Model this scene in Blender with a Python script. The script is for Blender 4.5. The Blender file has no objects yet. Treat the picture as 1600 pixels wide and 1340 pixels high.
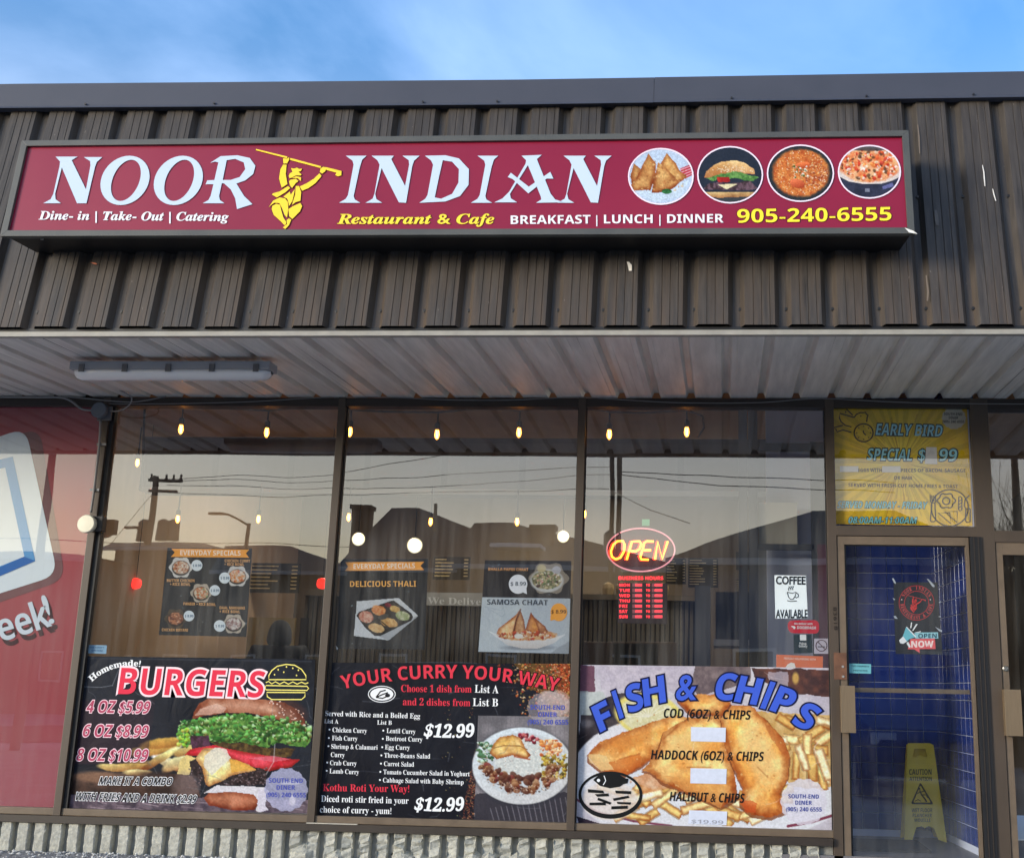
import bpy, bmesh, math, random
import numpy as np
from mathutils import Vector, Matrix
random.seed(7)
SC = bpy.context.scene
COL = SC.collection
# ---------------------------------------------------------------- camera
FPX, PPX, PPY, YAW, PITCH, ROLL, DCAM = 1951.79, 973.54, 578.98, -0.0824, 0.2476, 0.0201, 7.995
EYE = 1.17
def camrot():
    cy, sy = math.cos(YAW), math.sin(YAW); cp, sp = math.cos(PITCH), math.sin(PITCH)
    fwd = np.array([sy*cp, cy*cp, sp]); right = np.array([cy, -sy, 0.0]); up = np.cross(right, fwd)
    c, s = math.cos(ROLL), math.sin(ROLL)
    return np.array([c*right+s*up, -s*right+c*up, fwd])
MR = camrot()
CAM = np.array([0.0, -DCAM, EYE])
cd = bpy.data.cameras.new('camera'); camo = bpy.data.objects.new('camera', cd); COL.objects.link(camo)
cd.sensor_fit = 'HORIZONTAL'; cd.sensor_width = 36.0; cd.lens = FPX/1600*36
cd.shift_x = (800-PPX)/1600; cd.shift_y = (PPY-670)/1600
cd.clip_start = 0.05; cd.clip_end = 800
m3 = Matrix(((MR[0][0], MR[1][0], -MR[2][0]), (MR[0][1], MR[1][1], -MR[2][1]), (MR[0][2], MR[1][2], -MR[2][2])))
camo.matrix_world = Matrix.Translation(Vector(CAM)) @ m3.to_4x4()
SC.camera = camo
# ---------------------------------------------------------------- world, sun, exposure
SUN_EL, SUN_AZ = math.radians(10.0), math.radians(231.0)      # azimuth measured from +Y clockwise: low behind the camera, to the left
w = bpy.data.worlds.new('World'); SC.world = w; w.use_nodes = True
nt = w.node_tree; nd = nt.nodes; lk = nt.links; nd.clear()
out = nd.new('ShaderNodeOutputWorld'); bg = nd.new('ShaderNodeBackground'); sky = nd.new('ShaderNodeTexSky')
sky.sky_type = 'NISHITA'; sky.sun_disc = False; sky.sun_elevation = SUN_EL; sky.sun_rotation = SUN_AZ
sky.air_density = 1.0; sky.dust_density = 1.2; sky.ozone_density = 1.4
bg.inputs['Strength'].default_value = 0.15
tc = nd.new('ShaderNodeTexCoord'); sep = nd.new('ShaderNodeSeparateXYZ'); lk.new(tc.outputs['Generated'], sep.inputs[0])
def wm(op, a, b=None):
    n = nd.new('ShaderNodeMath'); n.operation = op
    for i, v in enumerate((a, b)):
        if v is None: continue
        if isinstance(v, (int, float)): n.inputs[i].default_value = v
        else: lk.new(v, n.inputs[i])
    return n.outputs[0]
den = wm('ADD', wm('MAXIMUM', sep.outputs[2], 0.0), 0.16)
cmb = nd.new('ShaderNodeCombineXYZ'); lk.new(wm('DIVIDE', sep.outputs[0], den), cmb.inputs[0]); lk.new(wm('DIVIDE', sep.outputs[1], den), cmb.inputs[1])
cn = nd.new('ShaderNodeTexNoise'); cn.inputs['Scale'].default_value = 1.5; cn.inputs['Detail'].default_value = 7; cn.inputs['Roughness'].default_value = 0.52; cn.inputs['Distortion'].default_value = 0.5
lk.new(cmb.outputs[0], cn.inputs['Vector'])
cr = nd.new('ShaderNodeValToRGB'); cr.color_ramp.elements[0].position = 0.40; cr.color_ramp.elements[0].color = (0, 0, 0, 1); cr.color_ramp.elements[1].position = 0.70; cr.color_ramp.elements[1].color = (1, 1, 1, 1)
lk.new(cn.outputs['Fac'], cr.inputs[0])
hs = nd.new('ShaderNodeHueSaturation'); hs.inputs['Saturation'].default_value = 1.25; lk.new(sky.outputs[0], hs.inputs['Color'])
cmix = nd.new('ShaderNodeMixRGB'); cmix.blend_type = 'MIX'
cl = nd.new('ShaderNodeMixRGB'); cl.blend_type = 'ADD'; cl.inputs[0].default_value = 1.0; lk.new(sky.outputs[0], cl.inputs[1]); cl.inputs[2].default_value = (1.0, 1.1, 1.35, 1)
lk.new(wm('MULTIPLY', cr.outputs[0], 0.95), cmix.inputs[0]); lk.new(hs.outputs[0], cmix.inputs[1]); lk.new(cl.outputs[0], cmix.inputs[2])
hz = nd.new('ShaderNodeMixRGB'); hz.inputs[2].default_value = (7.2, 5.0, 3.0, 1)          # thin even haze round the whole horizon
hf = nd.new('ShaderNodeMapRange'); hf.inputs[1].default_value = 0.0; hf.inputs[2].default_value = 0.5; hf.inputs[3].default_value = 0.72; hf.inputs[4].default_value = 0.0; hf.interpolation_type = 'SMOOTHSTEP'; lk.new(sep.outputs[2], hf.inputs[0])
lk.new(hf.outputs[0], hz.inputs[0]); lk.new(cmix.outputs[0], hz.inputs[1])
tint = nd.new('ShaderNodeMixRGB'); tint.blend_type = 'MULTIPLY'; tint.inputs[0].default_value = 1.0; tint.inputs[2].default_value = (1.06, 1.24, 1.5, 1)
lk.new(hz.outputs[0], tint.inputs[1]); lk.new(tint.outputs[0], bg.inputs['Color']); lk.new(bg.outputs[0], out.inputs['Surface'])
sl = bpy.data.lights.new('sun', 'SUN'); sl.energy = 1.8; sl.angle = math.radians(16); sl.color = (1.0, 0.93, 0.84)
so = bpy.data.objects.new('sun', sl); COL.objects.link(so)
sdir = Vector((math.sin(SUN_AZ)*math.cos(SUN_EL), math.cos(SUN_AZ)*math.cos(SUN_EL), math.sin(SUN_EL)))
so.rotation_euler = sdir.to_track_quat('Z', 'Y').to_euler()
SC.view_settings.view_transform = 'Standard'; SC.view_settings.look = 'None'; SC.view_settings.exposure = 0.82; SC.view_settings.gamma = 1.0; SC.view_settings.use_curve_mapping = False
SC.render.engine = 'CYCLES'; SC.cycles.max_bounces = 10; SC.cycles.transparent_max_bounces = 16; SC.cycles.caustics_reflective = False; SC.cycles.caustics_refractive = False; SC.cycles.sample_clamp_indirect = 6.0

# ---------------------------------------------------------------- geometry of sight lines, used to measure the place
def ray(x, y):
    return MR.T @ np.array([(x-PPX)/FPX, -(y-PPY)/FPX, 1.0])
def at(x, y, Y=0.0):
    r = ray(x, y); return CAM + r*((Y+DCAM)/r[1])
GY = 0.05                                   # the glass plane
def mir(x, y, Y):                           # the real place of something seen mirrored in the glass
    p = at(x, y, Y); return np.array([p[0], 2*GY-p[1], p[2]])
class Plane:                                # leaning plane y = y0 + k (z - z0)
    def __init__(s, y0, k=0.0, z0=0.0): s.y0, s.k, s.z0 = y0, k, z0
    def hit(s, X, Y, off=0.0):              # vectorised
        X = np.asarray(X, float); Y = np.asarray(Y, float)
        v = np.stack([(X-PPX)/FPX, -(Y-PPY)/FPX, np.ones_like(X)], -1) @ MR
        t = (s.y0-off + s.k*(CAM[2]-s.z0) - CAM[1])/(v[..., 1]-s.k*v[..., 2])
        return CAM + v*t[..., None]
    def px(s, P):
        c = (P-CAM) @ MR.T
        return PPX+FPX*c[..., 0]/c[..., 2], PPY-FPX*c[..., 1]/c[..., 2]

# ---------------------------------------------------------------- materials
def s2l(c):
    return tuple(((v/255)/12.92 if v/255 <= 0.04045 else ((v/255+0.055)/1.055)**2.4) for v in c)
MATS = {}
def mat(name, col, rough=0.6, metal=0.0, spec=0.5, noise=0.0, nscale=8.0, stretch=(1, 1, 1), bump=0.0, bscale=60.0, col2=None, coat=0.0, emit=None, estr=0.0, lin=False, fine=0.0):
    if name in MATS: return MATS[name]
    m = bpy.data.materials.new(name); m.use_nodes = True; n = m.node_tree.nodes; l = m.node_tree.links
    b = n['Principled BSDF']
    c = tuple(col) if lin else s2l(col)
    b.inputs['Base Color'].default_value = (*c, 1); b.inputs['Roughness'].default_value = rough; b.inputs['Metallic'].default_value = metal
    b.inputs['Specular IOR Level'].default_value = spec; b.inputs['Coat Weight'].default_value = coat
    if emit: b.inputs['Emission Color'].default_value = (*s2l(emit), 1); b.inputs['Emission Strength'].default_value = estr
    t = n.new('ShaderNodeTexCoord'); mp = n.new('ShaderNodeMapping'); mp.inputs['Scale'].default_value = stretch; l.new(t.outputs['Object'], mp.inputs[0])
    nz = n.new('ShaderNodeTexNoise'); nz.inputs['Scale'].default_value = nscale; nz.inputs['Detail'].default_value = 6; nz.inputs['Roughness'].default_value = 0.62
    l.new(mp.outputs[0], nz.inputs['Vector'])
    if noise > 0 or col2:
        c2 = tuple((s2l(col2) if not lin else col2)) if col2 else tuple(min(1, v*(1+noise)) for v in c)
        c1 = c if col2 else tuple(v*(1-noise) for v in c)
        r = n.new('ShaderNodeValToRGB'); r.color_ramp.elements[0].position = 0.32; r.color_ramp.elements[1].position = 0.68
        r.color_ramp.elements[0].color = (*c1, 1); r.color_ramp.elements[1].color = (*c2, 1)
        l.new(nz.outputs['Fac'], r.inputs[0]); last = r.outputs[0]
        if fine > 0:
            f = n.new('ShaderNodeTexNoise'); f.inputs['Scale'].default_value = bscale*1.7; f.inputs['Detail'].default_value = 3; l.new(t.outputs['Object'], f.inputs['Vector'])
            mx = n.new('ShaderNodeMixRGB'); mx.blend_type = 'OVERLAY'; mx.inputs[0].default_value = fine; l.new(last, mx.inputs[1]); l.new(f.outputs['Fac'], mx.inputs[2]); last = mx.outputs[0]
        l.new(last, b.inputs['Base Color'])
        rr = n.new('ShaderNodeMapRange'); rr.inputs[3].default_value = max(0.02, rough-0.1); rr.inputs[4].default_value = min(1, rough+0.12)
        l.new(nz.outputs['Fac'], rr.inputs[0]); l.new(rr.outputs[0], b.inputs['Roughness'])
    if bump > 0:
        bn = n.new('ShaderNodeTexNoise'); bn.inputs['Scale'].default_value = bscale; bn.inputs['Detail'].default_value = 5; l.new(mp.outputs[0], bn.inputs['Vector'])
        bp = n.new('ShaderNodeBump'); bp.inputs['Strength'].default_value = bump; bp.inputs['Distance'].default_value = 0.01
        l.new(bn.outputs['Fac'], bp.inputs['Height']); l.new(bp.outputs[0], b.inputs['Normal'])
    MATS[name] = m; return m
def ink(col, rough=0.55):
    return mat('ink_%d_%d_%d' % tuple(col), col, rough, spec=0.2)
def siding_mat():
    m = bpy.data.materials.new('weathered_siding'); m.use_nodes = True; n = m.node_tree.nodes; l = m.node_tree.links; b = n['Principled BSDF']
    g = n.new('ShaderNodeNewGeometry')
    def nz(scale, st, det=5, rough=0.6):
        mp = n.new('ShaderNodeMapping'); mp.inputs['Scale'].default_value = st; l.new(g.outputs['Position'], mp.inputs[0])
        z = n.new('ShaderNodeTexNoise'); z.inputs['Scale'].default_value = scale; z.inputs['Detail'].default_value = det; z.inputs['Roughness'].default_value = rough; l.new(mp.outputs[0], z.inputs['Vector']); return z.outputs['Fac']
    def ramp(f, p0, c0, p1, c1):
        r = n.new('ShaderNodeValToRGB'); r.color_ramp.elements[0].position = p0; r.color_ramp.elements[1].position = p1; r.color_ramp.elements[0].color = (*c0, 1); r.color_ramp.elements[1].color = (*c1, 1); l.new(f, r.inputs[0]); return r.outputs[0]
    def mix(t, f, a, c):
        x = n.new('ShaderNodeMixRGB'); x.blend_type = t
        if isinstance(f, float): x.inputs[0].default_value = f
        else: l.new(f, x.inputs[0])
        for i, v in ((1, a), (2, c)):
            if isinstance(v, tuple): x.inputs[i].default_value = (*v, 1)
            else: l.new(v, x.inputs[i])
        return x.outputs[0]
    streak = nz(40, (1, .3, .035), 6, .7); broad = nz(2.2, (1, 1, .8)); grime = nz(11, (1, .4, .16), 6, .7)
    c = ramp(streak, .3, (.023, .020, .018), .74, (.098, .084, .072))
    c = mix('MIX', ramp(broad, .42, (0, 0, 0), .68, (.55, .55, .55)), c, (.050, .040, .032))
    c = mix('MIX', ramp(grime, .52, (0, 0, 0), .75, (.6, .6, .6)), c, (.026, .027, .030))
    # rust-brown fading towards the lower edge of the sheets
    sp = n.new('ShaderNodeSeparateXYZ'); l.new(g.outputs['Position'], sp.inputs[0])
    mr = n.new('ShaderNodeMapRange'); mr.inputs[1].default_value = 3.5; mr.inputs[2].default_value = 2.98; l.new(sp.outputs[2], mr.inputs[0])
    mm = n.new('ShaderNodeMath'); mm.operation = 'MULTIPLY'; l.new(mr.outputs[0], mm.inputs[0]); l.new(ramp(nz(26, (1, .3, .05), 4), .4, (0, 0, 0), .65, (1, 1, 1)), mm.inputs[1])
    c = mix('MIX', mm.outputs[0], c, (.088, .064, .046))
    sc = nz(70, (1, 1, .22), 3, .55)
    c = mix('MIX', ramp(sc, .735, (0, 0, 0), .76, (.8, .8, .8)), c, (.20, .175, .15))
    l.new(c, b.inputs['Base Color']); b.inputs['Roughness'].default_value = .52; b.inputs['Specular IOR Level'].default_value = .35
    bp = n.new('ShaderNodeBump'); bp.inputs['Strength'].default_value = .25; bp.inputs['Distance'].default_value = .002; l.new(streak, bp.inputs['Height']); l.new(bp.outputs[0], b.inputs['Normal'])
    return m
def glass_mat(name, refl=0.15, tint=(.93, .95, .94), dirt=0.03, streak=True):
    m = bpy.data.materials.new(name); m.use_nodes = True; n = m.node_tree.nodes; l = m.node_tree.links; n.clear()
    o = n.new('ShaderNodeOutputMaterial'); tr = n.new('ShaderNodeBsdfTransparent'); gl = n.new('ShaderNodeBsdfGlossy'); gl.inputs['Roughness'].default_value = 0.0
    tr.inputs[0].default_value = (*tint, 1)
    lw_ = n.new('ShaderNodeLayerWeight'); lw_.inputs[0].default_value = 0.5; pw = n.new('ShaderNodeMath'); pw.operation = 'POWER'; l.new(lw_.outputs['Facing'], pw.inputs[0]); pw.inputs[1].default_value = 4.0
    ad = n.new('ShaderNodeMapRange'); l.new(pw.outputs[0], ad.inputs[0]); ad.inputs[3].default_value = refl; ad.inputs[4].default_value = 1.0      # Schlick reflectance, the same from either side
    mx = n.new('ShaderNodeMixShader'); l.new(ad.outputs[0], mx.inputs[0]); l.new(tr.outputs[0], mx.inputs[1]); l.new(gl.outputs[0], mx.inputs[2])
    g = n.new('ShaderNodeNewGeometry'); mp = n.new('ShaderNodeMapping'); mp.inputs['Scale'].default_value = (1, 1, .06); l.new(g.outputs['Position'], mp.inputs[0])
    nz = n.new('ShaderNodeTexNoise'); nz.inputs['Scale'].default_value = 26; nz.inputs['Detail'].default_value = 5; l.new(mp.outputs[0], nz.inputs['Vector'])
    nb = n.new('ShaderNodeTexNoise'); nb.inputs['Scale'].default_value = 1.6; l.new(g.outputs['Position'], nb.inputs['Vector'])
    mu = n.new('ShaderNodeMath'); mu.operation = 'MULTIPLY'; l.new(nz.outputs['Fac'], mu.inputs[0]); l.new(nb.outputs['Fac'], mu.inputs[1])
    mr = n.new('ShaderNodeMapRange'); mr.inputs[1].default_value = .18; mr.inputs[2].default_value = .42; mr.inputs[3].default_value = 0.004; mr.inputs[4].default_value = dirt*2.2; l.new(mu.outputs[0], mr.inputs[0])
    df = n.new('ShaderNodeBsdfDiffuse'); df.inputs[0].default_value = (.75, .74, .7, 1)
    m2 = n.new('ShaderNodeMixShader'); l.new(mr.outputs[0], m2.inputs[0]); l.new(mx.outputs[0], m2.inputs[1]); l.new(df.outputs[0], m2.inputs[2])
    nw = n.new('ShaderNodeTexNoise'); nw.inputs['Scale'].default_value = 1.3; nw.inputs['Detail'].default_value = 1; l.new(g.outputs['Position'], nw.inputs['Vector'])
    bp = n.new('ShaderNodeBump'); bp.inputs['Strength'].default_value = .05; bp.inputs['Distance'].default_value = .02; l.new(nw.outputs['Fac'], bp.inputs['Height']); l.new(bp.outputs[0], gl.inputs['Normal'])
    l.new(m2.outputs[0], o.inputs[0]); return m
def print_mat():
    m = bpy.data.materials.new('printed_vinyl'); m.use_nodes = True; n = m.node_tree.nodes; l = m.node_tree.links; b = n['Principled BSDF']
    a = n.new('ShaderNodeVertexColor'); a.layer_name = 'print'; l.new(a.outputs[0], b.inputs['Base Color']); b.inputs['Roughness'].default_value = .5; b.inputs['Specular IOR Level'].default_value = .12
    g = n.new('ShaderNodeNewGeometry'); nw = n.new('ShaderNodeTexNoise'); nw.inputs['Scale'].default_value = 5; nw.inputs['Detail'].default_value = 3; nw.inputs['Distortion'].default_value = 1.2; l.new(g.outputs['Position'], nw.inputs['Vector'])
    bp = n.new('ShaderNodeBump'); bp.inputs['Strength'].default_value = .35; bp.inputs['Distance'].default_value = .02; l.new(nw.outputs['Fac'], bp.inputs['Height']); l.new(bp.outputs[0], b.inputs['Normal'])
    return m
M_SIDE = siding_mat()
M_GLASS = glass_mat('shop_glass', .21, (.97, .98, .975)); M_DGLASS = glass_mat('door_glass', .12, (.95, .97, .98), .02)
M_PRINT = print_mat()
M_CAP = mat('grey_cap_metal', (62, 65, 76), .6, noise=.08, nscale=3, bump=.05, bscale=12)
M_SOF = mat('soffit_metal', (216, 212, 204), .5, noise=.16, nscale=3, stretch=(6, .5, 1), bump=.05, bscale=20, spec=.55)
M_BRZ = mat('bronze_aluminium', (76, 65, 54), .42, noise=.12, nscale=5, stretch=(1, 1, .3), spec=.5)
M_BRZL = mat('worn_bronze', (106, 92, 76), .42, noise=.14, nscale=9, spec=.5)
M_BRZD = mat('dark_bronze', (50, 42, 35), .5, noise=.15, nscale=6)
M_BLK = mat('black_metal', (24, 24, 26), .5, noise=.2)
M_BOX = mat('sign_cabinet', (17, 17, 18), .5, noise=.2, nscale=4)
M_TRIM = mat('sign_trim', (78, 78, 73), .45, noise=.12, nscale=6)
M_WIRE = mat('grey_cable', (128, 126, 124), .5)
M_BWIRE = mat('black_cable', (14, 13, 13), .5)
M_STONE = mat('split_block', (172, 172, 162), .9, noise=.16, nscale=7, bump=.9, bscale=38, fine=.4)
M_STONE2 = mat('groove_mortar', (138, 138, 132), .95, noise=.16, nscale=9, bump=.5, bscale=50)

# ---------------------------------------------------------------- object helpers
def wloc(o):
    v = Vector((0, 0, 0))
    while o: v += o.location; o = o.parent
    return v
def tag(o, label=None, cat=None, group=None, kind=None):
    if label: o['label'] = label
    if cat: o['category'] = cat
    if group: o['group'] = group
    if kind: o['kind'] = kind
    return o
def empty(name, loc, label=None, cat=None, group=None):
    o = bpy.data.objects.new(name, None); o.location = Vector(loc); o.empty_display_size = .1; COL.objects.link(o)
    return tag(o, label, cat, group)
def mesh(name, verts, faces, m, parent=None, smooth=False, origin=None, cols=None):
    V = np.asarray(verts, float)
    org = np.array(wloc(parent)) if parent is not None else (np.asarray(origin, float) if origin is not None else V.mean(0))
    me = bpy.data.meshes.new(name)
    F = np.asarray(faces) if not isinstance(faces, list) else None
    if F is not None and F.ndim == 2:
        k = F.shape[1]; me.vertices.add(len(V)); me.vertices.foreach_set('co', (V-org).astype(np.float32).ravel())
        me.loops.add(F.size); me.loops.foreach_set('vertex_index', F.astype(np.int32).ravel())
        me.polygons.add(len(F)); me.polygons.foreach_set('loop_start', np.arange(0, F.size, k, dtype=np.int32)); me.update(calc_edges=True)
    else:
        me.from_pydata([tuple(v) for v in (V-org)], [], faces)
    if isinstance(m, (list, tuple)):
        for x in m: me.materials.append(x)
    else: me.materials.append(m)
    if smooth: me.polygons.foreach_set('use_smooth', [True]*len(me.polygons))
    if cols is not None:
        a = me.color_attributes.new('print', 'FLOAT_COLOR', 'POINT'); a.data.foreach_set('color', cols.astype(np.float32).ravel())
    me.update()
    o = bpy.data.objects.new(name, me); COL.objects.link(o)
    if parent is not None: o.parent = parent
    else: o.location = Vector(org)
    return o
class MB:                                              # collects simple solids into one mesh
    def __init__(s): s.v = []; s.f = []
    def add(s, v, f):
        k = len(s.v); s.v += [tuple(map(float, p)) for p in v]; s.f += [tuple(i+k for i in q) for q in f]; return s
    def box(s, a, b):
        (x0, y0, z0), (x1, y1, z1) = a, b
        x0, x1 = min(x0, x1), max(x0, x1); y0, y1 = min(y0, y1), max(y0, y1); z0, z1 = min(z0, z1), max(z0, z1)
        return s.add([(x0, y0, z0), (x1, y0, z0), (x1, y1, z0), (x0, y1, z0), (x0, y0, z1), (x1, y0, z1), (x1, y1, z1), (x0, y1, z1)],
                     [(0, 3, 2, 1), (4, 5, 6, 7), (0, 1, 5, 4), (1, 2, 6, 5), (2, 3, 7, 6), (3, 0, 4, 7)])
    def tube(s, pts, r, n=8, cap=True):
        P = [np.array(p, float) for p in pts]; rr = r if isinstance(r, (list, tuple)) else [r]*len(P)
        rings = []; prev = None
        for i, p in enumerate(P):
            d = (P[min(i+1, len(P)-1)]-P[max(i-1, 0)]); d = d/(np.linalg.norm(d)+1e-9)
            if prev is None: u = np.cross(d, [0, 0, 1]); u = u if np.linalg.norm(u) > .05 else np.cross(d, [0, 1, 0])
            else: u = prev-d*np.dot(prev, d)
            u = u/(np.linalg.norm(u)+1e-9); prev = u; v = np.cross(d, u)
            rings.append([p+rr[i]*(math.cos(2*math.pi*k/n)*u+math.sin(2*math.pi*k/n)*v) for k in range(n)])
        vs = [q for R_ in rings for q in R_]; fs = []
        for i in range(len(P)-1):
            for k in range(n): fs.append((i*n+k, i*n+(k+1) % n, (i+1)*n+(k+1) % n, (i+1)*n+k))
        if cap: fs.append(tuple(range(n))[::-1]); fs.append(tuple((len(P)-1)*n+k for k in range(n)))
        return s.add(vs, fs)
    def lathe(s, c, prof, n=16, axis='z'):             # prof: (r, h) pairs
        vs = []; fs = []
        for r, h in prof:
            for k in range(n):
                a = 2*math.pi*k/n; x, y = r*math.cos(a), r*math.sin(a)
                vs.append({'z': (c[0]+x, c[1]+y, c[2]+h), 'y': (c[0]+x, c[1]+h, c[2]+y), 'x': (c[0]+h, c[1]+x, c[2]+y)}[axis])
        for i in range(len(prof)-1):
            for k in range(n): fs.append((i*n+k, i*n+(k+1) % n, (i+1)*n+(k+1) % n, (i+1)*n+k))
        fs.append(tuple(range(n))[::-1]); fs.append(tuple((len(prof)-1)*n+k for k in range(n)))
        return s.add(vs, fs)
    def prism(s, poly, y0, y1):                        # polygon in x,z extruded along y
        n = len(poly); vs = [(x, y0, z) for x, z in poly]+[(x, y1, z) for x, z in poly]
        fs = [tuple(range(n)), tuple(range(2*n-1, n-1, -1))]+[(i, i+n, (i+1) % n+n, (i+1) % n) for i in range(n)]
        return s.add(vs, fs)
    def build(s, name, m, parent=None, smooth=False, bevel=0, origin=None):
        o = mesh(name, s.v, s.f, m, parent, smooth, origin)
        if bevel:
            bm = bmesh.new(); bm.from_mesh(o.data); bmesh.ops.bevel(bm, geom=bm.edges[:], offset=bevel, segments=2, affect='EDGES', profile=.7); bm.to_mesh(o.data); bm.free()
        bm = bmesh.new(); bm.from_mesh(o.data); bmesh.ops.recalc_face_normals(bm, faces=bm.faces); bm.to_mesh(o.data); bm.free()
        if smooth: o.data.polygons.foreach_set('use_smooth', [True]*len(o.data.polygons))
        return o
def box(name, a, b, m, parent=None, bevel=0): return MB().box(a, b).build(name, m, parent, bevel=bevel)
def inst(src, name, parent, dx):                       # shares mesh data, moves by dx
    o = bpy.data.objects.new(name, src.data); COL.objects.link(o); o.parent = parent; o.location = src.location+Vector(dx); return o

# ================================================================ THE GROUND
GZ = -.28; DEP = 1.7244; PF = .2396; XF0 = -3.745; SOFW, SOFF = 3.017, 2.980; LEAN = .18
Z_SILL = .360; Z_GT = 2.954
FR = Plane(0.0)
X1R = -4.154; X1L = -4.203; X2L, X2R = -2.5686, -2.5200; X3L, X3R = -.9504, -.9018; X4L, X4R = .6584, .7150
def gridmesh(name, x0, x1, y0, y1, nx, ny, zf, m, kind='structure'):
    xs = np.linspace(x0, x1, nx); ys = np.linspace(y0, y1, ny); X, Y = np.meshgrid(xs, ys); Z = zf(X, Y)
    V = np.stack([X, Y, Z], -1).reshape(-1, 3); i = np.arange(nx*ny).reshape(ny, nx)
    F = np.stack([i[:-1, :-1], i[:-1, 1:], i[1:, 1:], i[1:, :-1]], -1).reshape(-1, 4)
    o = mesh(name, V, F, m); tag(o, kind=kind); return o
M_ASPH = mat('asphalt', (66, 66, 68), .85, noise=.25, nscale=2, bump=.5, bscale=90, fine=.3)
M_CONC = mat('concrete', (150, 148, 142), .85, noise=.14, nscale=3, bump=.4, bscale=60, fine=.3)
M_SNOW = mat('old_snow', (205, 210, 220), .8, noise=.1, nscale=6, bump=.5, bscale=40)
gridmesh('ground', -400, 400, -500, 300, 3, 3, lambda x, y: x*0+GZ-.03, mat('snowy_ground', (170, 172, 176), .95, noise=.2, nscale=.05, bump=.4, bscale=4))
gridmesh('parking_lot', -30, 30, -17, -1.6, 3, 3, lambda x, y: x*0+GZ-.005, mat('packed_snow_lot', (172, 170, 166), .8, noise=.2, nscale=1.5, bump=.5, bscale=20))
gridmesh('road', -200, 200, -29, -20, 3, 3, lambda x, y: x*0+GZ-.01, M_ASPH)
o = MB().box((-14, -1.6, GZ-.05), (.75, .14, -.02)).build('sidewalk', M_CONC); tag(o, kind='structure')
o = MB().box((.75, -1.6, GZ-.05), (14, .06, GZ+.004)).build('entrance_slab', M_CONC); tag(o, kind='structure')
# gravel and grit with dirty snow lying along the foot of the wall
def ridge(x, y):
    rs = np.random.RandomState(3); return .045+.05*np.exp(-((y+.02)/.22)**2)*np.clip((-x+.2)/3.2, .25, 1.1)+rs.rand(*x.shape)*.012
g = gridmesh('grit_bed', -9, .62, -1.5, -.02, 260, 40, ridge, mat('salty_grit', (128, 130, 134), .9, noise=.5, nscale=45, bump=.8, bscale=120), 'stuff'); tag(g, 'wet grey grit and slush piled along the foot of the block wall', 'gravel')
mb = MB(); rs = random.Random(5)
for i in range(2600):
    x = rs.uniform(-5.2, .6); y = -abs(rs.gauss(0, .22))-.02; r = rs.choice((.004, .006, .008, .011)); z = .045+.05*math.exp(-((y+.02)/.22)**2)*min(1.1, max(.25, (-x+.2)/3.2))+r*.8
    q = [(x+r*rs.uniform(.6, 1.4)*a, y+r*rs.uniform(.6, 1.4)*b, z+r*rs.uniform(.5, 1)*c) for a, b, c in ((1, 0, 0), (-1, 0, 0), (0, 1, 0), (0, -1, 0), (0, 0, 1), (0, 0, -1))]
    mb.add(q, [(0, 2, 4), (2, 1, 4), (1, 3, 4), (3, 0, 4), (2, 0, 5), (1, 2, 5), (3, 1, 5), (0, 3, 5)])
tag(mb.build('loose_grit', mat('white_grit', (214, 214, 210), .8, noise=.25, nscale=30)), 'scattered pale salt grains and pebbles at the foot of the block wall', 'gravel', kind='stuff')

# ================================================================ BLOCK WALL UNDER THE WINDOWS
bw = empty('block_wall', (-2, 0, .1), 'low grey wall of vertically ribbed split-face blocks under the shop windows', 'wall')
PB = .1092; ZB0, ZB1 = -.06, .273
box('wall_core', (-9, .03, ZB0), (.655, .16, ZB1), M_STONE2, bw)
def rib(x, wdt, seed, top):
    r = random.Random(seed); nx, nz = 6, 16; vs = []; d = .042; rough_ = .3 if x < -2.75 else 2.2
    sec = [(0, 0), (.05, .85), (.12, 1), (.88, 1), (.95, .85), (1, 0)]
    for j in range(nz):
        z = ZB0+(top-ZB0)*j/(nz-1)
        for i, (u, h) in enumerate(sec):
            jit = 0 if h == 0 else r.uniform(-.010, .004)*rough_
            vs.append((x+wdt*(u+ (r.uniform(-.03, .03) if 0 < i < 5 else 0)), .032-d*h-jit, z))
    fs = [(j*nx+i, j*nx+i+1, (j+1)*nx+i+1, (j+1)*nx+i) for j in range(nz-1) for i in range(nx-1)]+[tuple((nz-1)*nx+i for i in range(nx))]
    return vs, fs
x = -6.6; k = 0
while x < .60:
    v, f = rib(x, PB*.70, k, ZB1-.002)
    mesh('block_rib', v, f, M_STONE, bw, smooth=False); x += PB; k += 1
# blocks whose face has sheared off across the grooves
for i in range(24):
    r = random.Random(60+i); x0 = r.uniform(-2.9, .3); z0 = .06
    nx, nz = 7, 7; vs = []; wv = r.uniform(.08, .2); hv = r.uniform(.08, .14)
    for j in range(nz):
        for q in range(nx):
            e = min(q, nx-1-q, nz-1-j)/1.5
            vs.append((x0+wv*q/(nx-1), .03-.058*min(1, e)-(r.uniform(0, .01) if e > 0 else 0), z0+hv*j/(nz-1)*(1-.25*abs(q-3)/3)))
    fs = [(j*nx+q, j*nx+q+1, (j+1)*nx+q+1, (j+1)*nx+q) for j in range(nz-1) for q in range(nx-1)]
    mesh('block_chip', vs, fs, M_STONE, bw)
box('sill_plate', (-9, -.028, .276), (.652, .0, .318), M_BRZD, bw)
o = box('exposed_strip', (-2.56, -.0285, .318), (-2.24, -.002, .3215), mat('white_caulk', (205, 200, 185), .7), bw)

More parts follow.
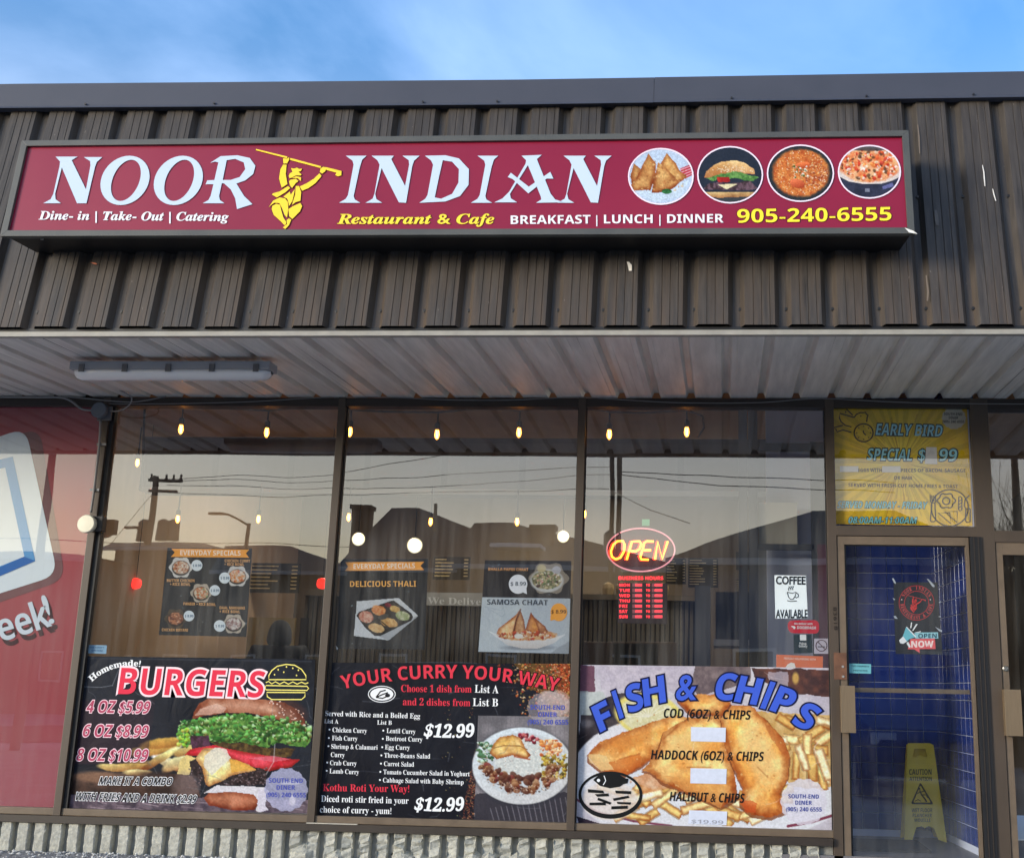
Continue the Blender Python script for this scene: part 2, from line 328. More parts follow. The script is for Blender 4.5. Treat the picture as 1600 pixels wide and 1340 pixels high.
# ================================================================ METAL FASCIA
fa = empty('metal_fascia', (-1.2, -DEP, SOFF), 'dark brown ribbed metal fascia leaning back above the canopy', 'fascia')
def fpt(x, h, out_):                                  # h up the fascia, out_ = proud of it
    return (x, -DEP+LEAN*h-out_*.984, SOFF+h+out_*-.177*0)
HT = 1.50
PROF = [(0, 0), (.018, 0), (.042, .038), (.085, .038), (.0875, .0345), (.090, .038), (.128, .038), (.1305, .0345), (.133, .038), (.171, .038), (.1735, .0345), (.176, .038), (.197, .038), (.221, 0), (PF, 0)]
def siding(x0, seed):
    r = random.Random(seed); z0 = .012+r.uniform(-.003, .003); jx = r.uniform(-.002, .002); js = r.uniform(.96, 1.04); n = len(PROF); vs = []
    for h in (z0, HT):
        for (u, o_) in PROF: vs.append(fpt(x0+(u+jx if 0 < u < PF else u), h if o_ == 0 else h+.006, o_*js))
    return vs, [(i, i+1, n+i+1, n+i) for i in range(n-1)]
for mth in range(-12, 42):
    v, f = siding(XF0-.018+PF*mth, mth); mesh('siding_panel', v, f, M_SIDE, fa)
mb = MB()
for mth in range(-12, 42):
    for hh in (.115,)+((.78,) if mth >= 20 else ()):
        c = fpt(XF0+PF*mth+.000, hh, .002); mb.lathe((c[0], c[1]-.006, c[2]), [(.0075, -.004), (.0075, .002), (.011, .003), (.011, .006)], 8, 'y')
mb.build('screw_heads', M_BLK, fa)['kind'] = 'stuff'
box('drip_strip', (-9.5, -DEP-.012, SOFF-.030), (6.2, -DEP+.03, SOFF-.004), mat('strip_metal', (150, 146, 136), .5, noise=.15), fa)
box('dark_gap', (-9.5, -DEP-.002, SOFF-.004), (6.2, -DEP+.05, SOFF+.018), M_BLK, fa)
for nm, p in (('nail', (143, 411)), ('torn_tape', (984, 414))):
    pass
FPL = Plane(-DEP-.042, LEAN, SOFF)
def scuff(pts, wd, m, nm='paint_scuff'):
    P = FPL.hit([p[0] for p in pts], [p[1] for p in pts], .004); n = len(P); vs = []
    for i, p in enumerate(P):
        q = wd*(.3+.7*math.sin(math.pi*(i+.4)/n)); vs += [(p[0]-q, p[1], p[2]), (p[0]+q, p[1], p[2])]
    mesh(nm, vs, [(2*i, 2*i+1, 2*i+3, 2*i+2) for i in range(n-1)], m, fa)
MW = mat('bare_scratch', (232, 226, 215), .7)
scuff([(1535, 258), (1537, 268), (1538, 280), (1539, 291)], .0035, MW); scuff([(1551, 295), (1553, 304), (1556, 314)], .003, MW)
scuff([(981, 409), (984, 414), (985, 423)], .011, MW, 'torn_tape'); scuff([(143, 410), (147, 411), (150, 413)], .012, mat('orange_tag', (190, 110, 80), .7), 'torn_tape')
scuff([(1462, 328), (1463, 336), (1464, 345), (1465, 352)], .010, mat('pale_rub', (96, 92, 88), .8)); scuff([(1434, 195), (1436, 215), (1437, 240)], .004, mat('rub_tan', (112, 100, 88), .8))
scuff([(1447, 430), (1450, 455), (1449, 470)], .005, mat('rub_tan', (112, 100, 88), .8))
# roof cap: two lengths of folded grey metal
_ca, _cb, _cc = at(0, 128.7, -1.54), at(800, 122, -1.54), at(1600, 109, -1.54); _cw = (at(0, 128.7, -1.54)[2]-at(0, 170, -1.54)[2])
def capz(x): return float(np.interp(x, [_ca[0], _cb[0], _cc[0]], [_ca[2], _cb[2], _cc[2]]))
for (xa, xb, e) in ((-9.5, at(1023, 140, -1.45)[0], 0), (at(1023, 140, -1.45)[0]+.002, 6.2, .002)):
    n = 12; vs = []; 
    for i in range(n+1):
        x = xa+(xb-xa)*i/n; z = capz(x); y = -1.545-e
        for (dy, dz) in ((.05, -_cw), (-.006, -_cw), (0, -_cw+.012), (.026, .0), (.04, .006), (.6, .01)): vs.append((x, y+dy, z+dz))
    mesh('roof_cap', vs, [(i*6+j, (i+1)*6+j, (i+1)*6+j+1, i*6+j+1) for i in range(n) for j in range(5)], M_CAP, fa)
mb = MB()
for px_ in (143, 342, 665, 780, 1143, 1352, 1518):
    p = at(px_, 164, -1.485); mb.lathe((p[0], -1.552, capz(p[0])-.15), [(.006, -.003), (.006, .004)], 8, 'y')
mb.build('cap_screws', M_BLK, fa)['kind'] = 'stuff'
ro = MB().box((-9.5, -.95, 4.0), (6.2, 9.4, 4.1)).build('roof_deck', M_BLK, fa)
box('parapet_back', (-9.5, -1.0, 3.2), (6.2, -.95, 4.58), M_BLK, fa)

# ================================================================ CANOPY SOFFIT
sf = empty('canopy_soffit', (-1.2, -.8, SOFW), 'grey white ribbed metal soffit under the canopy', 'soffit')
P_ = .2286; XW0 = -4.0954
SP = [(-.114, 0), (-.062, 0), (-.060, .002), (-.058, 0), (-.030, 0), (-.016, .036), (.016, .036), (.030, 0), (.056, 0), (.058, .002), (.060, 0), (.1146, 0)]
def soff(x0, seed):
    r = random.Random(seed); vs = []; n = len(SP); j0, j1 = r.uniform(-.002, .002), r.uniform(-.002, .002)
    for (y, z, j) in ((-DEP+.03, SOFF-.008, j0), (-.86, (SOFF+SOFW)/2-.004, j1), (.03, SOFW, j1)):
        for (u, h) in SP: vs.append((x0+u, y, z+h+(j if h == 0 else 0)))
    return vs, [(q*n+i, (q+1)*n+i, (q+1)*n+i+1, q*n+i+1) for q in range(2) for i in range(n-1)]
for n_ in range(-20, 46):
    v, f = soff(XW0+P_*n_, n_); mesh('soffit_panel', v, f, M_SOF, sf)
box('soffit_backing', (-9.4, -DEP+.05, SOFW+.06), (6.1, .1, SOFW+.08), M_BLK, sf)
# ================================================================ WINDOW FRAME
def Z(x, y, Y=0): return float(at(x, y, Y)[2])
def X(x, y, Y=0): return float(at(x, y, Y)[0])
wf = empty('window_frame', (-1.7, 0, 1.6), 'bronze aluminium shopfront frame around three tall panes', 'window frame')
def up(name, x0, x1, z0, z1, y0=0, y1=.12, m=M_BRZ, p=wf, bevel=.002): return box(name, (x0, y0, z0), (x1, y1, z1), m, p, bevel)
up('mullion', X1L, X1R, .318, SOFW-.002); up('mullion', X2L, X2R, .318, SOFW-.004); up('mullion', X3L, X3R, .318, SOFW-.004); up('mullion', X4L, X4R, GZ, SOFW-.004)
for a, b in ((X1L-3.4, X1L), (X1R, X2L), (X2R, X3L), (X3R, X4L)):
    box('sill_rail', (a, .012, .319), (b, .115, .360), M_BRZL, wf, .002); box('head_rail', (a, .006, Z_GT), (b, .115, SOFW-.006), M_BRZD, wf)
for a, b in ((X1R, X2L), (X2R, X3L), (X3R, X4L)):       # black rubber beads along each pane
    mb = MB(); mb.box((a+.001, .036, .361), (a+.007, .049, Z_GT-.001)).box((b-.006, .036, .361), (b-.001, .049, Z_GT-.001)); mb.build('glazing_bead', M_BLK, wf)
panes = [('left', X1R, X2L), ('middle', X2R, X3L), ('right', X3R, X4L)]
def pane(a, b, z0, z1, m, p, y=GY, name='glass_pane'):
    return mesh(name, [(a, y, z0), (b, y, z0), (b, y, z1), (a, y, z1)], [(0, 1, 2, 3)], m, p)
for nm, a, b in panes: pane(a, b, .36, Z_GT, M_GLASS, wf)
mb = MB(); mb.box((X1R-.001, .02, .36), (X1R+.03, .0485, Z_GT)); mb.build('black_jamb', M_BLK, wf)
# ================================================================ NEXT SHOP'S RED WINDOW (left)
nw = empty('neighbour_window', (-6, 0, 1.6), 'window of the shop next door, its glass covered from inside by red film', 'window')
pane(-7.6, X1L, .36, Z_GT, M_DGLASS, nw)
RED = Plane(.058)
mesh('red_film', [(-7.6, .058, .36), (X1L, .058, .36), (X1L, .058, Z_GT), (-7.6, .058, Z_GT)], [(0, 1, 2, 3)], mat('red_film', (146, 8, 36), .5, noise=.05, nscale=2), nw)
def flat(name, pts, plane, m, parent, off=0.0, holes=None):
    """flat print: polygon given by sight points on a plane, tessellated"""
    from mathutils.geometry import tessellate_polygon
    loops = [pts]+(holes or []); P = [plane.hit([p[0] for p in l_], [p[1] for p in l_], off) for l_ in loops]
    vs = [tuple(v) for q in P for v in q]
    tri = tessellate_polygon([[Vector((float(p[0]), float(p[1]), 0)) for p in l_] for l_ in loops])
    # keep faces turned to the street
    fs = []
    for t in tri:
        a, b, c = (Vector(vs[i]) for i in t)
        fs.append(t if (b-a).cross(c-a).y < 0 else t[::-1])
    return mesh(name, vs, fs, m, parent)
def rnd_poly(pts, r, n=6):                              # rounds the corners of a polygon
    o = []; N = len(pts)
    for i in range(N):
        p0, p, p1 = (np.array(pts[j % N], float) for j in (i-1, i, i+1))
        a = p+(p0-p)/np.linalg.norm(p0-p)*r; b = p+(p1-p)/np.linalg.norm(p1-p)*r
        for k in range(n+1):
            t = k/n; o.append(tuple((1-t)**2*a+2*t*(1-t)*p+t*t*b))
    return o
flat('panel_shadow', rnd_poly([(-230, 760), (62, 668), (102, 905), (-200, 1010)], 26), RED, mat('shadow_print', (92, 20, 34), .5), nw, .0015)
flat('white_panel', rnd_poly([(-230, 760), (40, 668), (90, 898), (-200, 990)], 26), RED, ink((216, 226, 232)), nw, .003)
flat('blue_border', [(-20, 722), (20, 713), (55, 876), (-20, 908), (-20, 892), (38, 869), (8, 730), (-20, 737)], RED, ink((80, 150, 205)), nw, .0045)
flat('blue_panel_shadow', [(-60, 912), (38, 869), (55, 876), (-20, 908), (-60, 926)], RED, ink((30, 100, 175)), nw, .006)
# ================================================================ TRANSOM, DOOR AND RIGHT-HAND POST
PX0 = X(1524, 800); PX1 = 1.6955
zt0, zt1 = Z(1410, 821.5), Z(1410, 837)
XG0 = X4R; up('mullion', PX0, PX1, GZ, SOFW-.004)
box('transom_bar', (X4R, .0, zt1), (PX0, .115, zt0), M_BRZ, wf, .002); box('head_rail', (X4R, .006, Z_GT), (PX0, .115, SOFW-.006), M_BRZD, wf)
pane(X4R, PX0, zt0, Z_GT, M_DGLASS, wf)
box('black_hinge_strip', (X(1517.5, 900), -.012, GZ+.01), (X(1536, 900), .03, zt1-.002), M_BLK, wf); 
for xx in (1523, 1530): box('strip_groove', (X(xx, 900), -.017, GZ+.01), (X(xx, 900)+.006, -.0125, zt1-.004), M_BRZD, wf)
dr = empty('glass_door', (1.15, .03, 0), 'bronze framed glass door with a tall pull handle under the yellow notice', 'door')
DXa, DXb = X4R+.004, X(1516.5, 900); dgl = X(1324, 1050); dgr = X(1511, 900); dzt = Z(1410, 851)
FL = Z(1400, 1307, 1.1)                                   # vestibule floor level
RT = Z(1400, 1339, .03); DB = RT-.2
box('stile', (DXa, .008, DB), (dgl, .05, zt1-.004), M_BRZL, dr, .002); box('stile', (dgr, .008, DB), (DXb, .05, zt1-.004), M_BRZL, dr, .002)
box('top_rail', (dgl, .008, dzt), (dgr, .05, zt1-.004), M_BRZL, dr, .002); box('bottom_rail', (dgl, .008, DB), (dgr, .05, RT), M_BRZL, dr, .002)
mb = MB().box((dgl, .0235, dzt-.006), (dgr, .04, dzt))  .box((dgl, .0235, RT), (dgl+.012, .04, dzt)); mb.build('glazing_bead', M_BLK, dr)
pane(dgl, dgr, RT, dzt, M_DGLASS, dr, .03)
zb = Z(1430, 1079, .08); box('push_bar', (dgl, .075, zb-.014), (dgr, .10, zb+.014), M_BRZL, dr, .003)
def pull(x0, y0, x1, y1, p):
    a = at(x0, y1, -.055); b = at(x1, y0, -.055)
    mb = MB().box((a[0], -.062, a[2]), (b[0], -.050, b[2])).box((a[0]+.002, -.050, a[2]), (a[0]+.012, .008, b[2]))
    return mb.build('pull_handle', mat('satin_bronze', (150, 130, 104), .35, metal=.6, noise=.1, stretch=(30, 1, 1)), p, bevel=.0015)
pull(1314.5, 1071, 1335.5, 1144, dr)
lp = box('lock_plate', (X(1303, 1040), -.004, Z(1310, 1061)), (X(1323, 1040), .0075, Z(1310, 1019)), mat('rusty_plate', (104, 70, 50), .6, noise=.3, nscale=20), dr, .001)
mb = MB()
for xx, yy in ((1317, 1041), (1317.5, 1056.5)): p = at(xx, yy, -.004); mb.lathe((p[0], -.007, p[2]), [(.006, -.002), (.008, 0), (.008, .004)], 10, 'y')
mb.build('lock_screws', mat('bright_screw', (220, 220, 215), .3, metal=.8), lp)
# next door on the right
nd_ = empty('neighbour_door', (2.1, .03, 0), 'bronze framed door of the shop to the right, cut by the picture edge', 'door')
ex0 = PX1+.004; eg = X(1569, 900)
zt2 = Z(1580, 840)
box('stile', (ex0, .008, DB), (eg, .05, zt2-.03), M_BRZL, nd_, .002); box('top_rail', (eg, .008, zt2-.105), (3.0, .05, zt2-.03), M_BRZL, nd_, .002)
pane(eg, 3.0, DB, zt2-.105, M_DGLASS, nd_, .03)
pull(1572, 1077, 1594.5, 1149, nd_)
p = at(1571, 1044, 0); MB().lathe((p[0], .002, p[2]), [(.017, 0), (.017, -.004), (.011, -.008), (.001, -.008)], 16, 'y').build('lock_cylinder', mat('steel_lock', (150, 148, 140), .35, metal=.8), nd_)
up('mullion', 3.0, 3.06, -.02, SOFW-.004); box('transom_bar', (PX1, 0, zt2-.028), (3.0, .115, zt2+.045), M_BRZ, wf, .002); box('head_rail', (PX1, .006, Z_GT-.012), (3.0, .115, SOFW-.006), M_BRZD, wf)
pane(PX1, 3.0, zt2+.045, Z_GT-.012, M_GLASS, wf)
tw = MB().box((3.06, -.002, -.02), (6.1, .2, SOFW)).build('brick_pier', M_BRZD); tag(tw, 'plain dark wall beyond the neighbouring door, outside the picture', 'wall')
tw.name = 'end_wall'; tag(MB().box((-9.4, -.002, -.02), (-7.6, .2, SOFW)).build('end_wall', M_BRZD), 'plain dark wall beyond the red window, outside the picture', 'wall')

# ================================================================ SIGN BOX
sb = empty('shop_sign', (-1.45, -1.9, 3.4), 'long maroon light-box shop sign with white, blue and yellow lettering on the metal fascia', 'sign')
KS = .115; SG = Plane(-1.955, KS, 3.40)
def sg(x, y, off=0): return SG.hit(x, y, off)
tl, tr_, br, bl = (SG.hit(*p) for p in ((36, 221), (1419, 205), (1429, 366), (2, 370)))
bl = np.array([min(bl[0], tl[0]), bl[1], bl[2]]); XL, XR = (tl[0]+bl[0])/2, (tr_[0]+br[0])/2
zt_, zb_ = (tl[2]+tr_[2])/2, (bl[2]+br[2])/2; zts = (tr_[2]-tl[2])/2; zbs = (br[2]-bl[2])/2
def sy(z, o=0): return SG.y0+KS*(z-SG.z0)-o
def scorner(s, t, o, ins=0, dz=0):                        # s: 0 left 1 right, t: 0 bottom 1 top
    x = (XL+ins) if s == 0 else (XR-ins); z = (zb_+(zbs if s else -zbs)+ins) if t == 0 else (zt_+(zts if s else -zts)-ins)
    return (x, sy(z, o), z)
FW = .034
def sbox(a, b, c, d, o0, o1):                             # quad of corners thickened along y
    return [(p[0], p[1]+o1, p[2]) for p in (a, b, c, d)]+[(p[0], p[1]-o0, p[2]) for p in (a, b, c, d)]
HEX = [(0, 1, 2, 3), (4, 7, 6, 5), (0, 4, 5, 1), (1, 5, 6, 2), (2, 6, 7, 3), (3, 7, 4, 0)]
C_ = {(s, t, i): scorner(s, t, 0, FW if i else 0) for s in (0, 1) for t in (0, 1) for i in (0, 1)}
for nm, q in (('bottom', ((0, 0, 0), (1, 0, 0), (1, 0, 1), (0, 0, 1))), ('top', ((0, 1, 1), (1, 1, 1), (1, 1, 0), (0, 1, 0))), ('left', ((0, 0, 0), (0, 0, 1), (0, 1, 1), (0, 1, 0))), ('right', ((1, 0, 1), (1, 0, 0), (1, 1, 0), (1, 1, 1)))):
    k = MB().add(sbox(*[C_[i] for i in q], .012, .03), HEX).build('trim_rail', M_TRIM, sb, bevel=.002)
cab = MB()
A = [scorner(0, 0, 0, .012), scorner(1, 0, 0, .012), scorner(1, 1, 0, .012), scorner(0, 1, 0, .012)]
vs = [(p[0], p[1]+.03, p[2]) for p in A]
B = [(p[0]+(.03 if i in (0, 3) else -.03), -DEP+LEAN*(p[2]-SOFF)+.0, p[2]+(0.0)) for i, p in enumerate(A)]
cab.add(vs+B, [(0, 1, 2, 3), (4, 7, 6, 5), (0, 4, 5, 1), (1, 5, 6, 2), (2, 6, 7, 3), (3, 7, 4, 0)]).build('cabinet', M_BOX, sb)
F_ = [scorner(s, t, -.006, FW-.004) for s, t in ((0, 0), (1, 0), (1, 1), (0, 1))]
mesh('sign_face', F_, [(0, 1, 2, 3)], mat('maroon_vinyl', (136, 10, 46), .34, noise=.05, nscale=1.5, bump=.03, bscale=3, spec=.5), sb)
SGF = Plane(SG.y0+.006, KS, SG.z0)
mb = MB()
for px_ in (55, 830, 1376): p = SG.hit(px_, 378 if px_ < 900 else 372, 0); mb.lathe((p[0], p[1]+.06, zb_-zbs+.004), [(.008, -.002), (.008, .01)], 8, 'z')
mb.build('cabinet_screws', mat('bright_screw', (220, 220, 215), .3), sb)['kind'] = 'stuff'
mesh('bent_corner', [(br[0]-.05, br[1]-.014, br[2]+.03), (br[0]-.01, br[1]-.02, br[2]+.012), (br[0]+.012, br[1]-.02, br[2]-.006), (br[0]-.03, br[1]-.016, br[2]+.004)], [(0, 1, 2, 3)], mat('torn_metal', (225, 225, 220), .35), sb)
def cr1(p): return (p[0]*.35, p[1]*.35+100)
def cr2(p): return (p[0]*.35+500, p[1]*.35+100)
LW = ink((196, 212, 228))
def letter(polys, cr, holes=None, dx=0):
    for i, pl in enumerate(polys):
        pts = [cr((x+dx, y)) for x, y in pl]; h = [[cr((x+dx, y)) for x, y in q] for q in (holes or [])] if i == 0 else None
        flat('lettering', pts, SGF, LW, sb, .0045+.0004*i, h)
        c = np.mean(pts, 0)
Npoly = [[(346, 414), (320, 430), (384, 560), (404, 452), (402, 434), (374, 416), (457, 416), (432, 438), (424, 460), (386, 622), (344, 622), (276, 462), (246, 580), (248, 604), (272, 622), (193, 622), (226, 604), (238, 580), (266, 456), (268, 436), (248, 414)]]
letter(Npoly, cr1)
def oring(cx, cy, rx, ry, ix, iy, sh, dx=0, n=40):
    o = [(cx+rx*math.cos(a)-sh*ry*math.sin(a), cy+ry*math.sin(a)) for a in np.linspace(0, 2*math.pi, n, endpoint=False)]
    h = [(cx+4+ix*math.cos(a)-sh*iy*1.5*math.sin(a), cy+iy*math.sin(a)) for a in np.linspace(0, 2*math.pi, n, endpoint=False)]
    letter([o], cr1, [h], dx)
oring(558, 520, 108, 110, 62, 92, .18); oring(558, 520, 108, 110, 62, 92, .18, 238)
letter([[(938, 442), (985, 412), (1060, 408), (1115, 420), (1140, 455), (1130, 492), (1095, 520), (1055, 534), (1090, 590), (1127, 626), (1058, 648), (1050, 600), (1030, 560), (1000, 533), (990, 533), (978, 590), (982, 608), (1002, 622), (905, 622), (930, 608), (940, 590), (953, 537), (918, 537), (925, 520), (957, 518), (975, 440), (960, 436)]], cr1, [[(1012, 430), (1050, 424), (1088, 440), (1095, 470), (1070, 505), (1030, 518), (994, 518)]])
Ipoly = [[(115, 410), (208, 410), (188, 428), (178, 460), (150, 590), (155, 605), (180, 620), (85, 620), (115, 602), (125, 585), (150, 450), (145, 432)]]
letter(Ipoly, cr2); letter(Ipoly, cr2, None, 588)
N2 = [[(330, 410), (318, 425), (380, 545), (398, 450), (396, 430), (368, 410), (445, 410), (420, 432), (412, 455), (384, 620), (352, 618), (275, 465), (246, 580), (252, 604), (278, 620), (203, 620), (235, 602), (243, 580), (266, 450), (256, 430), (230, 410)]]
letter(N2, cr2); letter(N2, cr2, None, 857)
letter([[(468, 410), (560, 408), (620, 422), (665, 470), (663, 540), (625, 590), (560, 614), (443, 620), (470, 602), (480, 585), (505, 450), (495, 430)]], cr2, [[(548, 430), (590, 437), (620, 470), (618, 530), (590, 580), (540, 602), (512, 596), (530, 510)]])
letter([[(900, 410), (990, 406), (968, 425), (1030, 580), (1050, 605), (1092, 618), (965, 620), (988, 605), (985, 590), (928, 452), (848, 580), (852, 600), (880, 618), (778, 618), (815, 600), (845, 570), (918, 445), (920, 430)], [(838, 505), (852, 486), (932, 548), (1028, 482), (1042, 512), (1012, 512), (930, 578), (860, 514)]], cr2)
FIG = [[(95, 75), (565, 190), (560, 215), (95, 95)], [(610, 210), (1070, 335), (1060, 360), (605, 240)], [(1130, 345), (1375, 405), (1370, 470), (1320, 485), (1280, 465), (1300, 430), (1150, 390)],
 [(500, 215), (560, 222), (590, 200), (590, 240), (560, 290), (505, 295)], [(500, 310), (553, 312), (540, 450), (565, 600), (480, 655), (440, 520), (460, 380)], [(1060, 370), (1100, 342), (1150, 355), (1130, 410), (1085, 445), (1050, 420)],
 [(750, 635), (850, 590), (960, 520), (1045, 440), (1075, 480), (980, 590), (880, 660), (785, 700)], [(620, 360), (660, 370), (710, 355), (740, 375), (785, 370), (765, 405), (730, 415), (775, 455), (765, 472), (700, 468), (600, 515), (585, 480), (600, 440), (640, 420)],
 [(625, 512), (700, 484), (770, 500), (765, 555), (720, 512), (650, 510)], [(605, 538), (690, 522), (730, 555), (690, 585), (635, 660), (605, 620), (590, 565)], [(575, 630), (605, 660), (540, 720), (410, 800), (335, 760), (345, 740), (450, 710)],
 [(505, 790), (600, 712), (615, 760), (675, 675), (665, 740), (640, 850), (590, 930), (578, 860), (560, 815)], [(690, 630), (740, 630), (770, 720), (760, 850), (690, 870), (632, 912), (682, 760)],
 [(285, 950), (350, 850), (450, 800), (530, 815), (570, 865), (578, 960), (560, 1100), (522, 1060), (485, 960), (445, 885), (370, 878), (320, 915)], [(340, 925), (400, 895), (455, 910), (475, 1000), (505, 1100), (548, 1165), (543, 1200), (520, 1215), (470, 1160), (360, 1060), (330, 975)],
 [(580, 975), (650, 930), (760, 882), (785, 930), (750, 1010), (640, 1122), (592, 1080)], [(585, 1112), (622, 1132), (590, 1210), (535, 1272), (497, 1250), (560, 1195), (553, 1140)]]
YEL = ink((248, 214, 62)); DBR = ink((96, 44, 20))
for q, pl in enumerate(FIG):
    pts = np.array([(390+x*.1045, 225+y*.1045) for x, y in pl]); c = pts.mean(0)
    d = pts-c; L = np.linalg.norm(d, axis=1, keepdims=True); g = c+d*(1+.9/np.maximum(L, 3))
    flat('emblem_outline', [tuple(p) for p in g], SGF, DBR, sb, .0040+.00005*q)
    flat('emblem', [tuple(p) for p in pts], SGF, YEL, sb, .0052+.00005*q)

# ================================================================ SOFFIT LAMP, CABLES, JUNCTION BOX, ROUND SENSOR
def soffz(y): return SOFW+(SOFF-SOFW)*(-y/DEP)
def ats(x, y, dz=0):                                       # point on the soffit (or dz below)
    r = ray(x, y); z = SOFW-dz-.02; t = (z-CAM[2])/r[2]; return CAM+r*t
a, b = ats(118, 581, .09), ats(425, 581, .09)
ly = (a[1]+b[1])/2; lx0, lx1 = a[0], b[0]; lz = a[2]
lf = empty('strip_light', ((lx0+lx1)/2, ly, lz), 'long unlit weatherproof strip light fixed under the soffit', 'light')
def capsule(y0, zc, ry, rz, x0, x1, half, n=10):
    prof = [(math.cos(math.pi*i/n), math.sin(math.pi*i/n)) for i in range(n+1)]
    vs = []; segs = [(x0, .35), (x0+.02, .8), (x0+.05, 1), (x1-.05, 1), (x1-.02, .8), (x1, .35)]
    for x, s in segs: vs += [(x, y0+ry*s*c, zc+half*rz*s*q) for c, q in prof]
    m = n+1; fs = [(i*m+j, i*m+j+1, (i+1)*m+j+1, (i+1)*m+j) for i in range(5) for j in range(n)]+[(i*m, (i+1)*m, (i+1)*m+n, i*m+n) for i in range(5)]
    return vs, fs
v, f = capsule(ly, lz, .062, .052, lx0, lx1, -1); mesh('diffuser', v, f, mat('frosted_cover', (214, 216, 218), .25, spec=.6), lf, smooth=True)
box('lamp_body', (lx0-.006, ly-.066, lz+.001), (lx1+.006, ly+.066, lz+.05), mat('lamp_housing', (150, 152, 156), .5), lf, .006)
for i in range(5):
    cx = lx0+(lx1-lx0)*(.06+.88*i/4); MB().box((cx-.016, ly-.074, lz-.016), (cx+.016, ly-.0665, lz+.03)).build('clip', mat('steel_clip', (110, 112, 116), .35, metal=.7), lf)
def cable(name, px, m, label, cat='cable', r=.006, group=None):
    pts = [tuple(at(x, y, Y)) for x, y, Y in px]
    # smooth through the points
    P = np.array(pts); out_ = []
    for i in range(len(P)-1):
        p0, p1, p2, p3 = P[max(i-1, 0)], P[i], P[i+1], P[min(i+2, len(P)-1)]
        for k in range(6):
            t = k/6; out_.append(.5*((2*p1)+(-p0+p2)*t+(2*p0-5*p1+4*p2-p3)*t*t+(-p0+3*p1-3*p2+p3)*t**3))
    out_.append(P[-1])
    o = MB().tube(out_, r, 6).build(name, m, smooth=True); tag(o, label, cat, group); return o
cable('conduit', [(-60, 620, -.03), (0, 620, -.03), (60, 620.5, -.03), (95, 621, -.03), (112, 627, -.03), (126, 638, -.03), (140, 641, -.03), (150, 641, -.03)], M_WIRE, 'grey conduit running along the top of the red window into the junction box', 'conduit', .008)
cable('conduit', [(157, 656, -.03), (155.5, 690, -.03), (151, 730, -.03), (147, 765, -.03), (142, 800, -.03)], M_WIRE, 'grey conduit dropping from the junction box to the round sensor', 'conduit', .008)
cable('cable', [(95, 619, -.03), (130, 622, -.04), (170, 626, -.05), (205, 628, -.05), (230, 625, -.05), (260, 619, -.02)], M_WIRE, 'thin grey cable sagging across the black head above the first window', 'cable', .004)
cable('cable', [(172, 642, -.03), (184, 642, -.06), (197, 637, -.10), (205, 628, -.14), (205, 620, -.16), (198, 615, -.18), (186, 609, -.2), (172, 603, -.25)], M_WIRE, 'grey cable looping from the junction box up to the soffit lamp', 'cable', .005)
wp = [(170, 630.5), (205, 631), (300, 630), (400, 627), (470, 622.5), (528, 620), (560, 620), (620, 621), (700, 624.5), (790, 625), (850, 622.5), (908, 620.5), (960, 623.5), (1060, 629), (1180, 629), (1250, 624), (1290, 622.5), (1340, 625), (1400, 628), (1470, 630), (1600, 631), (1680, 631)]
cable('cable', [(x, y, -.012) for x, y in wp], M_WIRE, 'long thin grey cable stapled along the head of all the windows', 'cable', .003)
jb = empty('junction_box', at(157, 642, -.03), 'round grey junction box where the conduits meet at the top left corner', 'junction box')
p = at(158, 642, -.02); MB().lathe((p[0], -.02, p[2]), [(.054, .015), (.054, -.035), (.050, -.04), (.001, -.04)], 24, 'y').build('box_body', mat('grey_plastic_box', (96, 102, 108), .6), jb)
p = at(166, 645, -.0); MB().box((p[0]-.05, -.018, p[2]-.055), (p[0]+.045, -.004, p[2]+.04)).build('back_plate', mat('steel_clip', (110, 112, 116), .35, metal=.7), jb)
for xx, yy in ((156, 694), (145, 765)):
    p = at(xx, yy, -.02); o = MB().box((p[0]-.02, -.024, p[2]-.008), (p[0]+.045, -.016, p[2]+.008)).build('conduit_strap', mat('steel_clip', (110, 112, 116), .35), None); tag(o, 'small steel strap holding the conduit to the mullion, %s' % ('upper one' if yy < 700 else 'lower one'), 'strap', 'conduit straps')
sn = empty('round_sensor', at(137, 818, -.06), 'round white disc lamp on a black arm at the left edge of the first window', 'lamp')
p = at(135, 818, -.09); MB().lathe((p[0], -.09, p[2]), [(.058, .03), (.061, .0), (.056, -.012), (.001, -.014)], 28, 'y').build('disc', mat('disc_white', (232, 228, 205), .35, noise=.05), sn, smooth=False)
p = at(152, 819, -.02); MB().box((p[0]-.05, -.062, p[2]-.05), (p[0]+.055, -.004, p[2]+.05)).build('bracket', M_BLK, sn, bevel=.006)
# ================================================================ INTERIOR
def st(o): o['kind'] = 'structure'; return o
TX1_ = X(1467, 1200, 1.1)+.12
XI0, XI1, YB = -4.9, X4R-.02, 6.2
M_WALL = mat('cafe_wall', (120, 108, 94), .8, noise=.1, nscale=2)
M_CEIL = mat('ceiling_tile', (190, 146, 108), .85, noise=.08, nscale=6)
st(MB().box((XI0, .13, -.06), (XI1, YB, -.01)).build('floor', mat('cafe_floor', (70, 62, 56), .4, noise=.2, nscale=3)))
cl_ = MB().box((XI0, .13, 3.28), (3.2, YB, 3.34)).build('ceiling', M_CEIL); st(cl_)
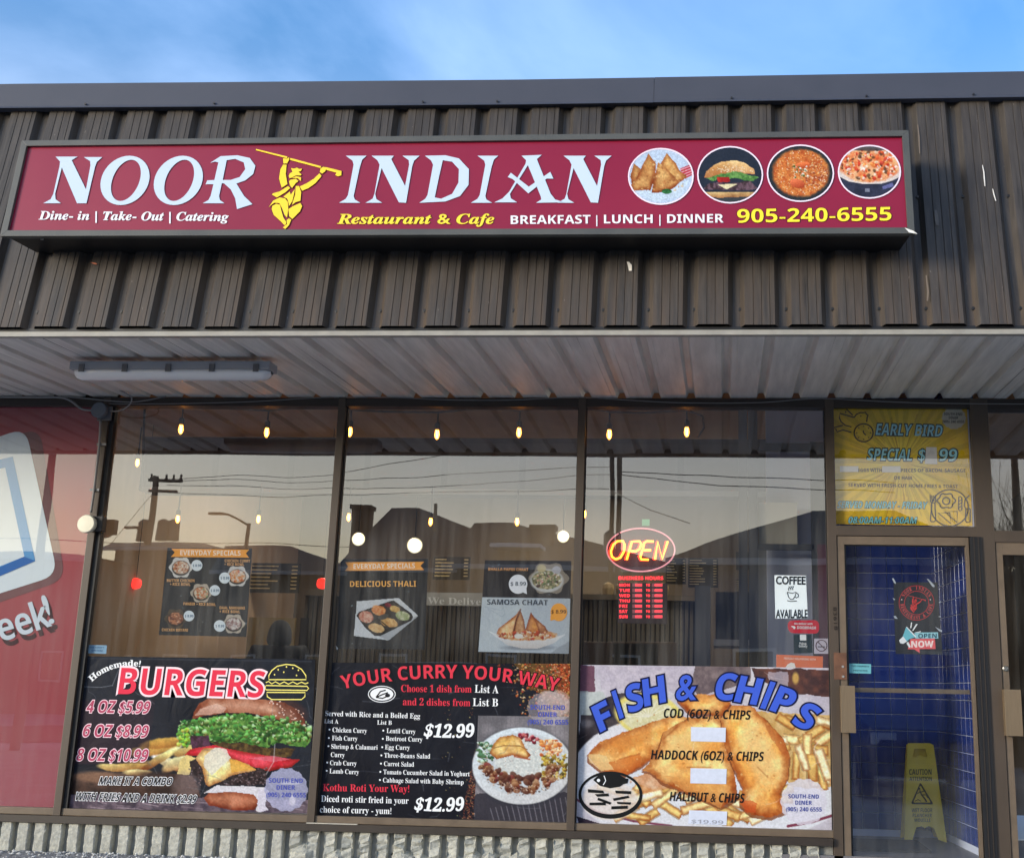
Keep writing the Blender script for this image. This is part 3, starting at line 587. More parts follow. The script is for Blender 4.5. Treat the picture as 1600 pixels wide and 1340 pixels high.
# ceiling tiles
for i in range(14):
    for j in range(5):
        xx = XI0+.03+.61*i; yy = .15+.61*j
        if xx > 3: continue
        dz = .004*random.Random(i*9+j).random()
        mesh('ceiling_tile', [(xx, yy, 3.272+dz), (xx+.59, yy, 3.272+dz), (xx+.59, yy+.59, 3.272), (xx, yy+.59, 3.272)], [(3, 2, 1, 0)], M_CEIL, cl_)
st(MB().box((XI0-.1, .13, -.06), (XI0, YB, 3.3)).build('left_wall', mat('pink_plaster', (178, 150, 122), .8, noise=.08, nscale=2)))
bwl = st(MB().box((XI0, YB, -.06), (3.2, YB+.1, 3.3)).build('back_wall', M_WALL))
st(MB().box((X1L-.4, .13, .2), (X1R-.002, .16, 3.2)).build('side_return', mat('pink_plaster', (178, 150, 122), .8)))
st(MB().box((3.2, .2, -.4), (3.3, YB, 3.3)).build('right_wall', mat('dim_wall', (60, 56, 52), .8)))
st(MB().box((TX1_, 1.21, -.36), (3.2, YB, -.30)).build('neighbour_floor', mat('cafe_floor', (70, 62, 56), .4)))
st(MB().box((-7.7, .3, .2), (X1L-.4, .32, 3.2)).build('backing_board', M_BLK))
# bulkhead beam across the room
bk = MB().box((X(222, 720, 1.3), 1.3, Z(700, 770, 1.3)), (XI1, 1.55, Z(700, 684, 1.3))).build('bulkhead', mat('dark_bulkhead', (56, 56, 58), .6, noise=.1)); tag(bk, 'dark boxed beam crossing the room below the ceiling', 'beam')
for q in range(9):
    xa = X(225, 720, 1.28)+.6*q
    if xa+.56 < XI1: mesh('bulkhead_panel', [(xa, 1.285, Z(700, 764, 1.28)), (xa+.55, 1.285, Z(700, 764, 1.28)), (xa+.55, 1.285, Z(700, 692, 1.28)), (xa, 1.285, Z(700, 692, 1.28))], [(0, 1, 2, 3)], mat('bulkhead_face', (72, 72, 72), .5, noise=.1), bk)
tag(MB().box((X(222, 768, 1.27), 1.262, Z(700, 772, 1.27)), (XI1, 1.27, Z(700, 764, 1.27))).build('pale_rail', mat('pale_rail', (150, 160, 162), .4)), 'pale blue grey rail along the bottom of the dark beam', 'rail')
# slatted counter front
ct = empty('counter', (-1.4, 3.9, 0), 'long serving counter faced with narrow grey brown slats', 'counter')
zc1 = Z(700, 925, 3.9); box('counter_top', (XI0+.9, 3.86, zc1-.05), (X(1100, 950, 3.9), 4.6, zc1), mat('counter_top', (96, 88, 78), .4), ct)
mb = MB(); x = XI0+.9
M_SLAT = mat('slat_wood', (84, 78, 68), .6, noise=.2, nscale=3)
xe = X(1095, 950, 3.9); k = 0
box('counter_core', (XI0+.9, 3.94, 0), (xe, 4.5, zc1-.05), M_BLK, ct)
while x < xe-.03:
    if k < 130: o = MB().box((x, 3.90, 0), (x+.030, 3.938, zc1-.052)).build('slat', M_SLAT, ct)
    x += .045; k += 1
# rear wall fittings: menu boards with writing lines, pictures, a doorway
def lines_board(name, x0, y0, x1, y1, Y, label, cat, bg_=(52, 48, 42), lc=(190, 172, 130), n=9, grp=None):
    a = at(x0, y1, Y); b = at(x1, y0, Y); r = random.Random(int(x0)); root = box(name, (a[0], Y, a[2]), (b[0], Y+.02, b[2]), mat('board_%d' % bg_[0], bg_, .5), None); tag(root, label, cat, grp)
    mb = MB(); h = (b[2]-a[2])/(n+1)
    for i in range(n):
        z = b[2]-h*(i+1); w1 = (b[0]-a[0])*r.uniform(.3, .55); mb.box((a[0]+.05*(b[0]-a[0]), Y-.006, z), (a[0]+.05*(b[0]-a[0])+w1, Y-.002, z+h*.32)); mb.box((b[0]-.16*(b[0]-a[0]), Y-.006, z), (b[0]-.05*(b[0]-a[0]), Y-.002, z+h*.32))
    o = mb.build('menu_lines', mat('menu_text', lc, .6), root); o['kind'] = 'stuff'; return root
lines_board('menu_board', 1075, 872, 1122, 917, 3.4, 'menu board with a pale frame right of the neon sign', 'menu board', n=10)
lines_board('menu_board', 1040, 872, 1072, 912, 3.45, 'narrow menu board between the neon sign and the framed board', 'menu board', n=8)
lines_board('menu_board', 385, 880, 470, 925, 4.8, 'wide dim menu board behind the counter, seen beside the chef specials poster', 'menu board', (44, 42, 38), (120, 112, 92), 7)
lines_board('menu_board', 676, 870, 735, 905, 4.8, 'dim menu board with cream headings above the delivery banner', 'menu board', (50, 44, 38), (176, 156, 112), 6)
lines_board('menu_board', 1150, 905, 1162, 950, 3.4, 'tall thin list hung on the dark wall by the inner door', 'menu board', (40, 40, 44), (150, 140, 120), 14)
tag(MB().box((X(1150, 868, 3.3), 3.3, Z(1160, 890, 3.3)), (X(1185, 868, 3.3), 3.32, Z(1160, 862, 3.3))).build('small_notice', mat('dim_notice', (46, 46, 50), .6)), 'small dark notice with faint lettering high on the wall by the inner door', 'sign')
def boxpx(name, x0, y0, x1, y1, Y, dep, m, label, cat, group=None, bevel=0):
    a = at(x0, y1, Y); b = at(x1, y0, Y); o = box(name, (a[0], Y, a[2]), (b[0], Y+dep, b[2]), m, None, bevel); return tag(o, label, cat, group)
boxpx('service_hatch', 380, 965, 462, 1060, 4.0-.12, .03, mat('yellow_board', (150, 132, 86), .6, noise=.1), 'faded yellow panel in the middle of the slatted counter', 'panel')
boxpx('dark_door', 462, 965, 482, 1060, 3.87, .03, M_BLK, 'narrow dark opening beside the yellow panel', 'opening')
boxpx('fridge', 1205, 915, 1290, 1075, 3.2, .6, mat('fridge_grey', (84, 88, 94), .4), 'tall grey drinks cabinet behind the coffee notice', 'cabinet')
for i in range(4):
    boxpx('shelf_goods', 1212, 925+i*26, 1240, 940+i*26, 3.1, .08, mat('goods_%d' % i, ((150, 140, 120), (120, 130, 140), (160, 150, 138), (90, 80, 96))[i], .6), ('top', 'second', 'third', 'lowest')[i]+' row of packets on the shelf behind the coffee notice', 'packets', 'packets on the shelf')
boxpx('dark_column', 1085, 915, 1110, 1060, 2.6, .3, mat('blue_grey_column', (70, 74, 84), .6), 'blue grey square column right of the slatted counter', 'column')
fr_ = boxpx('wall_frame', 1118, 925, 1182, 1003, 2.9, .03, mat('dark_panel', (36, 36, 40), .4), 'large dark framed panel on the wall right of the column', 'frame')
boxpx('table_edge', 1115, 1000, 1230, 1008, 2.2, .7, mat('table_grey', (110, 112, 118), .4), 'pale grey table edge behind the fish and chips poster', 'table')
for i, (x0, x1) in enumerate(((930, 968), (975, 1012), (1000, 1042))):
    p = at((x0+x1)/2, 1000+i, 3.2); q = empty('dining_chair', (p[0], 3.2, .0), ('left', 'middle', 'right')[i]+'most of the brown chairs in front of the counter in the right window', 'chair', 'chairs by the counter')
    wv = .21; zt3 = Z(x0, 1002, 3.2)
    MB().box((p[0]-wv, 3.18, zt3-.42), (p[0]+wv, 3.22, zt3)).build('backrest', mat('brown_vinyl', (70, 52, 40), .45, noise=.15), q, bevel=.015); box('seat', (p[0]-wv, 3.2, .42), (p[0]+wv, 3.62, .47), mat('brown_vinyl', (70, 52, 40), .45), q, .01)
    for sx in (-1, 1):
        for yy in (3.21, 3.6): box('leg', (p[0]+sx*(wv-.02)-.012, yy-.012, -.01), (p[0]+sx*(wv-.02)+.012, yy+.012, .42), M_BLK, q)
for i in range(5):
    p = at(945+i*22, 985, 3.7); o = MB().lathe((p[0], 3.95, zc1), [(.05, 0), (.06, .06), (.05, .1), (.01, .12)], 12).build('napkin_bundle', mat('tan_bowl', (150, 130, 96), .6, noise=.15)); tag(o, 'tan bowl in the row on the counter, '+('first', 'second', 'third', 'fourth', 'fifth')[i]+' from the left', 'bowl', 'bowls on the counter')
# We Deliver banner
dv = boxpx('delivery_banner', 664, 926, 756, 945, .9, .01, mat('banner_grey', (150, 148, 140), .6), 'grey banner with white lettering hanging between the thali and chaat posters', 'banner')
# ------------------------------- interior partition, inner door posts behind the right pane
ip = empty('inner_partition', (.3, .9, 1.5), 'dark framed inner partition seen through the right of the third window', 'partition')
M_PF = mat('partition_frame', (54, 56, 60), .5)
def pbox(x0, y0, x1, y1, Y, name='frame_bar', m=M_PF, dep=.05): 
    a = at(x0, y1, Y); b = at(x1, y0, Y); return box(name, (a[0], Y, a[2]), (b[0], Y+dep, b[2]), m, ip)
pbox(1155, 637, 1167, 1060, .9); pbox(1171, 637, 1183, 1060, .9, dep=.06); pbox(1272, 690, 1290, 1060, .9); pbox(1183, 692, 1272, 704, .9, dep=.045); pbox(1183, 850, 1272, 858, .9, dep=.045)
pbox(1186, 785, 1245, 849, .95, 'pale_panel', mat('pale_panel', (170, 168, 156), .7), .01)
pbox(1184, 860, 1271, 1060, 1.2, 'inner_blind', mat('grey_blind', (96, 100, 104), .7), .01)
pbox(1281, 850, 1291, 1062, .5, 'maroon_strip', mat('maroon_strip', (70, 26, 44), .6), .01)

# ------------------------------- lamps
def lamp_mat(name, c, s): return mat(name, c, .4, emit=c, estr=s)
M_TUBE = lamp_mat('panel_glow', (255, 240, 214), 15.0)
for i, (x0, y0, x1, y1, Y, lab) in enumerate(((846, 794, 898, 803, 4.2, 'bright ceiling panel light seen right of the middle window centre'),)):
    r = ray((x0+x1)/2, (y0+y1)/2); z = 3.2; t = (z-CAM[2])/r[2]; c = CAM+r*t
pl = [(-.2, 3.4, 'lit ceiling panel nearest the middle mullion'), (-3.4, 3.6, 'lit ceiling panel over the left end of the counter'), (-1.9, 5.0, 'lit ceiling panel at the back of the room')]
for x, y, lab in pl:
    q = empty('ceiling_light', (x, y, 3.24), lab, 'light', 'ceiling panel lights'); box('diffuser', (x-.3, y-.3, 3.235), (x+.3, y+.3, 3.245), M_TUBE, q); box('frame', (x-.33, y-.33, 3.246), (x+.33, y+.33, 3.268), mat('white_frame', (200, 200, 196), .5), q)
M_FIL = lamp_mat('filament_glow', (255, 176, 72), 30.0)
def bglass():
    m = bpy.data.materials.new('amber_bulb'); m.use_nodes = True; n = m.node_tree.nodes; l = m.node_tree.links; n.clear()
    o = n.new('ShaderNodeOutputMaterial'); t = n.new('ShaderNodeBsdfTransparent'); t.inputs[0].default_value = (1, .78, .42, 1); g = n.new('ShaderNodeBsdfGlossy'); g.inputs['Roughness'].default_value = .05
    e = n.new('ShaderNodeEmission'); e.inputs[0].default_value = (1, .42, .09, 1); e.inputs[1].default_value = 1.6
    f = n.new('ShaderNodeMixShader'); f.inputs[0].default_value = .12; l.new(t.outputs[0], f.inputs[1]); l.new(g.outputs[0], f.inputs[2]); a = n.new('ShaderNodeAddShader'); l.new(f.outputs[0], a.inputs[0]); l.new(e.outputs[0], a.inputs[1]); l.new(a.outputs[0], o.inputs[0]); return m
M_BG = bglass()
def festoon(pts, Y, label, drop, sc=1.0, wire=None, cover=None):
    root = empty('string_lights', at(*pts[0], Y), label, 'string lights', 'strings of filament bulbs')
    if wire:
        P = np.array([at(x, y, Y) for x, y in wire]); MB().tube(P, .008, 6).build('wire', M_BWIRE, root)
    for (x, y) in pts:
        c = at(x, y, Y); zt = c[2]+drop
        MB().tube([(c[0], Y, zt), (c[0], Y, c[2]+.055*sc)], .006, 6).lathe((c[0], Y, c[2]+.02*sc), [(.012*sc, .045*sc), (.019*sc, .035*sc), (.019*sc, .0), (.014*sc, -.004*sc)], 10).build('socket', M_BWIRE, root)
        b_ = MB().lathe((c[0], Y, c[2]), [(.011*sc, .02*sc), (.015*sc, .0), (.019*sc, -.018*sc), (.014*sc, -.038*sc), (.003*sc, -.052*sc)], 10).build('bulb', M_BG, root, smooth=True)
        MB().tube([(c[0]-.006*sc, Y, c[2]+.012*sc), (c[0]-.003*sc, Y, c[2]-.04*sc), (c[0]+.005*sc, Y, c[2]-.042*sc), (c[0]+.007*sc, Y, c[2]+.01*sc)], .0035*sc, 5).build('filament', M_FIL, b_)
    return root
up_ = [(283, 667), (417, 672), (547, 671), (683, 675), (811, 672), (952, 675), (1073, 671)]
w_up = [(222, 760), (224, 690), (226, 638), (232, 633), (290, 634), (350, 638), (417, 641), (470, 637), (528, 634), (550, 640), (600, 643), (683, 644), (750, 638), (811, 641), (870, 636), (915, 637), (952, 643), (1000, 645), (1073, 641), (1098, 650), (1100, 668), (1090, 683)]
festoon(up_, .20, 'string of seven amber filament bulbs hung just inside the top of the windows', .13, 1.0, w_up)
lo_ = [(215, 720), (278, 808), (404, 808), (545, 805), (673, 812), (808, 812), (913, 800)]
festoon(lo_, .75, 'lower string of seven amber filament bulbs further inside the room', .25, .85)
def globe_mat():
    m = mat('globe_glow', (255, 244, 205), .4, emit=(255, 244, 205), estr=16.0); n = m.node_tree.nodes; l = m.node_tree.links
    if 'soft' in m: return m
    m['soft'] = 1; lw_ = n.new('ShaderNodeLayerWeight'); lw_.inputs[0].default_value = .5; a = n.new('ShaderNodeMath'); a.operation = 'SUBTRACT'; a.inputs[0].default_value = 1; l.new(lw_.outputs['Facing'], a.inputs[1])
    b = n.new('ShaderNodeMath'); b.operation = 'POWER'; l.new(a.outputs[0], b.inputs[0]); b.inputs[1].default_value = 2.2; c = n.new('ShaderNodeMath'); c.operation = 'MULTIPLY'; l.new(b.outputs[0], c.inputs[0]); c.inputs[1].default_value = 4.5; l.new(c.outputs[0], n['Principled BSDF'].inputs['Emission Strength']); return m
# three bright globes, made up to stand in for blown-out glare on the glass
for i, (x, y, Y, r) in enumerate(((560, 842, 3.0, .06), (648, 852, 3.0, .07), (880, 838, 3.0, .055))):
    c = at(x, y, Y); q = empty('glare_globe', c, 'bright white globe standing in for streaked glare on the glass, '+('leftmost', 'middle', 'rightmost')[i]+' of three behind the middle window', 'lamp', 'globes standing in for glare')
    MB().lathe(c, [(max(.004, r*math.sin(math.pi*q/12)), r*math.cos(math.pi*q/12)) for q in range(13)], 24).build('globe', globe_mat(), q, smooth=True); MB().tube([(c[0], c[1], c[2]+r), (c[0], c[1], 3.27)], .006, 6).build('cord', M_BWIRE, q)
for i, (x, y) in enumerate(((212, 911), (504, 911))):
    c = at(x, y, 2.2); q = empty('red_lantern', c, ('small red glowing lantern left of the five dish poster', 'small red glowing lantern behind the mullion right of the five dish poster')[i], 'lantern', 'red lanterns')
    MB().lathe(c, [(.015, .042), (.036, .034), (.046, .018), (.048, -.008), (.042, -.03), (.025, -.042), (.008, -.045)], 14).build('shade', lamp_mat('red_glow', (235, 40, 30), 1.6), q, smooth=True); MB().tube([(c[0], c[1], c[2]+.05), (c[0], c[1], 3.27)], .003, 5).build('cord', M_BWIRE, q)
# ------------------------------- somebody in a dark hooded coat at the counter, back to the street
def skin_body(name, chain, edges, m, parent, root=0, sub=2):
    me = bpy.data.meshes.new(name); me.from_pydata([c[:3] for c in chain], edges, []); me.materials.append(m); o = bpy.data.objects.new(name, me); COL.objects.link(o); o.parent = parent
    sk = o.modifiers.new('skin', 'SKIN'); sk.use_smooth_shade = True
    for i, c in enumerate(chain): v = me.skin_vertices[0].data[i]; v.radius = (c[3], c[4] if len(c) > 4 else c[3]); v.use_root = (i == root)
    ss = o.modifiers.new('sub', 'SUBSURF'); ss.levels = sub; ss.render_levels = sub; return o
pc = at(436, 1000, 3.1); pe = empty('person', (pc[0], 3.1, -.01), 'person in a dark hooded coat standing at the counter, back to the street', 'person')
H_ = Z(436, 966, 3.1)+.01
k = H_/1.70
def K(x, y, z, r, r2=None): return (x*k, y*k, z*k, r*k, (r2 or r)*k)
ch = [K(0, 0, .92, .15, .12), K(0, 0, 1.12, .15, .11), K(0, .01, 1.30, .17, .12), K(0, .02, 1.43, .09), K(0, .03, 1.50, .06), K(0, .05, 1.60, .085, .10), K(0, .05, 1.66, .06),
      K(.19, .02, 1.40, .07), K(.25, .0, 1.16, .055), K(.22, .16, .98, .045), K(.20, .24, .96, .03), K(-.19, .02, 1.40, .07), K(-.25, .0, 1.16, .055), K(-.22, .16, .98, .045), K(-.20, .24, .96, .03),
      K(.10, 0, .84, .10), K(.11, .01, .48, .065), K(.11, -.01, .09, .045), K(.11, .12, .04, .04), K(-.10, 0, .84, .10), K(-.11, .01, .48, .065), K(-.11, -.01, .09, .045), K(-.11, .12, .04, .04)]
ed = [(0, 1), (1, 2), (2, 3), (3, 4), (4, 5), (5, 6), (2, 7), (7, 8), (8, 9), (9, 10), (2, 11), (11, 12), (12, 13), (13, 14), (0, 15), (15, 16), (16, 17), (17, 18), (0, 19), (19, 20), (20, 21), (21, 22)]
skin_body('body', ch, ed, mat('dark_trousers', (30, 32, 38), .8), pe)
skin_body('coat', [K(0, 0, .70, .20, .16), K(0, 0, .95, .19, .15), K(0, 0, 1.15, .185, .14), K(0, .01, 1.34, .20, .135), K(0, .01, 1.45, .11), K(.205, .02, 1.41, .085), K(.265, 0, 1.16, .075), K(.235, .14, .99, .06), K(-.205, .02, 1.41, .085), K(-.265, 0, 1.16, .075), K(-.235, .14, .99, .06)], [(0, 1), (1, 2), (2, 3), (3, 4), (3, 5), (5, 6), (6, 7), (3, 8), (8, 9), (9, 10)], mat('navy_coat', (26, 32, 44), .85, bump=.3, bscale=30), pe, 1)
skin_body('hood', [K(0, -.01, 1.44, .12), K(0, 0, 1.54, .115, .125), K(0, .02, 1.63, .10, .12), K(0, .04, 1.69, .05)], [(0, 1), (1, 2), (2, 3)], mat('navy_coat', (26, 32, 44), .85), pe)
# ================================================================ TILED VESTIBULE
TX0, TX1 = X(1322, 1200, 1.1), X(1467, 1200, 1.1); TP = .108
ve = st(MB().box((X4R-.4, 1.125, FL-.05), (TX1+.1, 1.2, 3.27)).build('vestibule_back_wall', mat('tile_grout', (196, 204, 226), .7)))
SW = (dgr+.03-TX1)/1.02
vr = st(MB().add([(TX1+.01+SW*(1.12-y_)+dx_, y_, z_) for z_ in (FL-.05, 3.27) for (dx_, y_) in ((0, .06), (.06, .06), (.06, 1.124), (0, 1.124))], [(0, 3, 2, 1), (4, 5, 6, 7), (0, 1, 5, 4), (1, 2, 6, 5), (2, 3, 7, 6), (3, 0, 4, 7)]).build('vestibule_side_wall', mat('tile_grout', (196, 204, 226), .7)))
M_TILE = mat('blue_tile', (10, 34, 106), .22, noise=.22, nscale=4, spec=.5, col2=(20, 48, 128))
st(MB().box((X4R-.4, .0, FL-.06), (3.0, 1.124, FL)).build('vestibule_floor', mat('floor_tile', (112, 110, 112), .5, noise=.12, nscale=5)))
zref = at(1370.7, 1191.4, 1.1); tx_ref = zref[0]; tz_ref = zref[2]; G = .003
src = None; cnt = 0
i0 = int((TX0-tx_ref)/TP)-2; x_lo = tx_ref+i0*TP
def tile_b(x, z, wx=TP):
    return [(x+G/2, 1.1205, z+G/2), (x+wx-G/2, 1.1205, z+G/2), (x+wx-G/2, 1.1205, z+TP-G/2), (x+G/2, 1.1205, z+TP-G/2), (x+G/2+.002, 1.1175, z+G/2+.002), (x+wx-G/2-.002, 1.1175, z+G/2+.002), (x+wx-G/2-.002, 1.1175, z+TP-G/2-.002), (x+G/2+.002, 1.1175, z+TP-G/2-.002)]
TF = [(4, 5, 6, 7), (0, 1, 5, 4), (1, 2, 6, 5), (2, 3, 7, 6), (3, 0, 4, 7)]
nrow0 = int(math.floor((FL-tz_ref)/TP)); r = random.Random(2)
for j in range(nrow0+0, nrow0+30):
    for i in range(0, 10):
        x = x_lo+i*TP; z = tz_ref+j*TP
        if z < FL-.02 or x > TX1-.01: continue
        wx = min(TP, TX1+.008-x)
        if src is None or wx < TP-.001: o = mesh('tile', tile_b(x, max(z, z), wx), TF, M_TILE, ve); 
        else: o = inst(src, 'tile', ve, (x-src['bx'], r.uniform(-.0006, .0006), z-src['bz']))
        if src is None: src = o; o['bx'] = x; o['bz'] = z
src2 = None
def tile_s(y, z): 
    f_ = lambda yy, zz, o: (TX1+.007+SW*(1.12-yy)-o, yy, zz)
    return [f_(y+G/2, z+G/2, 0), f_(y+TP-G/2, z+G/2, 0), f_(y+TP-G/2, z+TP-G/2, 0), f_(y+G/2, z+TP-G/2, 0), f_(y+G/2+.002, z+G/2+.002, .003), f_(y+TP-G/2-.002, z+G/2+.002, .003), f_(y+TP-G/2-.002, z+TP-G/2-.002, .003), f_(y+G/2+.002, z+TP-G/2-.002, .003)]
for j in range(nrow0, nrow0+30):
    for i in range(9):
        y = 1.114-TP*(i+1); z = tz_ref+j*TP
        if y < .03 or z < FL-.02: continue
        if src2 is None: src2 = mesh('tile', tile_s(y, z), [q[::-1] for q in TF], M_TILE, vr); src2['by'] = y; src2['bz'] = z
        else: inst(src2, 'tile', vr, (-SW*(y-src2['by']), y-src2['by'], z-src2['bz']))
mt = MB().box((X4R+.05, .25, FL+.002), (TX1-.2, .85, FL+.012)).build('door_mat', mat('black_mat', (22, 24, 26), .95, bump=.5, bscale=80)); tag(mt, 'black mat on the vestibule floor behind the glass door', 'mat')
# ------------------------------- wet floor sign
def P1(x, y): p = at(x, y, .98); return (p[0], p[2])
wsn = empty('wet_floor_sign', (P1(1440, 1310)[0], .98, FL), 'yellow folding wet floor caution sign standing in the tiled vestibule', 'wet floor sign')
M_YS = mat('yellow_plastic', (250, 216, 60), .45, noise=.1, nscale=5)
ysp = [(1410, 1311), (1417, 1163), (1421, 1160.5), (1453, 1160.5), (1458, 1163), (1476, 1313), (1463, 1309), (1456, 1291), (1448, 1288), (1442, 1291), (1437, 1288), (1429, 1290), (1422, 1311)]
hole = [(1425, 1181), (1428, 1169), (1445, 1169), (1448, 1181), (1443, 1182), (1436, 1178), (1431, 1182)]
from mathutils.geometry import tessellate_polygon
def slab(name, outer, hole_, y0, y1, m, parent, lean=0.0, zb=0):
    loops = [[P1(*p) for p in outer]]+([[P1(*p) for p in hole_]] if hole_ else [])
    flatv = [p for l_ in loops for p in l_]; n = len(flatv); tri = tessellate_polygon([[Vector((p[0], p[1], 0)) for p in l_] for l_ in loops])
    vs = [(p[0], y0+lean*(p[1]-zb), p[1]) for p in flatv]+[(p[0], y1+lean*(p[1]-zb), p[1]) for p in flatv]
    fs = [tuple(t) for t in tri]+[tuple(i+n for i in t[::-1]) for t in tri]; k = 0
    for l_ in loops:
        m_ = len(l_); fs += [(k+i, k+(i+1) % m_, k+(i+1) % m_+n, k+i+n) for i in range(m_)]; k += m_
    return MB().add(vs, fs).build(name, m, parent)
ztop = P1(1440, 1161)[1]
slab('front_board', ysp, hole, .965, .98, M_YS, wsn, .12, ztop); slab('back_board', ysp, None, 1.0, 1.012, M_YS, wsn, -.12, ztop)
WSP = Plane(.9645, .12, ztop)
# ================================================================ WHAT STANDS ACROSS THE LOT (seen mirrored in the glass)
def mp_(x, y, Y): return tuple(mir(x, y, Y))
M_WOOD = mat('pole_wood', (74, 64, 54), .9, noise=.25, nscale=3, stretch=(8, 8, .5)); M_DARKR = mat('roof_shingle', (52, 54, 60), .9, noise=.25, nscale=6); M_BRK = mat('brick_house', (70, 56, 50), .9, noise=.2, nscale=5)
M_SIDW = mat('vinyl_siding', (84, 94, 116), .7, noise=.08); M_GREYB = mat('stucco_grey', (78, 76, 74), .85, noise=.1)
def pole(x, yt, Y, r, label, name='utility_pole', top=None):
    p = mir(x, yt, Y); q = empty(name, (p[0], p[1], 0), label, 'utility pole', None); MB().tube([(p[0], p[1], GZ-.1), (p[0], p[1], p[2])], [r*1.25, r], 10).build('pole', M_WOOD, q); return q, p
q, p = pole(245, 742, 46, .13, 'wooden utility pole with crossarm and transformers across the road, mirrored in the first window')
for (dz, w_) in ((-.25, 1.3), (-.75, 1.1)): box('crossarm', (p[0]-w_*.25, p[1]-.06, p[2]+dz), (p[0]+w_, p[1]+.06, p[2]+dz+.12), M_WOOD, q)
for dx in (.5, .85, 1.2, -.2): MB().lathe((p[0]+dx, p[1], p[2]-.13), [(.05, 0), (.07, .06), (.04, .12), (.06, .18), (.02, .24)], 8).build('insulator', M_BLK, q)
for dx in (-.42, .45, .98): MB().lathe((p[0]+dx, p[1]-.25, p[2]-2.9), [(.24, 0), (.26, .05), (.26, .85), (.1, .95)], 12).build('transformer', mat('transformer_grey', (70, 74, 78), .6), q)
q2, pp2 = pole(958, 690, 24, .06, 'tall dark pole across the lot, left of the pair mirrored in the third window'); 
q3, pp3 = pole(969, 709, 26, .07, 'shorter wooden pole with a lamp bracket, right of the pair mirrored in the third window'); MB().lathe((pp3[0]-.26, pp3[1], mir(945, 862, 26)[2]), [(.13, 0), (.16, .05), (.16, .45), (.05, .55)], 12).build('transformer', mat('transformer_grey', (70, 74, 78), .6), q3)
q4, pp4 = pole(98, 600, 17, .075, 'slim dark post at the edge of the lot, mirrored in the red window', 'lot_post')
def street_lamp(xt, yt, xe, ye, Y, label):
    a = mir(xt, yt, Y); b = mir(xe, ye, Y); q = empty('street_lamp', (a[0], a[1], 0), label, 'street lamp', 'street lamps across the road')
    MB().tube([(a[0], a[1], GZ-.1), (a[0], a[1], a[2])], [.12, .09], 8).build('post', M_BLK, q)
    MB().tube([(a[0], a[1], a[2]-.1), ((a[0]*.7+b[0]*.3), a[1], b[2]-.25), ((a[0]*.35+b[0]*.65), a[1], b[2]-.03), (b[0], a[1], b[2])], .045, 6).build('arm', M_BLK, q)
    MB().box((min(b[0], a[0])-.25, a[1]-.12, b[2]-.06), (min(b[0], a[0])+.35, a[1]+.12, b[2]+.04)).build('lamp_head', M_BLK, q, bevel=.02)
street_lamp(386, 816, 337, 801, 42, 'street lamp with a long arm, right of the two mirrored in the first window'); street_lamp(231, 845, 205, 821, 46, 'shorter street lamp left of the transformer pole')
def wire(pts, label, r=.013):
    P = [mir(x, y, Y) for x, y, Y in pts]; o = MB().tube(P, r, 5).build('overhead_wire', M_BWIRE); tag(o, label, 'wire', 'overhead wires across the road')
WL = [('uppermost wire fanning right from the transformer pole', [(245, 746, 46), (520, 741, 44), (700, 712, 40), (1000, 690, 36)]), ('second wire from the transformer pole', [(262, 748, 46), (500, 752, 44), (700, 742, 42), (960, 728, 30)]), ('third wire from the transformer pole', [(262, 755, 46), (480, 764, 44), (720, 758, 42), (960, 740, 30)]),
 ('low slack wire from the transformer pole', [(262, 768, 46), (440, 777, 44), (640, 768, 42), (950, 765, 30)]), ('wire crossing low above the left roofs', [(-100, 838, 40), (120, 845, 40), (400, 848, 40), (620, 856, 40)]), ('guy wire going down left from the transformer pole', [(243, 766, 46), (170, 850, 46)]),
 ('wire running right from the pair of poles', [(968, 735, 26), (1150, 748, 28), (1400, 752, 30)]), ('lower wire running right from the pair of poles', [(968, 740, 26), (1120, 760, 28), (1400, 768, 30)]), ('service wire dropping right from the pair of poles', [(960, 770, 26), (1020, 800, 24), (1075, 818, 22)])]
for lab, p in WL: wire(p, lab+', mirrored in the glass')
def house(label, eave, ridge, Y, depth, wallm, roofm, gable=False, name='house', zf=0):
    """eave: (x0,x1,y) sight coords of the eave line, ridge: (x0,x1,y)"""
    a, b = mir(eave[0], eave[2], Y), mir(eave[1], eave[3], Y); c, d = mir(ridge[0], ridge[2], Y+depth/2), mir(ridge[1], ridge[3], Y+depth/2)
    ze = (a[2]+b[2])/2; zr = (c[2]+d[2])/2; x0, x1 = sorted((a[0], b[0])); xr0, xr1 = sorted((c[0], d[0])); y0 = a[1]; y1 = a[1]-depth; ym = (y0+y1)/2
    q = empty(name, ((x0+x1)/2, ym, 0), label, 'house'); ins = .4
    MB().box((x0+ins, y0-ins, GZ-.1), (x1-ins, y1+ins, ze-.02)).build('walls', wallm, q)
    MB().add([(x0, y0, ze), (x1, y0, ze), (x1, y1, ze), (x0, y1, ze), (xr0, ym, zr), (xr1, ym, zr)], [(0, 1, 5, 4), (1, 2, 5), (2, 3, 4, 5), (3, 0, 4), (3, 2, 1, 0)]).build('roof', roofm, q)
    MB().box((x0-.02, y0-.05, ze-.16), (x1+.02, y0+.08, ze-.01)).build('gutter', mat('gutter_white', (150, 154, 160), .5), q)
    n = max(2, int((x1-x0)/3))
    for i in range(n):
        xc = x0+(i+.5)*(x1-x0)/n; w_ = box('window', (xc-.5, y0-ins-.01, .9), (xc+.5, y0-ins+.05, 2.1), mat('white_trim', (190, 190, 188), .6), q); box('pane', (xc-.42, y0-ins+.051, .98), (xc+.42, y0-ins+.06, 2.02), mat('dark_pane', (20, 24, 30), .1, spec=.8), w_)
    return q, ze, zr
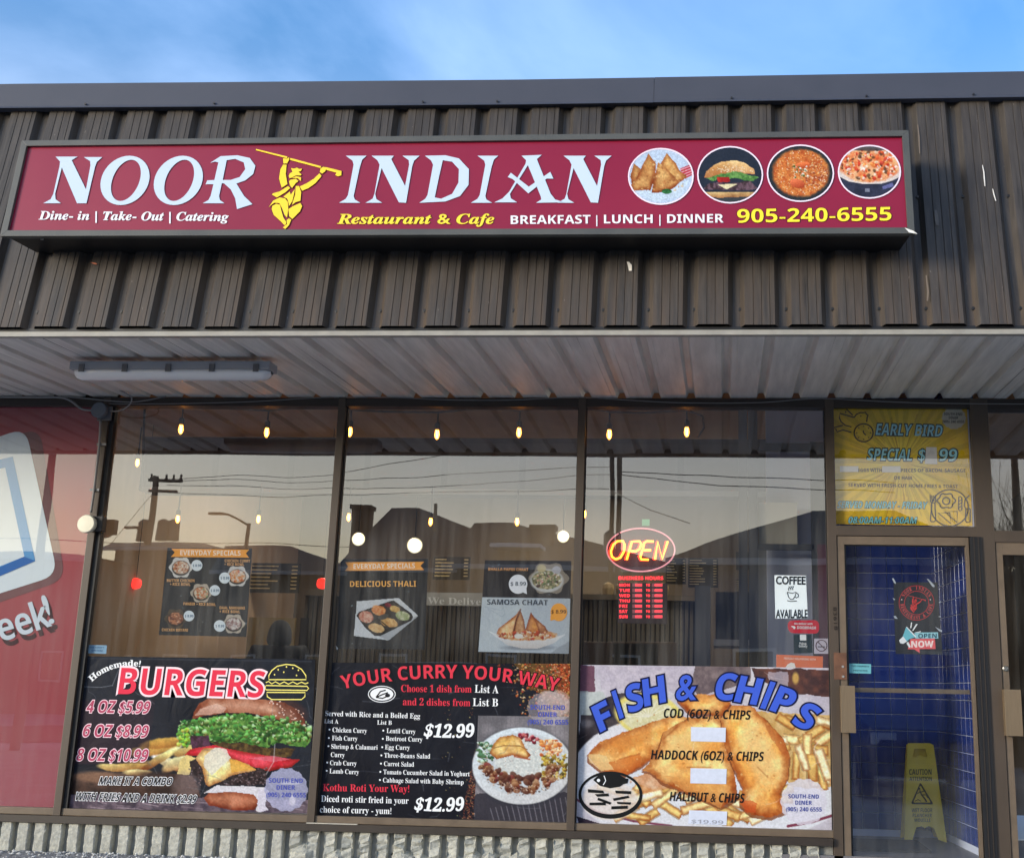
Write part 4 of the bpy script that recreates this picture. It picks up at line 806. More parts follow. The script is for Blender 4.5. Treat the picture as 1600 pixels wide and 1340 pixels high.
h1, ze, zr = house('brick house with a broad dark hipped roof, mirrored in the middle window', (525, 905, 893, 880), (612, 655, 793, 792), 34, 14, M_BRK, M_DARKR)
h2, _, _ = house('lower wing of the hipped roof house with snow on its eaves', (690, 1075, 878, 885), (740, 800, 816, 816), 31, 8, M_BRK, M_DARKR)
for (x, y, Y, s, lab) in ((569, 785, 38, .35, ''), (852, 816, 33, .38, '')):
    c = mir(x, y, Y); MB().box((c[0]-s, c[1]-.3, 2.5), (c[0]+s, c[1]+.3, c[2]-.1)).box((c[0]-s-.06, c[1]-.36, c[2]-.25), (c[0]+s+.06, c[1]+.36, c[2]-.1)).build('chimney', M_BRK, h1)
c = mir(682, 786, 38); MB().tube([(c[0], c[1], 4), (c[0], c[1], c[2])], .07, 8).build('vent_pipe', M_BLK, h1)
a, b = mir(770, 851, 31.5), mir(850, 856, 31.5); MB().box((a[0], a[1]-.8, a[2]-.1), (b[0], a[1]+.5, a[2]+.02)).build('snow_patch', M_SNOW, h2)
h3, _, _ = house('blue grey sided house with a long roof, mirrored in the right window and the door', (1040, 1600, 872, 872), (1270, 1400, 798, 795), 22, 9, M_SIDW, M_DARKR)
a = mir(1395, 925, 21.5); 
h4, _, _ = house('flat roofed grey building mirrored in the left of the first window', (160, 330, 853, 853), (175, 320, 846, 846), 44, 10, M_GREYB, M_GREYB); h5, _, _ = house('low pitched grey workshop mirrored right of the first building', (330, 560, 884, 900), (350, 455, 851, 853), 40, 10, M_GREYB, M_GREYB)
h6, _, _ = house('grey building mirrored in the red window', (-300, 150, 868, 865), (-250, 120, 862, 862), 40, 10, M_GREYB, M_GREYB)
h7, _, _ = house('low grey house beyond the trees, mirrored in the neighbouring door', (1575, 2000, 905, 910), (1640, 1940, 868, 870), 26, 9, M_GREYB, M_DARKR)
q5, pp5 = pole(1580, 640, 22, .09, 'dark pole mirrored in the upper right transom pane')
# bare trees
def tree(x, ytop, Y, seed, label, spread=1.0, nm='bare_tree'):
    r = random.Random(seed); top = mir(x, ytop, Y); base = Vector((top[0], top[1], GZ)); H = top[2]-GZ
    q = empty(nm, base, label, 'tree', 'bare winter trees across the road'); tk = MB(); cw = MB()
    def grow(p, d, L, rad, lev):
        n = 3; pts = [p.copy()]; c = p.copy(); dd = d.copy()
        for i in range(n):
            dd = (dd+Vector((r.uniform(-.16, .16), r.uniform(-.16, .16), r.uniform(-.02, .12)))).normalized(); c = c+dd*L/n; pts.append(c.copy())
        (tk if lev < 1 else cw).tube(pts, [rad*(1-.5*i/n) for i in range(n+1)], 5 if lev < 2 else 3, cap=False)
        if lev >= 6: return
        k = 3 if lev < 3 else 2
        for i in range(k+ (1 if lev < 2 else 0)):
            t = r.uniform(.45, 1.0); s = pts[min(n, max(1, round(t*n)))]; a = r.uniform(0, 6.28); sp = r.uniform(.35, .8)*spread
            nd2 = (dd+Vector((math.cos(a)*sp, math.sin(a)*sp, r.uniform(.0, .35)))).normalized(); grow(s, nd2, L*r.uniform(.62, .82), rad*.55, lev+1)
    grow(base, Vector((0, 0, 1)), H*.34, H*.013, 0)
    tk.build('trunk', M_WOOD, q); cw.build('crown', M_WOOD, q)
for i, (x, yt, Y, lab) in enumerate(((1556, 735, 20, 'bare tree mirrored in the upper right transom pane'), (1600, 722, 22, 'tall bare tree mirrored at the right picture edge'), (1640, 700, 24, 'bare tree outside the right picture edge'), (1580, 790, 18, 'small bare tree mirrored low in the neighbouring door'), (1500, 840, 30, 'bare tree mirrored behind the door notice'), (1568, 760, 26, 'thin bare tree mirrored beside the dark pole'), (1590, 745, 16, 'near bare tree mirrored in the neighbouring door'))): tree(x, yt, Y, 11+i, lab)
# ------------------------------- parked SUV behind the camera, mirrored in the door
def suv(x, y, label, paint, ang=0):
    q = empty('parked_car', (x, y, GZ), label, 'car', 'cars parked in the lot')
    def ring(yy, w0, z0, z1, w1): return [(-w0, yy, z0), (w0, yy, z0), (w0, yy, z1*.62+z0*.38), (w1, yy, z1), (-w1, yy, z1), (-w0, yy, z1*.62+z0*.38)]
    secs = [(2.3, .80, .45, .78, .70), (2.2, .92, .32, .98, .84), (1.3, .95, .30, 1.08, .88), (1.0, .95, .30, 1.12, .88), (-2.0, .95, .30, 1.12, .88), (-2.25, .92, .36, 1.08, .86), (-2.35, .84, .45, .95, .78)]
    vs = []; 
    for s in secs: vs += ring(*s)
    n = 6; fs = [(i*n+j, i*n+(j+1) % n, (i+1)*n+(j+1) % n, (i+1)*n+j) for i in range(len(secs)-1) for j in range(n)]+[tuple(range(n)), tuple((len(secs)-1)*n+k for k in range(n))[::-1]]
    T = lambda v: (v[0]+x, v[1]+y, v[2]+GZ); MB().add([T(v) for v in vs], fs).build('body', paint, q, bevel=.03)
    cab = [(-.84, 1.05, 1.10), (.84, 1.05, 1.10), (.84, -2.1, 1.10), (-.84, -2.1, 1.10), (-.66, .25, 1.72), (.66, .25, 1.72), (.66, -1.85, 1.74), (-.66, -1.85, 1.74)]
    MB().add([T(v) for v in cab], [(0, 1, 5, 4), (1, 2, 6, 5), (2, 3, 7, 6), (3, 0, 4, 7)]).build('windows', mat('car_glass', (30, 34, 40), .04, spec=.9), q)
    MB().box(T((-.67, -1.86, 1.72)), T((.67, .27, 1.78))).build('roof', paint, q, bevel=.02)
    for sx in (-1, 1):
        MB().add([T(v) for v in ((sx*.84-.03, 1.06, 1.1), (sx*.84+.03, 1.06, 1.1), (sx*.66+.03, .24, 1.74), (sx*.66-.03, .24, 1.74), (sx*.84-.03, .98, 1.1), (sx*.84+.03, .98, 1.1), (sx*.66+.03, .16, 1.74), (sx*.66-.03, .16, 1.74))], [(0, 1, 2, 3), (4, 7, 6, 5), (0, 4, 5, 1), (1, 5, 6, 2), (2, 6, 7, 3), (3, 7, 4, 0)]).build('pillar', paint, q)
        MB().box(T((sx*.98-.09, .82, 1.08)), T((sx*.98+.09, .92, 1.25))).build('mirror', paint, q, bevel=.03)
        MB().box(T((sx*.68-.17, 2.22, .74)), T((sx*.68+.17, 2.30, .9))).build('headlight', mat('headlight', (210, 215, 225), .1, spec=.9), q, bevel=.02)
        for yy in (1.45, -1.45):
            wl = MB().lathe(T((sx*.88, yy, .36)), [(.01, -.1), (.36, -.1), (.36, .1), (.01, .1)], 20, 'x').build('wheel', M_BLK, q); MB().lathe(T((sx*.99, yy, .36)), [(.01, 0), (.2, 0), (.22, -.02)], 14, 'x').build('rim', mat('alloy', (150, 152, 156), .3, metal=.8), wl)
    MB().box(T((-.45, 2.27, .58)), T((.45, 2.325, .82))).build('grille', M_BLK, q, bevel=.01); MB().box(T((-.9, 2.24, .38)), T((.9, 2.34, .52))).build('bumper', M_BLK, q, bevel=.03)
PD = mat('navy_paint', (16, 22, 48), .18, spec=.6, coat=.6); PS = mat('silver_paint', (120, 122, 126), .3, metal=.4, coat=.5)
suv(2.9, -12.4, 'dark blue SUV parked nose-in, mirrored in the glass door', PD); suv(-4.6, -13.2, 'silver SUV parked nose-in, mirrored low in the first window', PS)
# ================================================================ PRINTED MATTER: painted point by point on fine sheets of vinyl
def vnoise(x, y, s, seed):
    rs = np.random.RandomState(seed); G_ = rs.rand(64, 64); x = x/s; y = y/s; xi = np.floor(x).astype(int); yi = np.floor(y).astype(int); fx = x-xi; fy = y-yi
    fx = fx*fx*(3-2*fx); fy = fy*fy*(3-2*fy); g = lambda a, b: G_[a % 64, b % 64]
    return (g(xi, yi)*(1-fx)+g(xi+1, yi)*fx)*(1-fy)+(g(xi, yi+1)*(1-fx)+g(xi+1, yi+1)*fx)*fy
def fbm(x, y, s, seed, o=4):
    r = 0; a = .5; t = 0
    for i in range(o): r = r+a*vnoise(x, y, s/2**i, seed+i*7); t += a; a *= .55
    return r/t
class Cv:
    dk = .88
    def __init__(s, quad, plane, step=1.0, off=0.0, bg=(0, 0, 0)):
        TL, TR, BR, BL = [plane.hit(q[0], q[1], off) for q in quad]
        w_ = max(math.dist(quad[0], quad[1]), math.dist(quad[3], quad[2])); h_ = max(math.dist(quad[0], quad[3]), math.dist(quad[1], quad[2]))
        s.n, s.m = int(w_/step)+2, int(h_/step)+2; u = np.linspace(0, 1, s.n)[None, :, None]; v = np.linspace(0, 1, s.m)[:, None, None]
        s.V = (TL*(1-u)+TR*u)*(1-v)+(BL*(1-u)+BR*u)*v; s.X, s.Y = plane.px(s.V); s.C = np.empty((s.m, s.n, 3)); s.C[:] = np.array(bg)/255.; s.full = (slice(None), slice(None)); s.plane = plane; s.w = s.full
    def win(s, x0, x1, y0, y1):
        xm = s.X[s.m//2]; 
        k = (s.X.max(0) >= x0-2) & (s.X.min(0) <= x1+2); j = (s.Y.max(1) >= y0-2) & (s.Y.min(1) <= y1+2)
        k = np.nonzero(k)[0]; j = np.nonzero(j)[0]
        if len(k) == 0 or len(j) == 0: return None
        return (slice(j[0], j[-1]+1), slice(k[0], k[-1]+1))
    def xy(s, w, warp):
        x, y = s.X[w], s.Y[w]
        if warp: a, sc, sd = warp; x, y = x+(fbm(x, y, sc, sd, 3)-.5)*2*a, y+(fbm(x, y, sc, sd+3, 3)-.5)*2*a
        return x, y
    def ell(s, cx, cy, rx, ry, col, ang=0, soft=.12, a=1, warp=None, col2=None, ns=6, seed=1, lit=0):
        R_ = max(rx, ry)*(1+soft)+(warp[0] if warp else 0); w = s.win(cx-R_, cx+R_, cy-R_, cy+R_)
        if w is None: return
        x, y = s.xy(w, warp); c, q = math.cos(ang), math.sin(ang); dx, dy = x-cx, y-cy
        r = np.sqrt(((c*dx+q*dy)/rx)**2+((-q*dx+c*dy)/ry)**2); m = np.clip((1-r)/soft+.5, 0, 1)*a; s.put(w, m, col, col2, ns, seed, (dx/rx*-.4-dy/ry)*lit if lit else None)
    def pol(s, pts, col, a=1, warp=None, col2=None, ns=6, seed=1, lit=None, edge=0):
        P = np.array(pts, float); g = (warp[0] if warp else 0); w = s.win(P[:, 0].min()-g, P[:, 0].max()+g, P[:, 1].min()-g, P[:, 1].max()+g)
        if w is None: return
        x, y = s.xy(w, warp); ins = np.zeros(x.shape, bool)
        for i in range(len(P)):
            (x0, y0), (x1, y1) = P[i-1], P[i]
            if y0 == y1: continue
            ins ^= ((y0 > y) != (y1 > y)) & (x < (x1-x0)*(y-y0)/(y1-y0)+x0)
        sh = None
        if lit: sh = -(y-P[:, 1].mean())/max(1, np.ptp(P[:, 1]))*2*lit
        if edge:                                       # rounded form: paler in the middle, browner at the rim
            dm = np.full(x.shape, 1e9)
            for i in range(len(P)):
                (x0, y0), (x1, y1) = P[i-1], P[i]; L = max(1e-6, (x1-x0)**2+(y1-y0)**2); t = np.clip(((x-x0)*(x1-x0)+(y-y0)*(y1-y0))/L, 0, 1); dm = np.minimum(dm, np.hypot(x-x0-t*(x1-x0), y-y0-t*(y1-y0)))
            e = np.clip(dm/edge, 0, 1); e = e*e*(3-2*e); rel = (fbm(x, y, 16, seed+3, 4)-.5)*.5+(fbm(x, y, 5, seed+9, 3)-.5)*.28; sh = (sh if sh is not None else 0)+(e-.72)*.5+rel
        s.put(w, ins*float(a), col, col2, ns, seed, sh)
    def put(s, w, m, col, col2=None, ns=6, seed=1, sh=None):
        c = np.zeros(m.shape+(3,))+np.array(col)/255.
        if col2 is not None: t = np.clip((fbm(s.X[w], s.Y[w], ns, seed)-.5)*2.6+.5, 0, 1)[..., None]; c = c*(1-t)+np.array(col2)/255.*t
        if sh is not None: c = np.clip(c*(1+np.clip(sh, -.6, .6)[..., None]*np.array((.55, 1.0, 1.25))), 0, 1)
        s.C[w] = s.C[w]*(1-m[..., None])+c*m[..., None]
    def line(s, pts, wd, col, a=1, soft=.8):
        for (x0, y0), (x1, y1) in zip(pts[:-1], pts[1:]):
            w = s.win(min(x0, x1)-wd, max(x0, x1)+wd, min(y0, y1)-wd, max(y0, y1)+wd)
            if w is None: continue
            x, y = s.X[w], s.Y[w]; L = max(1e-6, (x1-x0)**2+(y1-y0)**2); t = np.clip(((x-x0)*(x1-x0)+(y-y0)*(y1-y0))/L, 0, 1); d = np.hypot(x-x0-t*(x1-x0), y-y0-t*(y1-y0)); s.put(w, np.clip((wd/2-d)/soft+.5, 0, 1)*a, col)
    def scat(s, n, reg, size, cols, seed, asp=(.4, 1), ang=None, a=1, test=None, lit=.3):
        r = random.Random(seed); k = 0; g = 0
        while k < n and g < n*12:
            g += 1; x = r.uniform(reg[0], reg[2]); y = r.uniform(reg[1], reg[3])
            if test and not test(x, y): continue
            k += 1; z = r.uniform(*size); c = r.choice(cols); an = r.uniform(0, 3.14) if ang is None else ang+r.uniform(-.35, .35); s.ell(x, y, z, z*r.uniform(*asp), c, an, .35, a, lit=lit)
    def grain(s, amt, sc=1.6, seed=5): s.C = np.clip(s.C*(1+(fbm(s.X, s.Y, sc, seed, 2)[..., None]-.5)*amt)*s.dk, 0, 1)
    def creases(s, n, seed, col=(120, 125, 135), a=.35):
        r = random.Random(seed); x0, x1, y0, y1 = s.X.min(), s.X.max(), s.Y.min(), s.Y.max()
        for i in range(n):
            x, y = r.uniform(x0, x1), r.uniform(y0, y1); an = r.choice((0, .2, 1.3, -.9, 2.4, 1.57)); p = [(x, y)]
            for k in range(r.randint(2, 5)): an += r.uniform(-.35, .35); x += math.cos(an)*r.uniform(5, 16); y += math.sin(an)*r.uniform(3, 10); p.append((x, y))
            s.line(p, r.uniform(.8, 1.6), col, a*r.uniform(.3, 1))
    def build(s, name, parent=None, m=None):
        i = np.arange(s.n*s.m).reshape(s.m, s.n); F = np.stack([i[:-1, :-1], i[1:, :-1], i[1:, 1:], i[:-1, 1:]], -1).reshape(-1, 4); C = np.where(s.C <= .04045, s.C/12.92, ((s.C+.055)/1.055)**2.4)
        return mesh(name, s.V.reshape(-1, 3), F, m or M_PRINT, parent, cols=np.concatenate([C, np.ones(C.shape[:2]+(1,))], -1))
# ---------------------------------------------------------------- lettering
STY = {'r': (None, None), 's': (0x1D400, 0x1D7CE), 'si': (0x1D468, 0x1D7CE), 'b': (0x1D5D4, 0x1D7EC), 'bi': (0x1D63C, 0x1D7EC), 'f': (0x1D56C, 0x1D7CE)}
def styled(t, st_):
    a, d = STY[st_]; o = ''
    for c in t:
        if a and 'A' <= c <= 'Z': o += chr(a+ord(c)-65)
        elif a and 'a' <= c <= 'z': o += chr(a+26+ord(c)-97)
        elif d and c.isdigit(): o += chr(d+int(c))
        else: o += c
    return o
REQ = []; _fonts = {}
def _curve(t, off):
    k = (t, off)
    if k not in _fonts:
        cu = bpy.data.curves.new('glyphs', 'FONT'); cu.body = t; cu.resolution_u = 3; cu.offset = off; cu.fill_mode = 'FRONT'; o = bpy.data.objects.new('glyphs', cu); COL.objects.link(o); _fonts[k] = o
    return _fonts[k]
def T(parent, plane, t, st_, p0, p1, h, col, off=.002, outline=None, fat=0.0, slant=0.0, arc=0.0, name='lettering', label=None, m=None):
    s_ = styled(t, st_); _curve(s_, fat); _curve(styled('H', st_), fat); _curve(s_, 0.0)
    if outline: _curve(s_, outline[1])
    REQ.append((parent, plane, s_, styled('H', st_), p0, p1, h, col, off, outline, fat, slant, arc, name, label, m))
def flush():
    dg = bpy.context.evaluated_depsgraph_get(); dg.update(); M = {}
    for k, o in _fonts.items():
        me = bpy.data.meshes.new_from_object(o.evaluated_get(dg)); n = len(me.vertices); a = np.zeros(n*3, np.float32); me.vertices.foreach_get('co', a); M[k] = (a.reshape(-1, 3)[:, :2].astype(float), [tuple(p.vertices) for p in me.polygons]); bpy.data.meshes.remove(me)
    for (parent, plane, s_, H, p0, p1, h, col, off, outline, fat, slant, arc, name, label, m) in REQ:
        hv = M[(H, fat)][0] if (H, fat) in M else M[(H, 0.0)][0]; cap = hv[:, 1].max(); bv = M[(s_, 0.0)][0]
        if not len(bv): continue
        x0, w_ = bv[:, 0].min(), np.ptp(bv[:, 0]); lay = [(s_, fat, col, off)]
        if outline: lay.insert(0, (s_, outline[1], outline[0], off-.0009))
        A = np.array(p0, float); B = np.array(p1, float); d = B-A; L = np.linalg.norm(d); e = d/L; nrm = np.array([e[1], -e[0]])
        for i, (q, f_, c, o_) in enumerate(lay):
            v, fs = M[(q, f_)]; u = (v[:, 0]-x0)/w_; t_ = v[:, 1]/cap*h; base = A+u[:, None]*d
            if arc:                                    # bend the baseline into a bow of height arc
                Rr = (L*L/4+arc*arc)/(2*abs(arc)); half = math.asin(min(1, L/2/Rr)); an = (u*2-1)*half; sg_ = 1 if arc > 0 else -1
                mid = (A+B)/2+nrm*(arc-sg_*Rr); dirv = np.sin(an)[:, None]*e+np.cos(an)[:, None]*nrm*sg_; base = mid+dirv*Rr; up_v = dirv*sg_; rt = np.cos(an)[:, None]*e-sg_*np.sin(an)[:, None]*nrm
                p = base+up_v*t_[:, None]+rt*(t_*slant)[:, None]
            else: p = base+nrm*t_[:, None]+e*(t_*slant)[:, None]
            P = plane.hit(p[:, 0], p[:, 1], o_)
            ob = mesh(name if i == len(lay)-1 else name+'_outline', P, fs, m if (m and i == len(lay)-1) else ink(c), parent)
            nr = ob.data.polygons[0].normal.y if len(ob.data.polygons) else -1
            if nr > 0: ob.data.flip_normals()
    for o in _fonts.values():
        c = o.data; bpy.data.objects.remove(o); bpy.data.curves.remove(c)
def stroke(parent, plane, pts, wd, col, off=.0022, name='line_drawing', closed=False, m=None):
    P = [np.array(p, float) for p in pts]
    if closed: P.append(P[0])
    vs = []; n = len(P)
    for i in range(n):
        a = P[max(i-1, 0)] if not (closed and i == 0) else P[-2]; b = P[min(i+1, n-1)] if not (closed and i == n-1) else P[1]; d = b-a; d = d/(np.linalg.norm(d)+1e-9); q = np.array([-d[1], d[0]])*wd/2; vs += [P[i]+q, P[i]-q]
    vs = np.array(vs); H = plane.hit(vs[:, 0], vs[:, 1], off); o = mesh(name, H, [(2*i, 2*i+1, 2*i+3, 2*i+2) for i in range(n-1)], m or ink(col), parent)
    if sum(p.normal.y for p in o.data.polygons) > 0: o.data.flip_normals()
    return o
def circ(cx, cy, rx, ry, n=28, a0=0, a1=6.2832, wob=0, k=8, ph=0):
    return [(cx+rx*(1+wob*math.cos(k*a))*math.cos(a+ph), cy+ry*(1+wob*math.cos(k*a))*math.sin(a+ph)) for a in np.linspace(a0, a1, n, endpoint=a1 < 6.28)]
def zc(x0, y0, sc): return lambda pts: [(x0+p[0]*sc, y0+p[1]*sc) for p in pts]
def badge(c, cx, cy, r, cols=(186, 188, 222), a=.85, ry=None): c.pol(circ(cx, cy, r, ry or r, 96, wob=.03, k=14), cols, a)
def badge_text(par, pl, cx, cy, s, col, o=.002):
    T(par, pl, 'SOUTH-END', 'b', (cx-27*s, cy-4*s), (cx+26*s, cy-3.4*s), 7.2*s, col, o); T(par, pl, 'DINER', 'b', (cx-15*s, cy+7*s), (cx+14*s, cy+7.3*s), 7.2*s, col, o); T(par, pl, '(905) 240 6555', 'b', (cx-31*s, cy+18.3*s), (cx+31*s, cy+19*s), 7.2*s, col, o)
WHT = (232, 236, 240)
# ================================================================ THE SIGN'S WORDS AND PICTURES
T(sb, SGF, 'Dine- in | Take- Out | Catering', 'si', (60.5, 343), (357, 345.3), 13.2, (236, 236, 240), .004, fat=.012)
T(sb, SGF, 'Restaurant & Cafe', 'si', (527, 349.6), (772, 349.6), 15.2, (250, 220, 70), .004, outline=((70, 30, 10), .03), fat=.012)
T(sb, SGF, 'BREAKFAST | LUNCH | DINNER', 'b', (798, 350.2), (1130.5, 347.8), 13.4, (236, 236, 240), .004)
T(sb, SGF, '905-240-6555', 'b', (1152, 348), (1392.8, 344.4), 21, (252, 226, 60), .004, outline=((60, 30, 14), .022))
def rim(cx, cy, rx, ry): stroke(sb, SGF, circ(cx, cy, rx, ry, 40), 2.2, (236, 220, 232), .0052, 'picture_rim', True)
class Disc(Cv):
    dk = .9
    def __init__(s, cx, cy, rx, ry, bg): Cv.__init__(s, [(cx-rx, cy-ry), (cx+rx, cy-ry), (cx+rx, cy+ry), (cx-rx, cy+ry)], SGF, .9, .004, bg); s.e = (cx, cy, rx, ry)
    def build(s, name, parent=None, m=None):
        cx, cy, rx, ry = s.e; r = np.sqrt(((s.X-cx)/rx)**2+((s.Y-cy)/ry)**2)
        i = np.arange(s.n*s.m).reshape(s.m, s.n); q = np.stack([i[:-1, :-1], i[1:, :-1], i[1:, 1:], i[:-1, 1:]], -1).reshape(-1, 4); F = q[(r.ravel()[q] < 1).all(1)]
        C = np.where(s.C <= .04045, s.C/12.92, ((s.C+.055)/1.055)**2.4); return mesh(name, s.V.reshape(-1, 3), F, m or M_PRINT, parent, cols=np.concatenate([C, np.ones(C.shape[:2]+(1,))], -1))
z = zc(970, 215, .14375)
c = Disc(1032.5, 275.7, 50.3, 43.4, (196, 214, 236)); 
for p in ([(640, 340), (760, 290), (790, 400), (700, 450)],): c.pol(z(p), (190, 40, 60))
for k in range(4): c.line(z([(650+k*8, 350+k*28), (790, 300+k*28)]), 1.2, (240, 200, 210))
c.pol(z([(100, 560), (740, 470), (640, 640), (380, 700)]), (206, 224, 240))
for p, sd in (([(100, 420), (140, 280), (220, 340), (200, 450), (120, 500)], 1), ([(110, 520), (180, 420), (255, 260), (300, 170), (385, 290), (370, 420), (330, 570), (140, 575)], 2), ([(430, 300), (495, 165), (590, 270), (650, 370), (720, 430), (600, 520), (480, 420)], 3), ([(335, 600), (360, 440), (405, 270), (480, 320), (580, 420), (640, 490), (560, 560), (430, 600)], 4)):
    c.pol(z(p), (214, 160, 96), warp=(1, 8, sd), col2=(190, 128, 70), ns=9, seed=sd*5, lit=.16, edge=8)
c.scat(60, (985, 245, 1070, 300), (1, 3), [(236, 190, 128), (190, 120, 66), (150, 92, 50)], 4, a=.5, test=lambda x, y: y > 250+abs(x-1030)*.3)
c.ell(*z([(500, 585)])[0], 8, 4, (60, 130, 70), col2=(30, 80, 40), ns=3); c.grain(.3); c.build('food_picture', sb); rim(1032.5, 275.7, 50.3, 43.4)
c = Disc(1140.8, 273.2, 50.5, 43.8, (40, 48, 62))
c.pol(z([(910, 440), (930, 370), (1010, 300), (1100, 262), (1250, 248), (1370, 285), (1450, 350), (1455, 395), (1200, 400), (1000, 430)]), (226, 178, 120), warp=(1, 8, 1), col2=(196, 136, 78), ns=14, lit=.25)
c.scat(90, z([(930, 270)])[0]+z([(1440, 380)])[0], (.6, 1), [(248, 226, 190), (236, 206, 160)], 3, test=lambda x, y: y > 255+abs(x-1142)*.35)
c.pol(z([(930, 450), (1060, 400), (1240, 370), (1400, 410), (1500, 430), (1440, 475), (1200, 440), (1000, 470)]), (120, 170, 90), warp=(2, 7, 4), col2=(60, 110, 50), ns=4)
c.pol(z([(1040, 430), (1180, 430), (1190, 480), (1060, 490)]), (196, 50, 46), warp=(1, 5, 2), col2=(150, 30, 30)); c.pol(z([(900, 560), (960, 490), (1200, 500), (1400, 470), (1480, 550), (1380, 580), (1100, 570)]), (120, 92, 104), warp=(1.5, 5, 7), col2=(60, 44, 48), ns=4)
c.pol(z([(1050, 510), (1270, 505), (1150, 565)]), (238, 226, 180)); c.pol(z([(900, 590), (1480, 590), (1400, 650), (1200, 665), (1000, 650)]), (206, 160, 104), col2=(150, 104, 62), ns=12, lit=.3); c.pol(z([(920, 660), (1460, 640), (1380, 720), (1000, 720)]), (60, 66, 70)); c.grain(.25); c.build('food_picture', sb); rim(1140.8, 273.2, 50.5, 43.8)
z = zc(1190, 215, .14375)
c = Disc(1250.7, 270.8, 51.5, 43.8, (44, 50, 54)); c.ell(*z([(425, 385)])[0], 44, 37, (226, 140, 70), warp=(2, 6, 3), col2=(190, 88, 40), ns=7)
c.scat(420, (1207, 234, 1295, 308), (1, 2.4), [(240, 178, 110), (226, 130, 66), (250, 206, 150), (180, 84, 44)], 9, (.2, .35), a=.85, test=lambda x, y: ((x-1251)/42)**2+((y-270)/35)**2 < 1); c.scat(170, (1252, 255, 1295, 300), (1, 2.2), [(120, 50, 40), (150, 70, 50), (230, 190, 150)], 19, (.2, .4), a=.8, test=lambda x, y: ((x-1272)/22)**2+((y-272)/20)**2 < 1)
c.ell(*z([(450, 300)])[0], 12, 5, (222, 110, 60), -.1, lit=.3); c.ell(*z([(390, 500)])[0], 12, 7, (212, 100, 60), .3, lit=.3); c.scat(30, (1238, 260, 1262, 278), (.8, 2), [(70, 100, 50), (230, 226, 200)], 5); c.grain(.3, 1.2); c.build('food_picture', sb); rim(1250.7, 270.8, 51.5, 43.8)
c = Disc(1358.5, 268.5, 48.3, 41, (226, 214, 206)); c.ell(1358, 258, 47, 27, (232, 120, 66), warp=(3, 8, 3), col2=(244, 190, 140), ns=8, seed=4); c.scat(230, (1312, 234, 1404, 284), (1.2, 4), [(206, 50, 30), (244, 160, 80), (250, 222, 190), (226, 96, 50), (250, 236, 220), (90, 60, 40)], 23, (.4, .9), a=.8, test=lambda x, y: ((x-1358)/46)**2+((y-257)/26)**2 < 1)
pz = z([(840, 415), (950, 470), (1100, 497), (1300, 495), (1420, 460), (1500, 415), (1500, 700), (840, 700)]); c.pol(pz, (40, 44, 60), col2=(58, 62, 84), ns=12); c.line(z([(850, 420), (950, 472), (1100, 498), (1300, 496), (1420, 462), (1495, 425)]), 1.6, (240, 226, 216)); c.pol(z([(1310, 535), (1420, 490), (1440, 530), (1320, 565)]), (120, 122, 180), .8); c.pol(z([(1125, 555), (1175, 555), (1175, 590), (1125, 590)]), (150, 154, 170), .8); c.ell(*z([(1170, 120)])[0], 30, 4, (50, 52, 60), a=.8); c.grain(.25, 1.3); c.build('food_picture', sb); rim(1358.5, 268.5, 48.3, 41)

# ================================================================ BURGER POSTER
PP = Plane(.044); z1 = zc(100, 1015, .194); z2 = zc(280, 1015, .194)
c = Cv([(137, 1024.5), (493, 1029.5), (482, 1270), (108, 1262.5)], PP, 1.0, bg=(24, 28, 38)); c.put(c.full, np.ones(c.X.shape)*.8, (22, 26, 36), (36, 42, 54), 60, 2)
c.pol(z1([(40, 400), (735, 400), (680, 920), (60, 920)]), (60, 40, 52), .28)
c.pol(z1([(60, 1000), (400, 985), (1031, 1010), (1100, 1180), (60, 1160)]), (96, 72, 62), warp=(3, 14, 6), col2=(52, 38, 34), ns=26, seed=4, lit=.2); c.ell(152, 1213, 36, 9, (150, 112, 88), .03, .5, .8); c.pol([(100, 1240), (490, 1250), (490, 1275), (100, 1270)], (120, 104, 116), warp=(1, 8, 2), col2=(70, 60, 74), ns=10)
rr = random.Random(8)
for k in range(26): x = rr.uniform(130, 480); y = 1246+(x-110)*.02+rr.uniform(0, 14); c.line([(x, y), (x+rr.uniform(14, 40), y+rr.uniform(2, 5))], rr.uniform(.8, 1.8), rr.choice([(190, 172, 182), (160, 140, 150), (60, 50, 58)]), .7)
for (x, y, L, wd, an, cc) in ((205, 1196, 34, 7, -.12, (222, 176, 96)), (178, 1199, 26, 6, .1, (226, 186, 112)), (262, 1190, 30, 8, .5, (246, 226, 176)), (240, 1170, 42, 9, -.18, (228, 180, 92)), (258, 1160, 38, 8, -.1, (216, 160, 74)), (250, 1185, 40, 6, -.55, (232, 196, 120)), (275, 1192, 24, 9, -.5, (248, 224, 160)), (292, 1172, 22, 7, -.3, (236, 200, 120)), (215, 1206, 22, 5, 0, (240, 206, 140)), (302, 1196, 14, 12, .2, (244, 232, 190))): c.ell(x, y, L, wd, cc, an, .3, 1, (1.5, 8, int(x)), tuple(int(v*.8) for v in cc), 12, int(x), lit=.25)
c.pol(z1([(40, 410), (700, 400), (680, 915), (60, 915)]), (58, 38, 50), .45)
c.ell(250, 1212, 40, 7, (60, 40, 34), .05, .6, .7)
bun = z2([(105, 560), (115, 500), (160, 430), (230, 395), (400, 380), (560, 385), (700, 400), (850, 425), (950, 480), (1010, 560), (1025, 640), (900, 600), (700, 545), (550, 510), (350, 510), (200, 530)])
